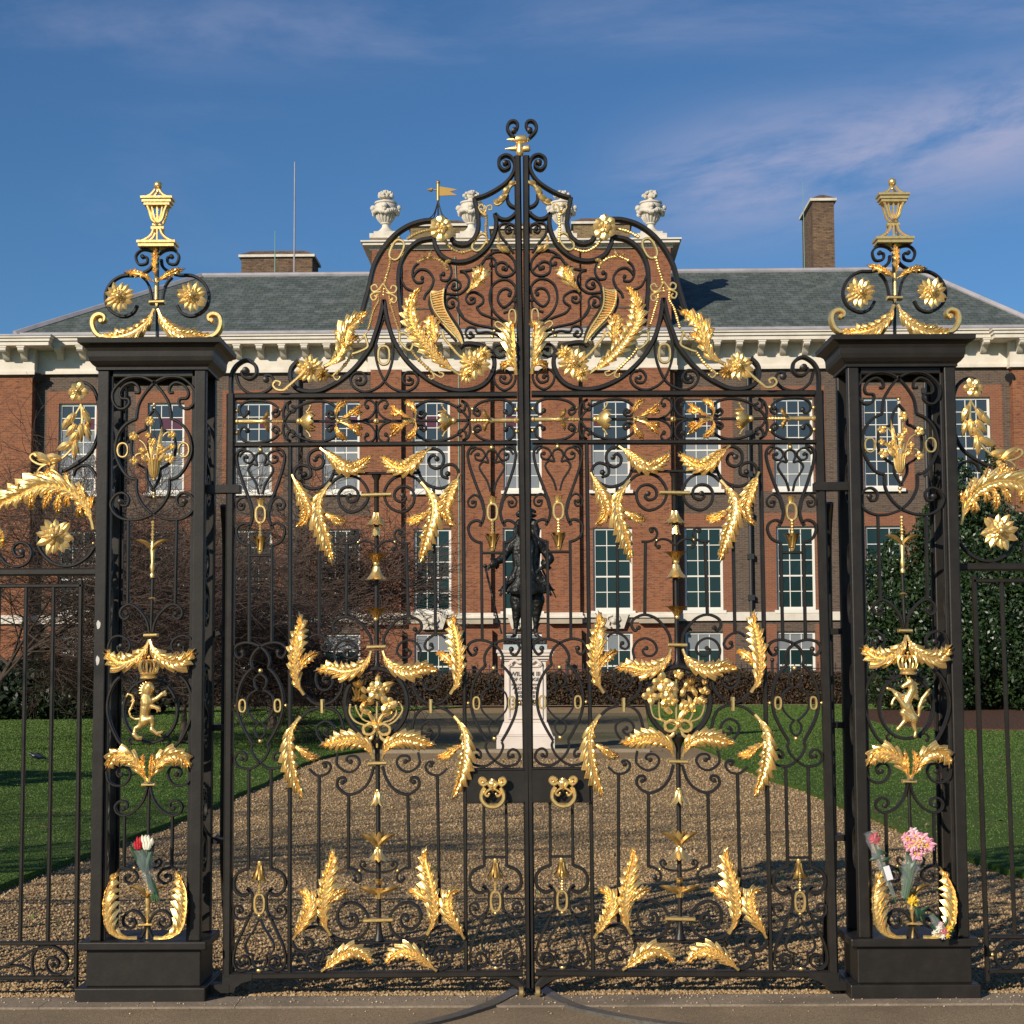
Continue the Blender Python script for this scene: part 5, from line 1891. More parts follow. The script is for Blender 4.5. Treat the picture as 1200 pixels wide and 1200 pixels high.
# ---- slate roof with lead ridge and hips
ze = pz(389, -.8) + .05
RD = 6.0
zr = pz(320.5, RD)
ul, ur = PL(18, 389, -.9)[0], PL(1222, 389, -.9)[0]
rl, rr = PL(236, 322, RD)[0], PL(1072, 318, RD)[0]
g = Geo()
y0, y1 = -.95, 13.0
g.add([(ul, y0, ze), (ur, y0, ze), (rr, RD, zr), (rl, RD, zr), (ul, y1, ze), (ur, y1, ze)], [(0, 1, 2, 3), (0, 3, 4), (1, 5, 2), (3, 2, 5, 4)])
roof = part('roof', g, SLATE)
part('ridge_capping', Geo().tube([(rl, RD, zr + .02), (rr, RD, zr + .02)], .13, 8), LEAD, True, parent=roof)
for a, b in (((ul, y0, ze), (rl, RD, zr)), ((ur, y0, ze), (rr, RD, zr))):
    part('hip_capping', Geo().tube([a, b], .16, 6), LEAD, True, parent=roof)
part('eaves_flashing', Geo().box(ul + .2, ur - .2, y0 - .01, y0 + .1, ze - .02, ze + .06), LEAD, parent=roof)

# ---- attic storey of the centre block
za0, za1 = pz(389, DC), pz(292, DC)
a0, a1 = pu(436, 330, DC), pu(786, 330, DC)
part('attic_wall', Geo().box(a0, a1, DC, 4.5, za0 - .2, za1), RED_BRICK)
for a, b in ((436, 470), (539, 575), (644, 679), (751, 786)):
    part('attic_pilaster', Geo().box(pu(a, 330, DC) + (0.001 if a == 436 else 0), pu(b, 330, DC), DC - .12, DC, za0, za1 - .01), RED_BRICK)
for a, b in ((474, 535), (579, 640), (683, 747)):
    part('attic_panel', Geo().box(pu(a, 330, DC) + .3, pu(b, 330, DC) - .3, DC - .04, DC, pz(362, DC), pz(360, DC)), BROWN_BRICK)
zk = pz(280, DC - .4)
g = Geo()
for k, (za, zb, o) in enumerate(((0, .30, .10), (.30, .45, .18), (.45, .80, .36), (.80, 1.0, .44))):
    g.box(a0 - o, a1 + o, DC - o, 4.5 + o, za1 + (zk - za1) * za + .001 * k, za1 + (zk - za1) * zb)
part('attic_cornice', g, CREAM)
for i in range(88):
    u = a0 - .05 + (a1 - a0 + .1) * (i + .5) / 88
    if i == 0:
        dg = Geo()
    dg.box(u - .035, u + .035, DC - .19, DC - .09, za1 + .10, za1 + .19)
struct(part('dentil_course', dg, CREAM), 'stuff')


# ---- chimneys
def chimney(px0, px1, py0, py1, dn, depth, m, label=None, side=0):
    u0, u1 = pu(px0, py0, dn), pu(px1, py0, dn)
    z1 = pz(py0, dn)
    z0 = pz(py1, dn) - 3
    ch = part('chimney', Geo().box(u0, u1, dn, dn + depth, z0, z1 - .32), m, label=label)
    g = Geo().box(u0 - .12, u1 + .12, dn - .12, dn + depth + .12, z1 - .32, z1 - .20)
    part('stone_coping', g, STONE, parent=ch)
    g = Geo()
    o = .10
    g.add([(u0 - o, dn - o, z1 - .199), (u1 + o, dn - o, z1 - .199), (u1 + o, dn + depth + o, z1 - .199), (u0 - o, dn + depth + o, z1 - .199),
           (u0 + .4, dn + .3, z1 + .05), (u1 - .4, dn + .3, z1 + .05), (u1 - .4, dn + depth - .3, z1 + .05), (u0 + .4, dn + depth - .3, z1 + .05)],
          [(4, 5, 6, 7), (0, 1, 5, 4), (1, 2, 6, 5), (2, 3, 7, 6), (3, 0, 4, 7)])
    part('weathered_cap', g, STOCK_BRICK, parent=ch)
    return ch


chimney(283, 366, 291, 325, 9, 2.2, STOCK_BRICK, 'broad sooty chimney stack on the left wing')
chimney(952, 977, 231, 318, 7, 3.4, STOCK_BRICK, 'tall narrow chimney stack on the right wing')
YB = brick_mat('yellow_stock_brick', (0.30, 0.21, 0.10), (0.20, 0.135, 0.07), (0.16, 0.13, 0.09), (0.07, 0.05, 0.035), stain=(0.05, 0.04, 0.03))
chimney(481, 547, 257, 290, 14, 1.8, YB)
chimney(576, 640, 261, 290, 14, 1.8, YB)
chimney(672, 738, 256, 290, 14, 1.8, YB)

# ---- downpipes, lightning conductor, masts
for px, y0, y1 in ((349.5, 436, 790), (878.5, 436, 790), (143.5, 445, 790), (1086.5, 440, 790)):
    u = pu(px)
    g = Geo().tube([(u, -.13, pz(y1)), (u, -.13, pz(y0))], .075, 8)
    p_ = part('downpipe', g, PIPE, True)
    for y in range(465, 780, 48):
        part('pipe_bracket', Geo().box(u - .13, u + .13, -.22, 0, pz(y), pz(y) + .22), PIPE, parent=p_)
    part('hopper_head', Geo().box(u - .2, u + .2, -.32, 0, pz(y0 + 3) - .1, pz(y0) + .05), PIPE, parent=p_)
u = pu(538, 600, DC)
part('lightning_conductor', Geo().tube([(u - .15, DC - .05, pz(300, DC)), (u, DC - .05, pz(380, DC))], .02, 5).tube([(u, DC - .24, pz(436, DC)), (u, DC - .05, pz(470, DC)), (u, DC - .05, pz(720, DC))], .025, 5), PATINA, True)
for px, y0, y1, dn, r_, m in ((322.5, 268, 322, 6.3, .03, PATINA), (345.5, 187, 322, 7.5, .045, LEAD), (941, 216, 322, 6.8, .02, PATINA)):
    part('roof_mast', Geo().tube([(pu(px, y0, dn), dn, pz(y1, dn) - 1), (pu(px, y0, dn), dn, pz(y0, dn))], [r_, r_ * .6], 6), m, True)
for px, sg in ((44, 1), (1184, -1)):
    u, z = PL(px, 441, -.1)
    g = Geo().tube([(u - sg * .25, 0, z + .15), (u, -.35, z)], .03, 6)
    g.lathe((u, -.35, z), [(0, .08), (.05, .16), (.22, .22), (.26, .21)], (sg * .5, -.6, -.5), 10)
    part('floodlight', g, PIPE, True)

# ---- stone urns on the attic
for k, (px, lab) in enumerate(((452, 'carved white urn at the far left end of the parapet'), (552.5, 'carved white urn left of the gate centre, beside the weathervane'),
                               (658.5, 'carved white urn just right of the crest of the gate'), (763, 'carved white urn at the far right end of the parapet'))):
    dn = .1
    u, zb = PL(px, 281, dn)
    zt = pz(220, dn)
    H_ = zt - zb
    wp = PO + PU * u + PN * dn
    ur_ = empty('stone_urn', lab, 'urn', (wp.x, wp.y, zb), group='urns along the parapet', rz=-TH)
    w = .57

    def up(name, g, sm=True):
        return emit(name, g, STONE, ur_, smooth=sm, local=True)
    up('pedestal', Geo().box(-.62, .62, -.6, .6, -.05, .14).box(-.46, .46, -.45, .45, .141, .26), False)
    up('foot', Geo().lathe((0, 0, .26), [(0, .40), (.06, .40), (.10, .30), (.26, .16), (.36, .15), (.40, .22), (.44, .22)], seg=16))
    up('bowl', Geo().lathe((0, 0, .70), [(0, .15), (.08, .25), (.20, .32), (.34, .36), (.44, .40), (.60, .46), (.72, .47), (.80, .42), (.82, .47), (.88, .47), (.90, .36), (.97, .19), (1.05, .11), (1.10, .10)], seg=20))
    g = Geo()
    for i in range(16):
        a = 2 * math.pi * i / 16
        g.tube([(math.cos(a) * r_, math.sin(a) * r_, .70 + h) for r_, h in ((.17, .02), (.28, .12), (.35, .24), (.38, .33))], .05, 5)
    up('gadroons', g)
    g = Geo()
    rnd = random.Random(k)
    for i in range(34):
        a = 2 * math.pi * i / 34
        sag = .12 * abs(math.sin(a * 2))
        g.ball((math.cos(a) * .49, math.sin(a) * .49, 1.36 - .30 + sag + rnd.uniform(-.02, .02)), rnd.uniform(.07, .11), 6, 5)
    for a in (0, math.pi / 2, math.pi, -math.pi / 2):
        g.ball((math.cos(a) * .53, math.sin(a) * .53, 1.34), .13, 8, 6)
        g.ball((math.cos(a) * .53, math.sin(a) * .53, 1.20), .08, 8, 6)
    up('garland', g)
    g = Geo()
    for i in range(46):
        a, e = rnd.uniform(0, 6.28), rnd.uniform(-.4, 1.4)
        rr = rnd.uniform(.20, .34)
        g.ball((math.cos(a) * math.cos(e) * rr, math.sin(a) * math.cos(e) * rr, 1.86 + math.sin(e) * .17), rnd.uniform(.05, .085), 6, 4)
    g.ball((0, 0, 1.86), .22, 10, 6, (1, 1, .8))
    up('flower_finial', g)

# ---- weathervane
dn = 14.6
u, zb = PL(513.5, 260, dn)
wp = PO + PU * u + PN * dn
wv = empty('weathervane', 'gilt swallow-tailed weathervane on a wrought iron stand', 'weathervane', (wp.x, wp.y, zb), rz=-TH)
s_ = 1 / FPX * (wp.y - CAM.y)
emit('mast', Geo().tube([(0, 0, -.3), (0, 0, 49 * s_)], .045, 6), PIPE, wv, local=True)
g = Geo()
for sx, sy in ((1, 1), (1, -1), (-1, 1), (-1, -1)):
    g.tube(crom([(sx * 12 * s_, sy * 12 * s_, 0), (sx * 5 * s_, sy * 5 * s_, 8 * s_), (sx * .5 * s_, 0, 24 * s_)], 4), .03, 5)
emit('stand', g, PIPE, wv, local=True)
emit('gilt_mast', Geo().tube([(0, 0, 26 * s_), (0, 0, 47 * s_)], .07, 8).ball((0, 0, 48 * s_), .1, 8, 6), GOLD2, wv, local=True)
g = Geo()
fl = [(1, 43), (13, 41), (23, 39), (14, 36.5), (23, 32), (13, 32), (1, 31.5)]
g.add([(a * s_, -.03, b * s_) for a, b in fl] + [(a * s_, .03, b * s_) for a, b in fl],
      [(0, 3, 2, 1), (0, 6, 3), (3, 6, 5, 4), (7, 8, 9, 10), (7, 10, 13), (10, 11, 12, 13)] + [(i, (i + 1) % 7, (i + 1) % 7 + 7, i + 7) for i in range(7)])
emit('flag', g, GOLD2, wv, local=True, smooth=False)
g = Geo().tube([(0, 0, 39 * s_), (-8 * s_, 0, 39 * s_)], .04, 6).lathe((-7 * s_, 0, 39 * s_), [(0, .12), (.28, 0.01)], (-1, 0, 0), 8)
emit('pointer', g, GOLD2, wv, local=True)

# ================================================================== GROUND
def ground_mat(name, cols, scale, rough=0.95, bump=(60, .6, .01), second=None):
    """cols = list of (position, colour) along a fine noise; second = (scale, colour, lo, hi)"""
    m = bpy.data.materials.new(name)
    m.use_nodes = True
    n, l = m.node_tree.nodes, m.node_tree.links
    b = n['Principled BSDF']
    b.inputs['Roughness'].default_value = rough
    b.inputs['Specular IOR Level'].default_value = 0.2
    tc = n.new('ShaderNodeTexCoord')
    t = n.new('ShaderNodeTexNoise')
    t.inputs['Scale'].default_value = scale
    t.inputs['Detail'].default_value = 4
    t.inputs['Roughness'].default_value = 0.7
    l.new(tc.outputs['Object'], t.inputs['Vector'])
    c = n.new('ShaderNodeValToRGB')
    while len(c.color_ramp.elements) < len(cols):
        c.color_ramp.elements.new(0.5)
    for e, (p, q) in zip(c.color_ramp.elements, cols):
        e.position = p
        e.color = (*q, 1)
    l.new(t.outputs['Fac'], c.inputs[0])
    out = c.outputs[0]
    if second:
        t2 = n.new('ShaderNodeTexNoise')
        t2.inputs['Scale'].default_value = second[0]
        t2.inputs['Detail'].default_value = 7
        l.new(tc.outputs['Object'], t2.inputs['Vector'])
        c2 = n.new('ShaderNodeValToRGB')
        c2.color_ramp.elements[0].position = second[2]
        c2.color_ramp.elements[1].position = second[3]
        l.new(t2.outputs['Fac'], c2.inputs[0])
        mx = n.new('ShaderNodeMix')
        mx.data_type = 'RGBA'
        l.new(c2.outputs[0], mx.inputs[0])
        l.new(out, mx.inputs[6])
        mx.inputs[7].default_value = (*second[1], 1)
        out = mx.outputs[2]
    l.new(out, b.inputs['Base Color'])
    t3 = n.new('ShaderNodeTexVoronoi')
    t3.inputs['Scale'].default_value = bump[0]
    l.new(tc.outputs['Object'], t3.inputs['Vector'])
    bp = n.new('ShaderNodeBump')
    bp.inputs['Strength'].default_value = bump[1]
    bp.inputs['Distance'].default_value = bump[2]
    l.new(t3.outputs['Distance'], bp.inputs['Height'])
    l.new(bp.outputs[0], b.inputs['Normal'])
    return m


GRAVEL = ground_mat('tan_gravel', [(.30, (.14, .092, .046)), (.48, (.30, .205, .108)), (.62, (.42, .305, .175)), (.75, (.62, .49, .32))], 75, bump=(38, .9, .02),
                    second=(.35, (.22, .150, .085), .50, .85))
GRASS = ground_mat('mown_grass', [(.32, (.034, .072, .009)), (.52, (.056, .110, .012)), (.72, (.085, .145, .022))], 24, bump=(45, .8, .02),
                   second=(.35, (.095, .115, .030), .48, .82))
DRYGRASS = ground_mat('worn_olive_grass', [(.32, (.13, .105, .060)), (.55, (.20, .16, .095)), (.75, (.27, .22, .14))], 18, bump=(40, .6, .02),
                      second=(.25, (.060, .075, .032), .45, .75))
PAVE = ground_mat('brown_tarmac', [(.30, (.13, .092, .055)), (.46, (.23, .170, .108)), (.60, (.32, .245, .160)), (.72, (.50, .40, .28))], 130, bump=(150, .5, .004),
                  second=(1.6, (.14, .105, .075), .45, .9))
KERB = ground_mat('threshold_stone', [(.30, (.20, .155, .115)), (.6, (.30, .24, .18)), (.8, (.38, .32, .25))], 60, bump=(60, .3, .004), second=(2.2, (.13, .105, .08), .45, .8))
PALEKERB = ground_mat('pale_kerb', [(.3, (.24, .19, .13)), (.7, (.31, .25, .18))], 20, bump=(20, .2, .004))
SOIL = ground_mat('bare_red_soil', [(.3, (.050, .024, .015)), (.55, (.10, .050, .030)), (.75, (.15, .080, .05))], 12, bump=(9, 1.0, .05))
PATHM = ground_mat('tan_path', [(.3, (.26, .19, .12)), (.7, (.36, .28, .19))], 30)


def sheet(name, pts, z, m, label=None, edge=0.0, n=1):
    g = Geo()
    k = len(pts)
    if edge:
        g.add([(p[0], p[1], z) for p in pts] + [(p[0], p[1], z - edge) for p in pts], [tuple(range(k))] + [(i, i + k, (i + 1) % k + k, (i + 1) % k) for i in range(k)])
    else:
        g.add([(p[0], p[1], z) for p in pts], [tuple(range(k))])
    o = emit(name, g, m, None, smooth=False, raw=True)
    return struct(o)


def grp(txt, n=4, smooth=True):
    pts = [GR(*p) for p in P(txt)]
    return crom(pts, n) if smooth else pts


sheet('ground', [(-900, -60), (900, -60), (900, 900), (-900, 900)], -0.02, GRASS)
sheet('gravel_forecourt', [(-40, -0.02), (40, -0.02), (40, 64), (-40, 64)], 0.0, GRAVEL)
rnd = random.Random(5)
el = grp('-260,1150 0,1044 110,1004 190,972 250,948 285,932 312,920 337,907 360,896 377,890 400,885 430,881', 5)
el = [(x + rnd.uniform(-.02, .02), y + rnd.uniform(-.02, .02)) for x, y in el]
left = el + [GR(436, 836)] + [(-1.6, 61), (-60, 61), (-60, 2)]
sheet('lawn', left, 0.05, GRASS, edge=0.07)
er = grp('762,866 780,872 818,877 867,901 899,915 937,926 960,937 980,946 1020,960 1044,971 1085,988 1130,1008 1200,1032 1500,1110', 5)
er = [(x + rnd.uniform(-.02, .02), y + rnd.uniform(-.02, .02)) for x, y in er]
right = [(60, 2), (60, 61), (5.2, 61)] + er[:0] + [GR(757, 836)] + er
sheet('lawn', list(reversed(right)), 0.05, GRASS, edge=0.07)
sheet('worn_grass_plot', [GR(440, 878), GR(757, 877), GR(753, 834), (-1.2, 61), ][:0] + [GR(441, 878.5), GR(756, 877.5), GR(750, 836), GR(442, 836)], 0.012, DRYGRASS)
k0, k1 = GR(436, 883), GR(762, 882)
kb = Geo().box(k0[0], k1[0], k0[1], k0[1] + .35, -.01, .06)
struct(emit('kerb', kb, PALEKERB, None, smooth=False, raw=True))
sheet('garden_path', [(-45, 60), (45, 60), (45, 68), (-45, 68)], 0.056, PATHM)
bed = grp('1003,834 1004,842 1035,851 1075,856 1130,858 1200,859 1320,860 1320,833 1150,832.5', 1, False)
sheet('soil_bed', bed, 0.085, SOIL, edge=.04)
struct(emit('pavement', Geo().add([(-30, -0.285, 0.004), (30, -0.285, 0.004), (30, -14, 0.004), (-30, -14, 0.004)], [(3, 2, 1, 0)]), PAVE, None, smooth=False, raw=True))
# threshold stones, butted, with open joints
thr = struct(emit('threshold', Geo().add([(-30, -0.28, 0.002), (30, -0.28, 0.002), (30, -0.015, 0.002), (-30, -0.015, 0.002)], [(0, 1, 2, 3)]), PAVE, None, smooth=False, raw=True))
xs = -4.6
k = 0
while xs < 4.6:
    w_ = (1.05, 1.32, .92, 1.18)[k % 4]
    emit('stone', Geo().box(xs + .0015, xs + w_ - .0015, -.275, -.02, -.02, .012), KERB, thr, smooth=False, raw=True)
    xs += w_
    k += 1

# quadrant tracks let into the pavement, one per gate leaf
for sg, lab in ((-1, 'curved iron floor track in the pavement, sweeping to the left'), (1, 'curved iron floor track in the pavement, sweeping to the right')):
    pts = P('609.5,1159 604,1164 592,1171 575,1180 550,1188.5 522,1197 480,1206 430,1212') if sg < 0 else P('632,1159 640,1165 655,1174 676,1183 705,1190 742,1197 790,1204 850,1209')
    c = crom([GR(*p) for p in pts], 5)
    g = Geo()
    vs, n = [], len(c)
    for i, p in enumerate(c):
        a, b = c[max(0, i - 1)], c[min(n - 1, i + 1)]
        L = math.dist(a, b)
        nx, ny = -(b[1] - a[1]) / L * .032, (b[0] - a[0]) / L * .032
        vs += [(p[0] - nx, p[1] - ny, .018), (p[0] + nx, p[1] + ny, .018), (p[0] - nx, p[1] - ny, 0), (p[0] + nx, p[1] + ny, 0)]
    fs = []
    for i in range(n - 1):
        q = i * 4
        fs += [(q, q + 4, q + 5, q + 1), (q, q + 2, q + 6, q + 4), (q + 1, q + 5, q + 7, q + 3)]
    g.add(vs, fs)
    TRACK = mat('worn_track_iron', (.15, .14, .125), .45, .3, noise=(30, (.08, .075, .07), 5, .4, .8))
    tag(emit('floor_track', g, TRACK, None, smooth=False, raw=True), lab, 'gate track', 'pair of floor tracks')


# ---- loose stones and grass blades: far too many to count
def np_object(name, V, F, m, kind='stuff', smooth=False):
    me = bpy.data.meshes.new(name)
    me.vertices.add(len(V))
    me.vertices.foreach_set('co', V.astype(np.float32).ravel())
    k = F.shape[1]
    me.loops.add(F.size)
    me.loops.foreach_set('vertex_index', F.astype(np.int32).ravel())
    me.polygons.add(len(F))
    me.polygons.foreach_set('loop_start', np.arange(0, F.size, k, dtype=np.int32))
    me.materials.append(m)
    me.update(calc_edges=True)
    o = bpy.data.objects.new(name, me)
    COL.objects.link(o)
    if kind:
        o['kind'] = kind
    if smooth:
        me.shade_smooth()
    return o


def rand_mat(name, cols, rough=.8, per='island', trans=0.0, spec=.4):
    """colour picked per loose piece"""
    m = bpy.data.materials.new(name)
    m.use_nodes = True
    n, l = m.node_tree.nodes, m.node_tree.links
    b = n['Principled BSDF']
    b.inputs['Roughness'].default_value = rough
    b.inputs['Specular IOR Level'].default_value = spec
    ge = n.new('ShaderNodeNewGeometry')
    c = n.new('ShaderNodeValToRGB')
    while len(c.color_ramp.elements) < len(cols):
        c.color_ramp.elements.new(.5)
    for i, (e, q) in enumerate(zip(c.color_ramp.elements, cols)):
        e.position = i / max(1, len(cols) - 1)
        e.color = (*q, 1)
    l.new(ge.outputs['Random Per Island'], c.inputs[0])
    l.new(c.outputs[0], b.inputs['Base Color'])
    return m


rng = np.random.default_rng(7)


def in_poly(px, py, poly):
    inside = np.zeros(len(px), bool)
    j = len(poly) - 1
    for i in range(len(poly)):
        xi, yi = poly[i]
        xj, yj = poly[j]
        c = ((yi > py) != (yj > py)) & (px < (xj - xi) * (py - yi) / (yj - yi + 1e-12) + xi)
        inside ^= c
        j = i
    return inside


N = 190000
d = 8.9 + (rng.random(N) ** 1.7) * 22
y = d + CAM.y
x = (rng.random(N) - .5) * d * 0.66
keep = ~(in_poly(x, y, left) | in_poly(x, y, right))
x, y, d = x[keep], y[keep], d[keep]
N = len(x)
s = (0.0045 + 0.008 * rng.random(N) ** 3) * (0.7 + d / 24)
oct_ = np.array([(1, 0, 0), (0, 1, 0), (-1, 0, 0), (0, -1, 0), (0, 0, .8), (0, 0, -.6)])
rot = rng.random(N) * 6.28
st = rng.uniform(.6, 1.3, (N, 3))
V = oct_[None] * st[:, None] * s[:, None, None]
ca, sa = np.cos(rot)[:, None], np.sin(rot)[:, None]
V = np.stack([V[..., 0] * ca - V[..., 1] * sa, V[..., 0] * sa + V[..., 1] * ca, V[..., 2]], -1)
V = V + rng.normal(0, .12, V.shape) * s[:, None, None]
V += np.stack([x, y, s * .35], -1)[:, None]
F = np.array([(0, 1, 4), (1, 2, 4), (2, 3, 4), (3, 0, 4), (1, 0, 5), (2, 1, 5), (3, 2, 5), (0, 3, 5)])
FF = (F[None] + (np.arange(N) * 6)[:, None, None]).reshape(-1, 3)
np_object('pebbles', V.reshape(-1, 3), FF, rand_mat('pebble_stone', [(.19, .11, .048), (.37, .235, .11), (.46, .32, .17), (.31, .205, .10), (.56, .42, .25)]))


def blades(name, poly, x0, x1, y0, y1, N, hgt, z0, m):
    x = rng.uniform(x0, x1, N)
    y = y0 + (y1 - y0) * rng.random(N) ** 1.5
    k = in_poly(x, y, poly) & ~in_poly(x, y, bed)
    x, y = x[k], y[k]
    n = len(x)
    h = hgt * rng.uniform(.5, 1.2, n) * (0.8 + y / 30)
    a = rng.random(n) * 6.28
    w = .005 + y * .0003
    lean = rng.normal(0, .45, (n, 2)) * h[:, None]
    V = np.stack([np.stack([x - np.cos(a) * w, y - np.sin(a) * w, np.full(n, z0)], -1), np.stack([x + np.cos(a) * w, y + np.sin(a) * w, np.full(n, z0)], -1),
                  np.stack([x + lean[:, 0], y + lean[:, 1], z0 + h], -1)], 1)
    np_object(name, V.reshape(-1, 3), np.arange(n * 3).reshape(-1, 3), m)


BLADE = rand_mat('grass_blades', [(.034, .076, .009), (.054, .108, .012), (.074, .135, .018), (.12, .155, .035)], .7)
blades('grass', left, -15, -.9, 3, 60, 260000, .011, .05, BLADE)
blades('grass', right, 1.5, 17, 3, 60, 260000, .011, .05, BLADE)

# fringe weeds on the gravel
N = 2500
x = rng.uniform(-6, 6, N)
y = rng.uniform(.2, 9, N)
pk = (np.sin(x * 3.1 + y * 1.7) + np.sin(x * 1.3 - y * 2.9)) > 1.45
x, y = x[pk], y[pk]
n = len(x)
a = rng.random(n) * 6.28
V = np.stack([np.stack([x - np.cos(a) * .012, y - np.sin(a) * .012, np.full(n, .0)], -1), np.stack([x + np.cos(a) * .012, y + np.sin(a) * .012, np.full(n, .0)], -1),
              np.stack([x + rng.normal(0, .02, n), y + rng.normal(0, .02, n), rng.uniform(.01, .035, n)], -1)], 1)
np_object('weeds', V.reshape(-1, 3), np.arange(n * 3).reshape(-1, 3), BLADE)

# fallen leaves on the lawns and drive, grit on the pavement
N = 2600
x = rng.uniform(-14, 14, N)
y = rng.uniform(.3, 45, N)
a = rng.random(N) * 6.28
sz = rng.uniform(.018, .04, N)
ca, sa = np.cos(a) * sz, np.sin(a) * sz
z_ = np.where(in_poly(x, y, left) | in_poly(x, y, right), .072, .022)
V = np.stack([np.stack([x - ca, y - sa, z_], -1), np.stack([x + sa * .5, y - ca * .5, z_ + rng.uniform(0, .02, N)], -1), np.stack([x + ca, y + sa, z_ + rng.uniform(0, .015, N)], -1), np.stack([x - sa * .5, y + ca * .5, z_ + .004], -1)], 1)
np_object('fallen_leaves', V.reshape(-1, 3), np.arange(N * 4).reshape(-1, 4), rand_mat('dry_leaves', [(.16, .09, .03), (.24, .16, .07), (.10, .05, .02), (.30, .22, .12)]))
N = 520
x = rng.uniform(-3.2, 3.2, N)
y = -.02 - np.abs(rng.normal(0, .16, N))
s = rng.uniform(.0025, .007, N)
V = oct_[None] * s[:, None, None] + np.stack([x, y, np.where(y > -.275, .012, .004) + s * .4], -1)[:, None]
np_object('grit', V.reshape(-1, 3), (F[None] + (np.arange(N) * 6)[:, None, None]).reshape(-1, 3), rand_mat('grit_stone', [(.20, .13, .07), (.45, .33, .2), (.6, .5, .36)]))

# ================================================================== HEDGE, RAILINGS, SHRUBS


def leaf_cloud(C, size, spread_n=None):
    """quads at centres C (n,3)"""
    n = len(C)
    nrm = rng.normal(size=(n, 3))
    if spread_n is not None:
        nrm = nrm * .8 + spread_n
    nrm /= np.linalg.norm(nrm, axis=1, keepdims=True)
    t = np.cross(nrm, rng.normal(size=(n, 3)))
    t /= np.linalg.norm(t, axis=1, keepdims=True)
    b = np.cross(nrm, t)
    s = (size * rng.uniform(.6, 1.3, n))[:, None]
    V = np.stack([C - t * s, C + b * s * .5 + nrm * s * .12, C + t * s, C - b * s * .5 + nrm * s * .12], 1)
    return V.reshape(-1, 3), np.arange(n * 4).reshape(-1, 4)


HEDGE = rand_mat('dry_beech_leaves', [(.030, .018, .012), (.060, .034, .020), (.10, .055, .028), (.025, .030, .014)], .8)
N = 95000
hx = rng.uniform(-15, 19, N)
face = rng.random(N)
hy = np.where(face < .7, 61.4 + rng.normal(0, .12, N), rng.uniform(61.4, 62.6, N))
hz = np.where(face < .7, rng.uniform(.02, 1.2, N), 1.2 + rng.normal(0, .06, N)) + .06 * np.sin(hx * 2.3) + .05 * np.sin(hx * 5.1)
keep = (hx > -15)
V, F = leaf_cloud(np.stack([hx, hy, np.maximum(hz, .02)], -1), .06)
hedge = np_object('foliage', V, F, HEDGE, 'stuff')
HR = empty('hedge', 'low clipped brown hedge running below the palace windows', 'hedge', (2, 62, 0))
hedge.parent = HR
hedge.matrix_parent_inverse = Matrix.Translation((-2, -62, 0))
core = emit('branches', Geo().box(-15, 19, 61.6, 62.5, 0, 1.08), mat('hedge_twigs', (.018, .012, .009), .9), HR, smooth=False)

# palace area railings
RL = empty('area_railing', 'thin black spiked railing between the hedge and the palace wall', 'railing', (2, 63.2, 0))
g = Geo()
for i in range(150):
    xx = -15.5 + i * .235
    g.box(xx - .014, xx + .014, 63.18, 63.21, 0, 1.56)
    g.add([(xx - .03, 63.195, 1.56), (xx + .03, 63.195, 1.56), (xx, 63.195, 1.70), (xx, 63.225, 1.56)], [(0, 1, 2), (1, 3, 2), (3, 0, 2)])
struct(emit('bars', g, PIPE, RL, smooth=False), 'stuff')
emit('rail', Geo().box(-15.7, 20, 63.17, 63.22, 1.42, 1.46), PIPE, RL, smooth=False)
for i in range(9):
    xx = -14.2 + i * 4.1
    emit('post', Geo().box(xx - .05, xx + .05, 63.14, 63.25, 0, 1.7).ball((xx, 63.195, 1.78), .09, 8, 6), PIPE, RL)

HOLLY = rand_mat('glossy_holly_leaves', [(.008, .020, .007), (.016, .036, .010), (.026, .052, .014), (.044, .072, .022)], .40, spec=.5)
DARKG = rand_mat('dark_laurel_leaves', [(.008, .016, .007), (.014, .028, .010), (.022, .04, .014)], .5)


def shrub(name, label, cat, clumps, n, size, m, base, group=None, stems=()):
    Cs, Ns = [], []
    tot = sum(c[3] * c[4] for c in clumps)
    for cx, cy, cz, rx, rz in clumps:
        k = int(n * rx * rz / tot)
        v = rng.normal(size=(k, 3))
        v /= np.linalg.norm(v, axis=1, keepdims=True)
        rr = rng.uniform(.55, 1.0, k) ** .5
        lump = 1 + .13 * np.sin(v[:, 0] * 7 + cx) * np.sin(v[:, 2] * 8 + cz) + .08 * np.sin(v[:, 0] * 17 + v[:, 2] * 13)
        P_ = np.array([cx, cy, cz]) + v * (rr * lump)[:, None] * np.array([rx, rx * .8, rz])
        kk = P_[:, 2] > .05
        Cs.append(P_[kk])
        Ns.append(v[kk])
    C = np.concatenate(Cs)
    V, F = leaf_cloud(C, size, np.concatenate(Ns) * .7)
    root = empty(name, label, cat, base, group)
    o = np_object('foliage', V, F, m, 'stuff')
    o.parent = root
    o.matrix_parent_inverse = Matrix.Translation(-Vector(base))
    g = Geo()
    for a, b, r0, r1 in stems:
        g.tube([a, b], [r0, r1], 7)
    if stems:
        emit('trunk', g, mat('holly_bark', (.05, .045, .035), .9), root)
    return root


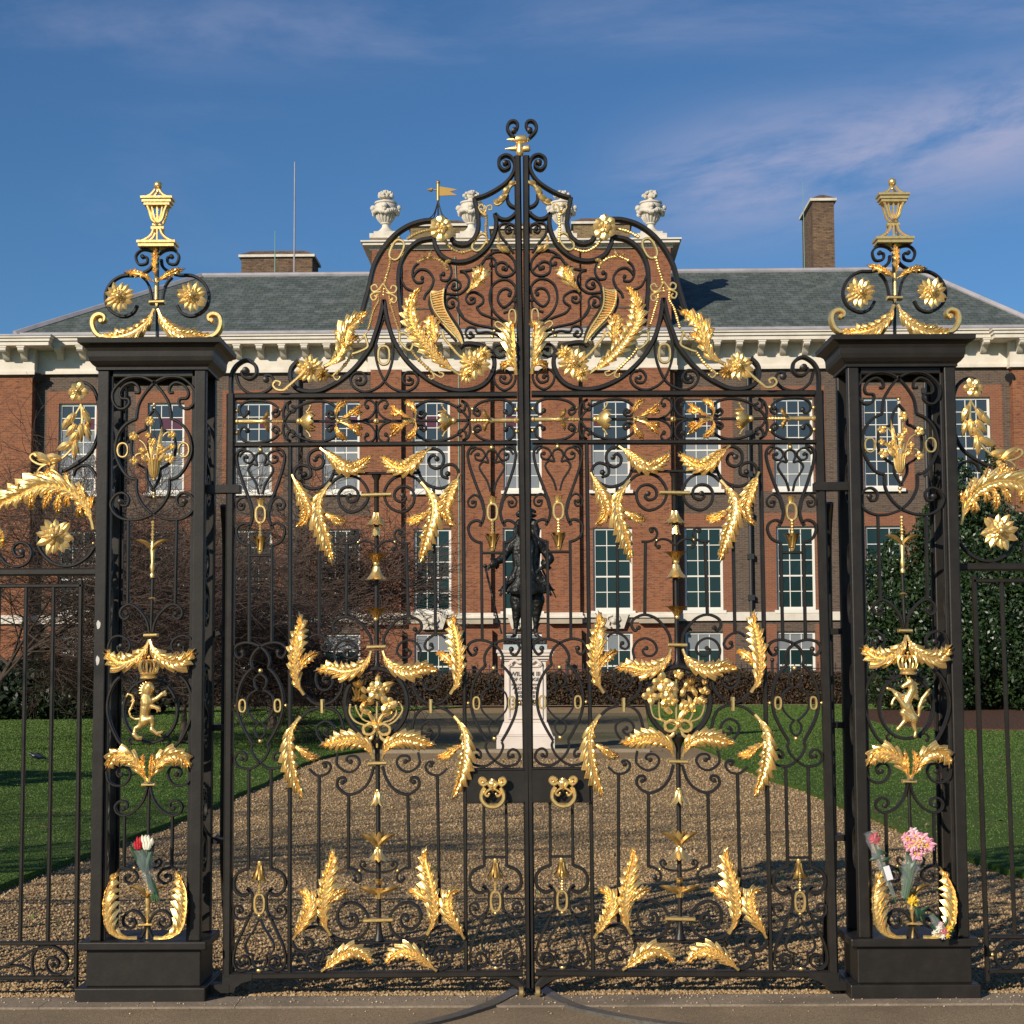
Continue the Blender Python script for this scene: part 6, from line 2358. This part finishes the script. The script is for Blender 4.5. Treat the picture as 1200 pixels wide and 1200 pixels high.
bx_, by_ = GR(1165, 835.5)
cl = []
rr_ = random.Random(3)
for i in range(40):
    t = i / 40
    zz = .5 + t * 6.4
    rad = 4.1 * (1 - t * .62)
    a = rr_.uniform(0, 6.28)
    cl.append((bx_ + math.cos(a) * rad * .6, by_ + 1.5 + math.sin(a) * rad * .5, zz, 1.3 * rr_.uniform(.75, 1.25) * (1.1 - .5 * t), 1.3 * rr_.uniform(.6, .95)))
cl += [(bx_, by_ + 1.5, 3.2, 3.7, 3.1), (bx_ + .4, by_ + 1.5, 4.9, 2.5, 2.0), (bx_ - .5, by_ + 1.5, 7.2, .6, 1.3), (bx_ + .6, by_ + 1.5, 7.6, .45, 1.3), (bx_ - 3.0, by_ + 1.2, 1.7, 1.4, 1.7), (bx_ - 3.4, by_ + 1.2, 3.8, 1.1, 1.5), (bx_ - 2.6, by_ + 1.2, 5.0, .8, 1.1)]
shrub('holly_tree', 'large glossy green holly bush standing on bare soil at the right', 'bush', cl, 130000, .078, HOLLY, (bx_, by_ + 1.5, 0), stems=[((bx_, by_ + 1.5, 0), (bx_ + .2, by_ + 1.5, 5.0), .2, .05)])
for k, (px, py, w_, h_, lab) in enumerate(((8, 846, 2.6, 1.5, 'dark evergreen shrub at the far left edge of the lawn'), (62, 842, 3.0, 1.5, 'dark evergreen shrub behind the left railing bars'),
                                           (170, 838, 2.4, 1.3, 'low dark evergreen shrub seen through the left pier'))):
    X, Y = GR(px, py)
    cs = [(X + rr_.uniform(-1, 1) * w_ * .6, Y + .8, rr_.uniform(.4, .8) * h_, rr_.uniform(.6, .95) * w_ * .5, h_ * .55) for _ in range(9)]
    shrub('laurel_shrub', lab, 'shrub', cs, 9000, .10, DARKG, (X, Y + .8, 0), 'dark shrubs behind the left lawn', stems=[((X, Y + .8, 0), (X, Y + .8, 1), .08, .03)])

# ================================================================== BARE TREES
BARK = mat('dark_bark', (.045, .030, .022), .9, noise=(9, (.075, .055, .04), 6, .4, .75), bump=(14, .5, .02))
TWIG = mat('red_brown_twigs', (.060, .036, .026), .85)


def bare_tree(name, label, base, height, spread_, seed, trunk_r, splits, levels=5, droop=0.0, twigr=.006, lean=(0, 0), fork=.22, density=1.0):
    rd = random.Random(seed)
    X, Y = base
    root = empty(name, label, 'tree', (X, Y, 0), group='bare winter trees')
    gt, gl, gw = Geo(), Geo(), Geo()

    def grow(p, d, L, r, lev):
        n = 4 if lev < 3 else 3
        pts, rs = [tuple(p)], [r]
        q = Vector(p)
        dd = Vector(d)
        for i in range(n):
            j = .22 if lev < 3 else .30
            dd = (dd + Vector((rd.uniform(-j, j), rd.uniform(-j, j), rd.uniform(-j * .6, j * .7) - droop * lev * .04))).normalized()
            q = q + dd * (L / n)
            pts.append(tuple(q))
            rs.append(r * (1 - .62 * (i + 1) / n))
        (gt if lev == 0 else gl if lev < 3 else gw).tube(pts, rs, 7 if lev < 2 else (4 if lev < 3 else 3), cap=False)
        if lev >= levels:
            return
        kids = splits[min(lev, len(splits) - 1)]
        kids = max(1, int(round(kids * density * rd.uniform(.85, 1.15)))) if lev > 1 else kids
        for k in range(kids):
            t = rd.uniform(.25, 1) if lev > 0 else rd.uniform(.72, 1)
            i = min(int(t * n), n - 1)
            a, b = Vector(pts[i]), Vector(pts[i + 1])
            pp = a + (b - a) * (t * n - i)
            rr = max(rs[min(i + 1, n)] * rd.uniform(.55, .8), twigr)
            az = rd.uniform(0, 6.28)
            tilt = rd.uniform(.45, 1.15) if lev else rd.uniform(.35, 1.25)
            side = dd.orthogonal().normalized()
            side = Matrix.Rotation(az, 3, dd) @ side
            nd = (dd * math.cos(tilt) + side * math.sin(tilt))
            nd.z = nd.z * .75 + .14 - droop * .12 * lev
            nd.x *= spread_
            nd.normalize()
            grow(pp, nd, L * rd.uniform(.52, .80) if lev else height * rd.uniform(.34, .46), rr, lev + 1)
    grow(Vector((X, Y, -.05)), Vector((lean[0], lean[1], 1)).normalized(), height * fork, trunk_r, 0)
    emit('trunk', gt, BARK, root)
    emit('limbs', gl, BARK, root)
    emit('twigs', gw, TWIG, root, smooth=False)
    return len(gw.f)


tA = GR(319, 857)
n1 = bare_tree('bare_tree', 'bare red-twigged tree with a dark forked trunk behind the left leaf', tA, 6.9, 1.25, 12, .13, (9, 7, 8, 6, 5), 5, twigr=.009, lean=(.05, 0), fork=.20, density=.93)
n2 = bare_tree('bare_tree', 'bare spreading tree seen through the left gate pier', GR(212, 874), 5.2, 1.45, 23, .09, (8, 7, 7, 6, 4), 5, droop=.35, twigr=.007, fork=.22)
n3 = bare_tree('bare_tree', 'bare tree at the left edge, its thin boughs reaching over the cornice', GR(-30, 884), 8.2, 1.35, 35, .11, (9, 6, 6, 5, 3), 5, twigr=.006, lean=(.22, 0), fork=.24)
print('TWIGS', n1, n2, n3)

# ================================================================== THE STATUE
sx_, sy_ = GR(615.5, 880)
SY = sy_ + .45
PLANE[0] = SY
PXS = (SY - CAM.y) / FPX
ZB = w2((615, 748))[1]
PINK = mat('pale_pink_granite', (.70, .61, .54), .6, noise=(3, (.58, .50, .44), 6, .4, .75))
BRONZE = mat('dark_bronze', (.013, .013, .012), .40, .35, noise=(3.2, (.035, .065, .055), 7, .56, .80), bump=(9, 1.0, .05))
GREYST = mat('blue_grey_slab', (.36, .41, .42), .7)
cxs = w2((615.5, 800))[0]
PED = empty('pedestal', 'tall pale stone pedestal with an inscription, under the bronze statue', 'pedestal', (cxs, SY, 0))
Zs = lambda py: w2((615, py))[1]


def block(name, hw0, z0, z1, m, hw1=None, d=.92):
    hw1 = hw1 or hw0
    vs = []
    for hw, z in ((hw0, z0), (hw1, z1)):
        vs += [(cxs - hw, SY - hw * d, z), (cxs + hw, SY - hw * d, z), (cxs + hw, SY + hw * d, z), (cxs - hw, SY + hw * d, z)]
    g = Geo().add(vs, [(3, 2, 1, 0), (4, 5, 6, 7), (0, 1, 5, 4), (1, 2, 6, 5), (2, 3, 7, 6), (3, 0, 4, 7)])
    o = emit(name, g, m, PED, smooth=False, raw=True)
    b = o.modifiers.new('b', 'BEVEL')
    b.width = .008
    b.segments = 2
    return o


px_ = PXS
block('base_step', 33.5 * px_, 0, Zs(862), PINK)
block('base_step', 31.5 * px_, Zs(862) + .003, Zs(860), PINK)
block('flared_base', 31 * px_, Zs(860) + .002, Zs(846), PINK, 25.5 * px_)
block('die', 24.5 * px_, Zs(846) + .002, Zs(775), PINK, 24 * px_)
hd = 24.3 * px_ * .92
fy = SY - hd
for a, b, c_, d_ in ((-20, -18.3, 776, 842), (18.3, 20, 776, 842)):
    emit('panel_moulding', Geo().box(cxs + a * px_, cxs + b * px_, fy - .025, fy + .02, Zs(d_), Zs(c_ + 4)), PINK, PED, smooth=False, raw=True)
for c_, d_ in ((780, 781.6), (840.5, 842)):
    emit('panel_moulding', Geo().box(cxs - 20 * px_, cxs + 20 * px_, fy - .027, fy + .02, Zs(d_), Zs(c_)), PINK, PED, smooth=False, raw=True)
g = Geo()
for sg in (-1, 1):
    g.tube(crom([(cxs + sg * a * px_, fy - .03, Zs(b)) for a, b in ((2, 774), (7, 776.5), (12, 773.5), (16, 776), (18, 779), (15, 778.5))], 4), .035, 6)
g.ball((cxs, fy - .03, Zs(773.5)), .08, 8, 6)
emit('carved_swag', g, PINK, PED, raw=True)
for k, (hw, a, b) in enumerate(((26, 775, 772.5), (29, 772.5, 769), (32, 769, 765.5), (33.5, 765.5, 761.5))):
    block('cornice', hw * px_, Zs(a) + .002, Zs(b), PINK)
block('cap_slab', 25.5 * px_, Zs(761.5) + .002, Zs(755.5), GREYST)
block('bronze_base', 25 * px_, Zs(755.5) + .002, ZB, BRONZE)
for k, (t, y, s_) in enumerate((('WILLIAM III', 789.5, 5.2), ('OF ORANGE', 795.5, 4.2), ('KING OF GREAT BRITAIN', 800.5, 2.1), ('AND IRELAND', 805.2, 3.4), ('PRESENTED BY', 810, 2.9), ('WILLIAM II', 814.8, 3.4),
                                ('GERMAN EMPEROR', 819.4, 2.7), ('TO KING EDWARD VII', 824, 2.4), ('1907', 829.5, 3.6))):
    cu = bpy.data.curves.new('lettering', 'FONT')
    cu.body = t
    cu.size = s_ * px_ * 1.35
    cu.align_x = 'CENTER'
    cu.extrude = .003
    cu.offset = .002
    to = bpy.data.objects.new('tmp', cu)
    COL.objects.link(to)
    dg = bpy.context.evaluated_depsgraph_get()
    me = bpy.data.meshes.new_from_object(to.evaluated_get(dg))
    bpy.data.objects.remove(to)
    ob = bpy.data.objects.new('lettering', me)
    me.materials.clear()
    me.materials.append(mat('incised_letter_paint', (.06, .055, .05), .7))
    COL.objects.link(ob)
    ob.location = (cxs, fy - .004, Zs(y) - .04)
    ob.rotation_euler = (R(90), 0, 0)
    ob.parent = PED
    ob.matrix_parent_inverse = Matrix.Translation((-cxs, -SY, 0))

# the figure: a standing king in hat, wig, skirted coat and boots, stick in hand
STA = empty('statue', 'dark bronze statue of a man in plumed hat and skirted coat, hand on a stick', 'statue', (cxs, SY, ZB))


def fig(lst):
    out = []
    for txt in lst:
        ch = []
        for t in txt.split():
            v = [float(q) for q in t.split(',')]
            X, Z = w2((v[0], v[1]))
            ch.append((X, SY - (v[3] if len(v) > 3 else 0) * PXS, Z, v[2] * PXS))
        out.append(ch)
    return out


body = fig([
    '617,613,5.6,1', '617,619,4.6,2 617,624,4,1', '616,617,1.2,7 616,620,1.4,7',                       # head, jaw, nose
    '616,628,8,0 616,640,11,0 616,655,10.5,0 617,668,9.6,0', '603,634,6.5,0 616,630,8,0 629,634,6.5,0',    # torso, shoulders
    '602,635,6.6,0 595,646,5.8,2 589,655,5.4,5', '589,655,5.6,5 580,660,4.0,8 573,665,2.4,10',         # arm out to the stick
    '573,665,2.6,10 569,667,2.2,11', '571,666,1.0,12 568,669,.9,12', '572,667,1.0,12 570,671,.8,12', '573,668,.9,12 571.5,671.5,.8,12', '574,668,.9,12 573.5,671.5,.7,12', '570,664,1.0,11 567,664.5,.8,12',
    '630,635,6.6,0 639,646,5.8,-1 645,655,5.4,0', '645,655,5.4,0 640,662,4.0,4 633,667,2.4,6',         # arm akimbo, hand to hip
    '633,667,2.4,6 629,670,1.6,7', '631,669,.9,8 627,671,.8,8', '632,671,.9,7 628,673,.8,8',
    '610,690,9,0 606,703,9.4,1 606,714,7.0,2 605,728,4.2,2 604,741,2.6,2', '604,744,2.8,2 600,746.5,2.2,6 598,747,1.6,8',
    '625,690,9,0 630,703,9.2,1 629,714,7,0 628,728,4,0 628,741,2.6,0', '628,744,2.8,0 632,746.5,2.2,4 635,747,1.6,6',
    '604,722,4.4,2 605,729,3.8,2', '629,722,4.2,0 628,729,3.6,0',                                      # boot tops
])
creature(body, 'body', .032, BRONZE, STA)
# coat: skirts, cuffs and sash as clothing over the body
g = Geo()
rings_ = ((627, 10, 6), (633, 15, 8), (642, 16, 9.5), (655, 15, 10), (666, 14.5, 10), (674, 18, 12), (683, 24, 15), (691, 29, 17), (697, 31, 18))
vs, seg = [], 40
for j, (py, rw, rd_) in enumerate(rings_):
    X, Z = w2((616.5, py))
    for k in range(seg):
        a = 2 * math.pi * k / seg
        fold = 1 + (.03 if j < 5 else .03 + .07 * (j - 4) / 4) * math.sin(a * 9 + 1)
        vs.append((X + rw * PXS * math.cos(a) * fold, SY + rd_ * PXS * math.sin(a) * fold, Z + (0 if j < 8 else (2 + 3 * math.cos(a * 2)) * PXS)))
fs = []
for j in range(len(rings_) - 1):
    for k in range(seg):
        k2 = (k + 1) % seg
        fs.append((j * seg + k, j * seg + k2, (j + 1) * seg + k2, (j + 1) * seg + k))
g.add(vs, fs)
co = emit('coat', g, BRONZE, STA, raw=True)
so = co.modifiers.new('t', 'SOLIDIFY')
so.thickness = .02
wg = fig(['608,612,4.2,0 605,622,4.4,0 606,634,4.0,2', '626,612,4.2,0 629,622,4.4,0 628,634,4.0,2', '617,608,6,-2 610,612,4,-1 609,624,4,-2', '617,608,6,-2 624,612,4,-1 625,624,4,-2'])
creature(wg, 'wig', .03, BRONZE, STA)
X, Z = w2((617, 606.5))
g = Geo().lathe((X, SY - .02, Z), [(0, 9.5 * PXS), (.02, 12 * PXS), (.05, 12.2 * PXS), (.07, 8 * PXS), (.11, 5.6 * PXS), (.17, 5.0 * PXS), (.20, 2.5 * PXS)], seg=18)
emit('hat', g, BRONZE, STA, raw=True)
creature(fig(['606,603,2.4,2 612,598,3.0,4 620,597,2.8,4 627,600,2.2,3']), 'plume', .02, BRONZE, STA)
g = Geo().strip(crom([w2(p) for p in P('606,640 612,652 620,664 627,672')], 4), 3.4 * PXS, .04, SY - 9.5 * PXS)
g.strip(crom([w2(p) for p in P('603,671 610,674 620,674 630,671')], 4), 4 * PXS, .05, SY - 9.8 * PXS)
for q in ((612, 678), (622, 678)):
    g.strip(crom([w2(p) for p in ((q[0], q[1] - 4), (q[0] - 1, q[1] + 4), (q[0] + 1, q[1] + 11))], 4), 3 * PXS, .05, SY - 11 * PXS)
emit('sash', g, BRONZE, STA, raw=True)
g = Geo()
for sg in (-1, 1):
    g.strip(crom([w2((616 + sg * a, b)) for a, b in ((3, 628), (7, 640), (6, 655), (7, 668), (12, 684), (17, 697))], 4), 4.5 * PXS, .05, SY - 11.5 * PXS)
    g.strip(crom([w2((616 + sg * a, b)) for a, b in ((13, 678), (18, 681), (24, 684))], 4), 6 * PXS, .05, SY - 14.5 * PXS)
    g.tube(crom([(w2((616 + sg * a, b))[0], SY - 14 * PXS, w2((616 + sg * a, b))[1]) for a, b in ((20, 676), (24, 687), (30, 699))], 4), 1.6 * PXS, 6)
for i in range(9):
    X, Z = w2((616, 634 + i * 6))
    g.ball((X, SY - 12.5 * PXS, Z), 1.2 * PXS, 6, 4)
emit('coat_trim', g, BRONZE, STA, raw=True)
for q in ((583, 658.5, 577, 662), (637, 665, 642, 660)):
    a, b = w2(q[:2]), w2(q[2:])
    emit('cuff', Geo().lathe((a[0], SY - 7 * PXS, a[1]), [(0, 5 * PXS), (2 * PXS, 7 * PXS), (6 * PXS, 7.6 * PXS), (6.2 * PXS, 3 * PXS)], (b[0] - a[0], 0, b[1] - a[1]), 14), BRONZE, STA, raw=True)
a, b = w2((568.5, 664)), w2((588, 743))
emit('stick', Geo().tube([(a[0], SY - 12 * PXS, a[1]), (b[0], SY - 10 * PXS, b[1])], [.022, .016], 6).ball((a[0], SY - 12 * PXS, a[1]), .04, 8, 6), BRONZE, STA, raw=True)
a, b = w2((636, 668)), w2((652, 700))
emit('sword', Geo().tube([(a[0], SY + .02, a[1]), (b[0], SY + .25, b[1])], [.02, .01], 6), BRONZE, STA, raw=True)
PLANE[0] = 0.0

# trees standing off to the left: the photograph shows only the shade they throw over lawn and drive
for k, (x, y, h, sd, lab) in enumerate(((-10.5, -1.2, 11, 71, 'bare tree left of the gates that shades the near gravel'), (-21, -3, 12, 72, 'bare tree left of the gates that shades the left lawn'))):
    bare_tree('bare_tree', lab, (x, y), h, 1.2, sd, .22, (8, 6, 5, 4, 3), 4, twigr=.016, fork=.25, density=.7)
cl = [(-13.5 + rr_.uniform(-2.6, 2.6), 9 + rr_.uniform(-4, 4), rr_.uniform(1.0, 3.2), 1.3, 1.1) for _ in range(24)]
shrub('laurel_shrub', 'tall laurel clump out on the left lawn, throwing shade across it', 'shrub', cl, 9000, .22, DARKG, (-13.5, 9, 0), 'dark shrubs behind the left lawn', stems=[((-13.5, 9, 0), (-13.5, 9, 2), .1, .04)])

# ================================================================== FLOWERS LEFT AT THE GATES
PLANE[0] = PF - 0.05
PKF = mat('pink_petals', (.72, .26, .38), .55, noise=(30, (.80, .52, .55), 3, .4, .7))
PINKW = mat('pale_pink_petals', (.80, .52, .58), .55)
REDF = mat('crimson_petals', (.45, .02, .03), .5)
WHF = mat('creamy_white_petals', (.75, .70, .55), .55)
YEF = mat('yellow_petals', (.78, .50, .03), .55)
STEM = mat('green_stem', (.04, .10, .03), .5)
LEAFM = mat('dark_green_leaf', (.02, .06, .03), .45)
PAPER = mat('white_card', (.72, .72, .74), .6)


def cello():
    m = bpy.data.materials.new('clear_film')
    m.use_nodes = True
    b = m.node_tree.nodes['Principled BSDF']
    b.inputs['Base Color'].default_value = (.85, .9, .95, 1)
    b.inputs['Roughness'].default_value = .15
    b.inputs['Alpha'].default_value = .10
    b.inputs['IOR'].default_value = 1.4
    return m


FILM = cello()


def bloom(g, x, y, r, n, yo, cup=.4, seed=1):
    rnd_ = random.Random(seed)
    X, Z = w2((x, y))
    for k in range(n):
        a = 2 * math.pi * k / n + rnd_.uniform(-.2, .2)
        g.lobe((X, Z), a, r * PXM, r * PXM * 2.6 / max(3, n - 2), bend=rnd_.uniform(-.4, .4), lift=-.002, back=.002, tip=cup * r * PXM * rnd_.uniform(.6, 1.2), n=5, y0=PLANE[0] + yo, blunt=.6)


def stems(lst, r=1.0, m=None, name='stems', yo=0.0):
    g = Geo()
    for t in lst:
        pts = crom([w2(p) for p in P(t)], 5)
        g.tube([(p[0], PLANE[0] + yo, p[1]) for p in pts], r * PXM, 6)
    return emit(name, g, m or STEM, ROOT[0])


def blades_(lst, name='leaves', yo=0.0):
    g = Geo()
    for x, y, a, L, w_, bd in lst:
        g.lobe(w2((x, y)), R(a), L * PXM, w_ * PXM, bend=R(bd), n=6, y0=PLANE[0] + yo, lift=.006, back=.002)
    return emit(name, g, LEAFM, ROOT[0])


def wrap(txt, w0, w1, name='film_wrap', yo=-.01):
    pts = crom([w2(p) for p in P(txt)], 5)
    n = len(pts)
    g = Geo().tube([(p[0], PLANE[0] + yo, p[1]) for p in pts], [PXM * (w0 + (w1 - w0) * i / (n - 1)) * (1 + .12 * math.sin(i * 2.1)) for i in range(n)], 9, cap=False)
    return emit(name, g, FILM, ROOT[0])


def thing_at(name, lab, cat, x, y, group=None):
    X, Z = w2((x, y))
    return empty(name, lab, cat, (X, PLANE[0], Z), group)


# pink bunch
ROOT[0] = thing_at('flower_bunch', 'large bunch of pink and white blooms tucked into the right pier', 'flowers', 1066, 1060)
rnd = random.Random(9)
for k in range(30):
    a, rr = rnd.uniform(0, 6.28), rnd.random() ** .5
    g = Geo()
    x_, y_ = 1073 + 17 * rr * math.cos(a), 987 + 13.5 * rr * math.sin(a)
    bloom(g, x_, y_, rnd.uniform(6, 8), 6, -.03 - .03 * (1 - rr) + rnd.uniform(-.01, .01), .35, k)
    emit('bloom', g, PKF if k % 3 else PINKW, ROOT[0])
    X, Z = w2((x_, y_))
    emit('stamens', Geo().ball((X, PLANE[0] - .04 - .03 * (1 - rr), Z), 1.3 * PXM, 6, 4), YEF, ROOT[0])
stems(['1073,995 1067,1020 1062,1056', '1068,995 1065,1022 1059,1054', '1078,995 1070,1020 1064,1052', '1064,993 1062,1020 1057,1050'], 1.3)
blades_([(1068, 1010, 110, 16, 5, 10), (1066, 1020, 60, 16, 5, -10), (1064, 1030, 120, 18, 5, 20)])
wrap('1059,1052 1064,1025 1070,1004', 3.5, 13)
# red rose in film
ROOT[0] = thing_at('wrapped_rose', 'single red rose in clear film leaning against the right pier', 'flowers', 1047, 1055)
for k in range(3):
    g = Geo()
    bloom(g, 1021.5, 981 + k * .8, 7.5 - k, 6, -.05 - .008 * k, .5 - .3 * k, 30 + k)
    emit('petal_ring', g, REDF, ROOT[0])
stems(['1022,985 1030,1008 1040,1035 1048,1056'], 1.1, yo=-.04)
blades_([(1026, 996, -20, 12, 5, 10), (1028, 1003, 200, 12, 5, 0), (1031, 1008, 20, 12, 5, 0)], yo=-.04)
wrap('1046,1050 1036,1025 1026,1000 1018,974', 1.6, 8.5, yo=-.045)
g = Geo()
a, b, c_, d_ = [w2(p) for p in ((1031, 1014), (1038, 1012), (1043, 1028), (1036, 1030))]
yy = PLANE[0] - .075
g.add([(p[0], yy, p[1]) for p in (a, b, c_, d_)] + [(p[0], yy + .001, p[1]) for p in (a, b, c_, d_)], [(0, 3, 2, 1), (4, 5, 6, 7), (0, 1, 5, 4), (1, 2, 6, 5), (2, 3, 7, 6), (3, 0, 4, 7)])
emit('gift_card', g, PAPER, ROOT[0], smooth=False)
# yellow rose
ROOT[0] = thing_at('cut_rose', 'single yellow rose pushed through the scrollwork low on the right pier', 'flowers', 1076, 1075)
for k in range(4):
    g = Geo()
    bloom(g, 1067, 1054, 7.5 - 1.4 * k, 7, -.045 - .007 * k, .45 - .25 * k, 40 + k)
    emit('petal_ring', g, YEF, ROOT[0])
stems(['1069,1058 1074,1066 1079,1078'], 1.1, yo=-.03)
blades_([(1072, 1064, -30, 13, 6, -10), (1072, 1064, -80, 12, 5, 0), (1074, 1067, 20, 14, 4, 10)], yo=-.035)
# posy on the shelf
ROOT[0] = thing_at('posy', 'small posy of white, red and yellow flowers lying on the right plinth', 'flowers', 1103, 1100)
for k, (x_, y_, r_, m_) in enumerate(((1097, 1086, 5, WHF), (1103, 1090, 5.5, REDF), (1109, 1086, 4.5, YEF), (1102, 1095, 4, WHF), (1092, 1091, 4, WHF), (1107, 1094, 4, YEF), (1099, 1081, 3.5, PINKW))):
    g = Geo()
    bloom(g, x_, y_, r_, 7, -.06, .3, 50 + k)
    bloom(g, x_, y_, r_ * .6, 5, -.066, .1, 60 + k)
    emit('bloom', g, m_, ROOT[0])
blades_([(1096, 1088, 150, 10, 4, 0), (1104, 1084, 70, 12, 4, 0), (1108, 1090, 10, 8, 4, 0)], yo=-.05)
stems(['1100,1088 1092,1076 1087,1068', '1102,1088 1096,1076 1090,1070'], .9, yo=-.05)
wrap('1103,1094 1096,1082 1088,1070', 8, 3, yo=-.05)
# tulips on the left pier
ROOT[0] = thing_at('tulip_bunch', 'bunch of red and cream tulips with long leaves hanging on the left pier', 'flowers', 184, 1058)
for k, (x_, y_, m_) in enumerate(((164, 990, REDF), (167, 985, REDF), (173, 983, WHF), (177.5, 986, WHF), (175, 990, WHF))):
    X, Z = w2((x_, y_))
    yy = PLANE[0] - .03 - .004 * k
    g = Geo().lathe((X, yy, Z - 5 * PXM), [(0, 1.2 * PXM), (2.2 * PXM, 3.4 * PXM), (5 * PXM, 3.7 * PXM), (8 * PXM, 2.6 * PXM), (10 * PXM, 1.0 * PXM)], (.15 * (x_ - 170) / 8, 0, 1), 9)
    for q in range(3):
        g.lobe((X + (q - 1) * 1.8 * PXM, Z - 4 * PXM), R(90 + (1 - q) * 12), 10 * PXM, 4.4 * PXM, lift=.004, back=.002, y0=yy - 3.2 * PXM, n=5)
    emit('tulip_head', g, m_, ROOT[0])
stems(['165,995 171,1018 180,1040 183,1056', '168,992 172,1018 179,1038 180,1055', '174,990 173,1016 181,1040 186,1055', '177,992 174,1018 182,1042 188,1053'], 1.2, yo=-.03)
blades_([(171, 1020, 115, 34, 7, 12), (173, 1022, 78, 34, 7, -8), (172, 1018, 98, 28, 6, 0), (175, 1026, -72, 22, 6, 10), (176, 1024, -62, 28, 5, -8)], yo=-.035)
wrap('181,1046 174,1020 170,994', 4, 12, yo=-.03)

# worn paint on the outer corner of the left pier: bare pale flakes
lp = None
for o in bpy.data.objects:
    if o.name == 'gate_pier':
        lp = o
FL = mat('bare_primer_patch', (.55, .53, .50), .8)
PLANE[0] = PF
for x_, y_, w_, h_ in ((115.5, 732, 4.6, 10), (114.5, 774, 4.2, 11)):
    X, Z = w2((x_, y_))
    pts = [(X + w_ * PXM * .5 * math.cos(a) * (1 + .2 * math.sin(5 * a)), Z + h_ * PXM * .5 * math.sin(a) * (1 + .15 * math.cos(3 * a))) for a in [i * .52 for i in range(12)]]
    g = Geo().add([(p[0], PF - .0015, p[1]) for p in pts], [tuple(range(12))])
    emit('paint_chip', g, FL, lp, smooth=False)
PLANE[0] = 0.0

# bird on the lawn
bx, by = GR(44, 893, .05)
BIRD = mat('blue_black_feathers', (.010, .014, .030), .4)
ROOT[0] = empty('bird', 'small blue-black bird pecking on the left lawn', 'bird', (bx, by, .05))
b_ = []
creature([[(bx - .07, by, .15, .035), (bx, by, .155, .05), (bx + .07, by, .13, .035)], [(bx - .07, by, .16, .03), (bx - .12, by, .185, .026)], [(bx - .12, by, .185, .012), (bx - .165, by, .17, .004)],
          [(bx + .07, by, .13, .022), (bx + .19, by, .09, .012)], [(bx, by - .015, .12, .008), (bx, by - .015, .05, .007)], [(bx + .02, by + .015, .12, .008), (bx + .02, by + .015, .05, .007)]], 'body', .010, BIRD, ROOT[0])
g = Geo()
g.lobe((bx - .04, .16), R(-12), .17, .06, y0=by - .045, lift=.008, n=5)
emit('wing', g, BIRD, ROOT[0], raw=True)
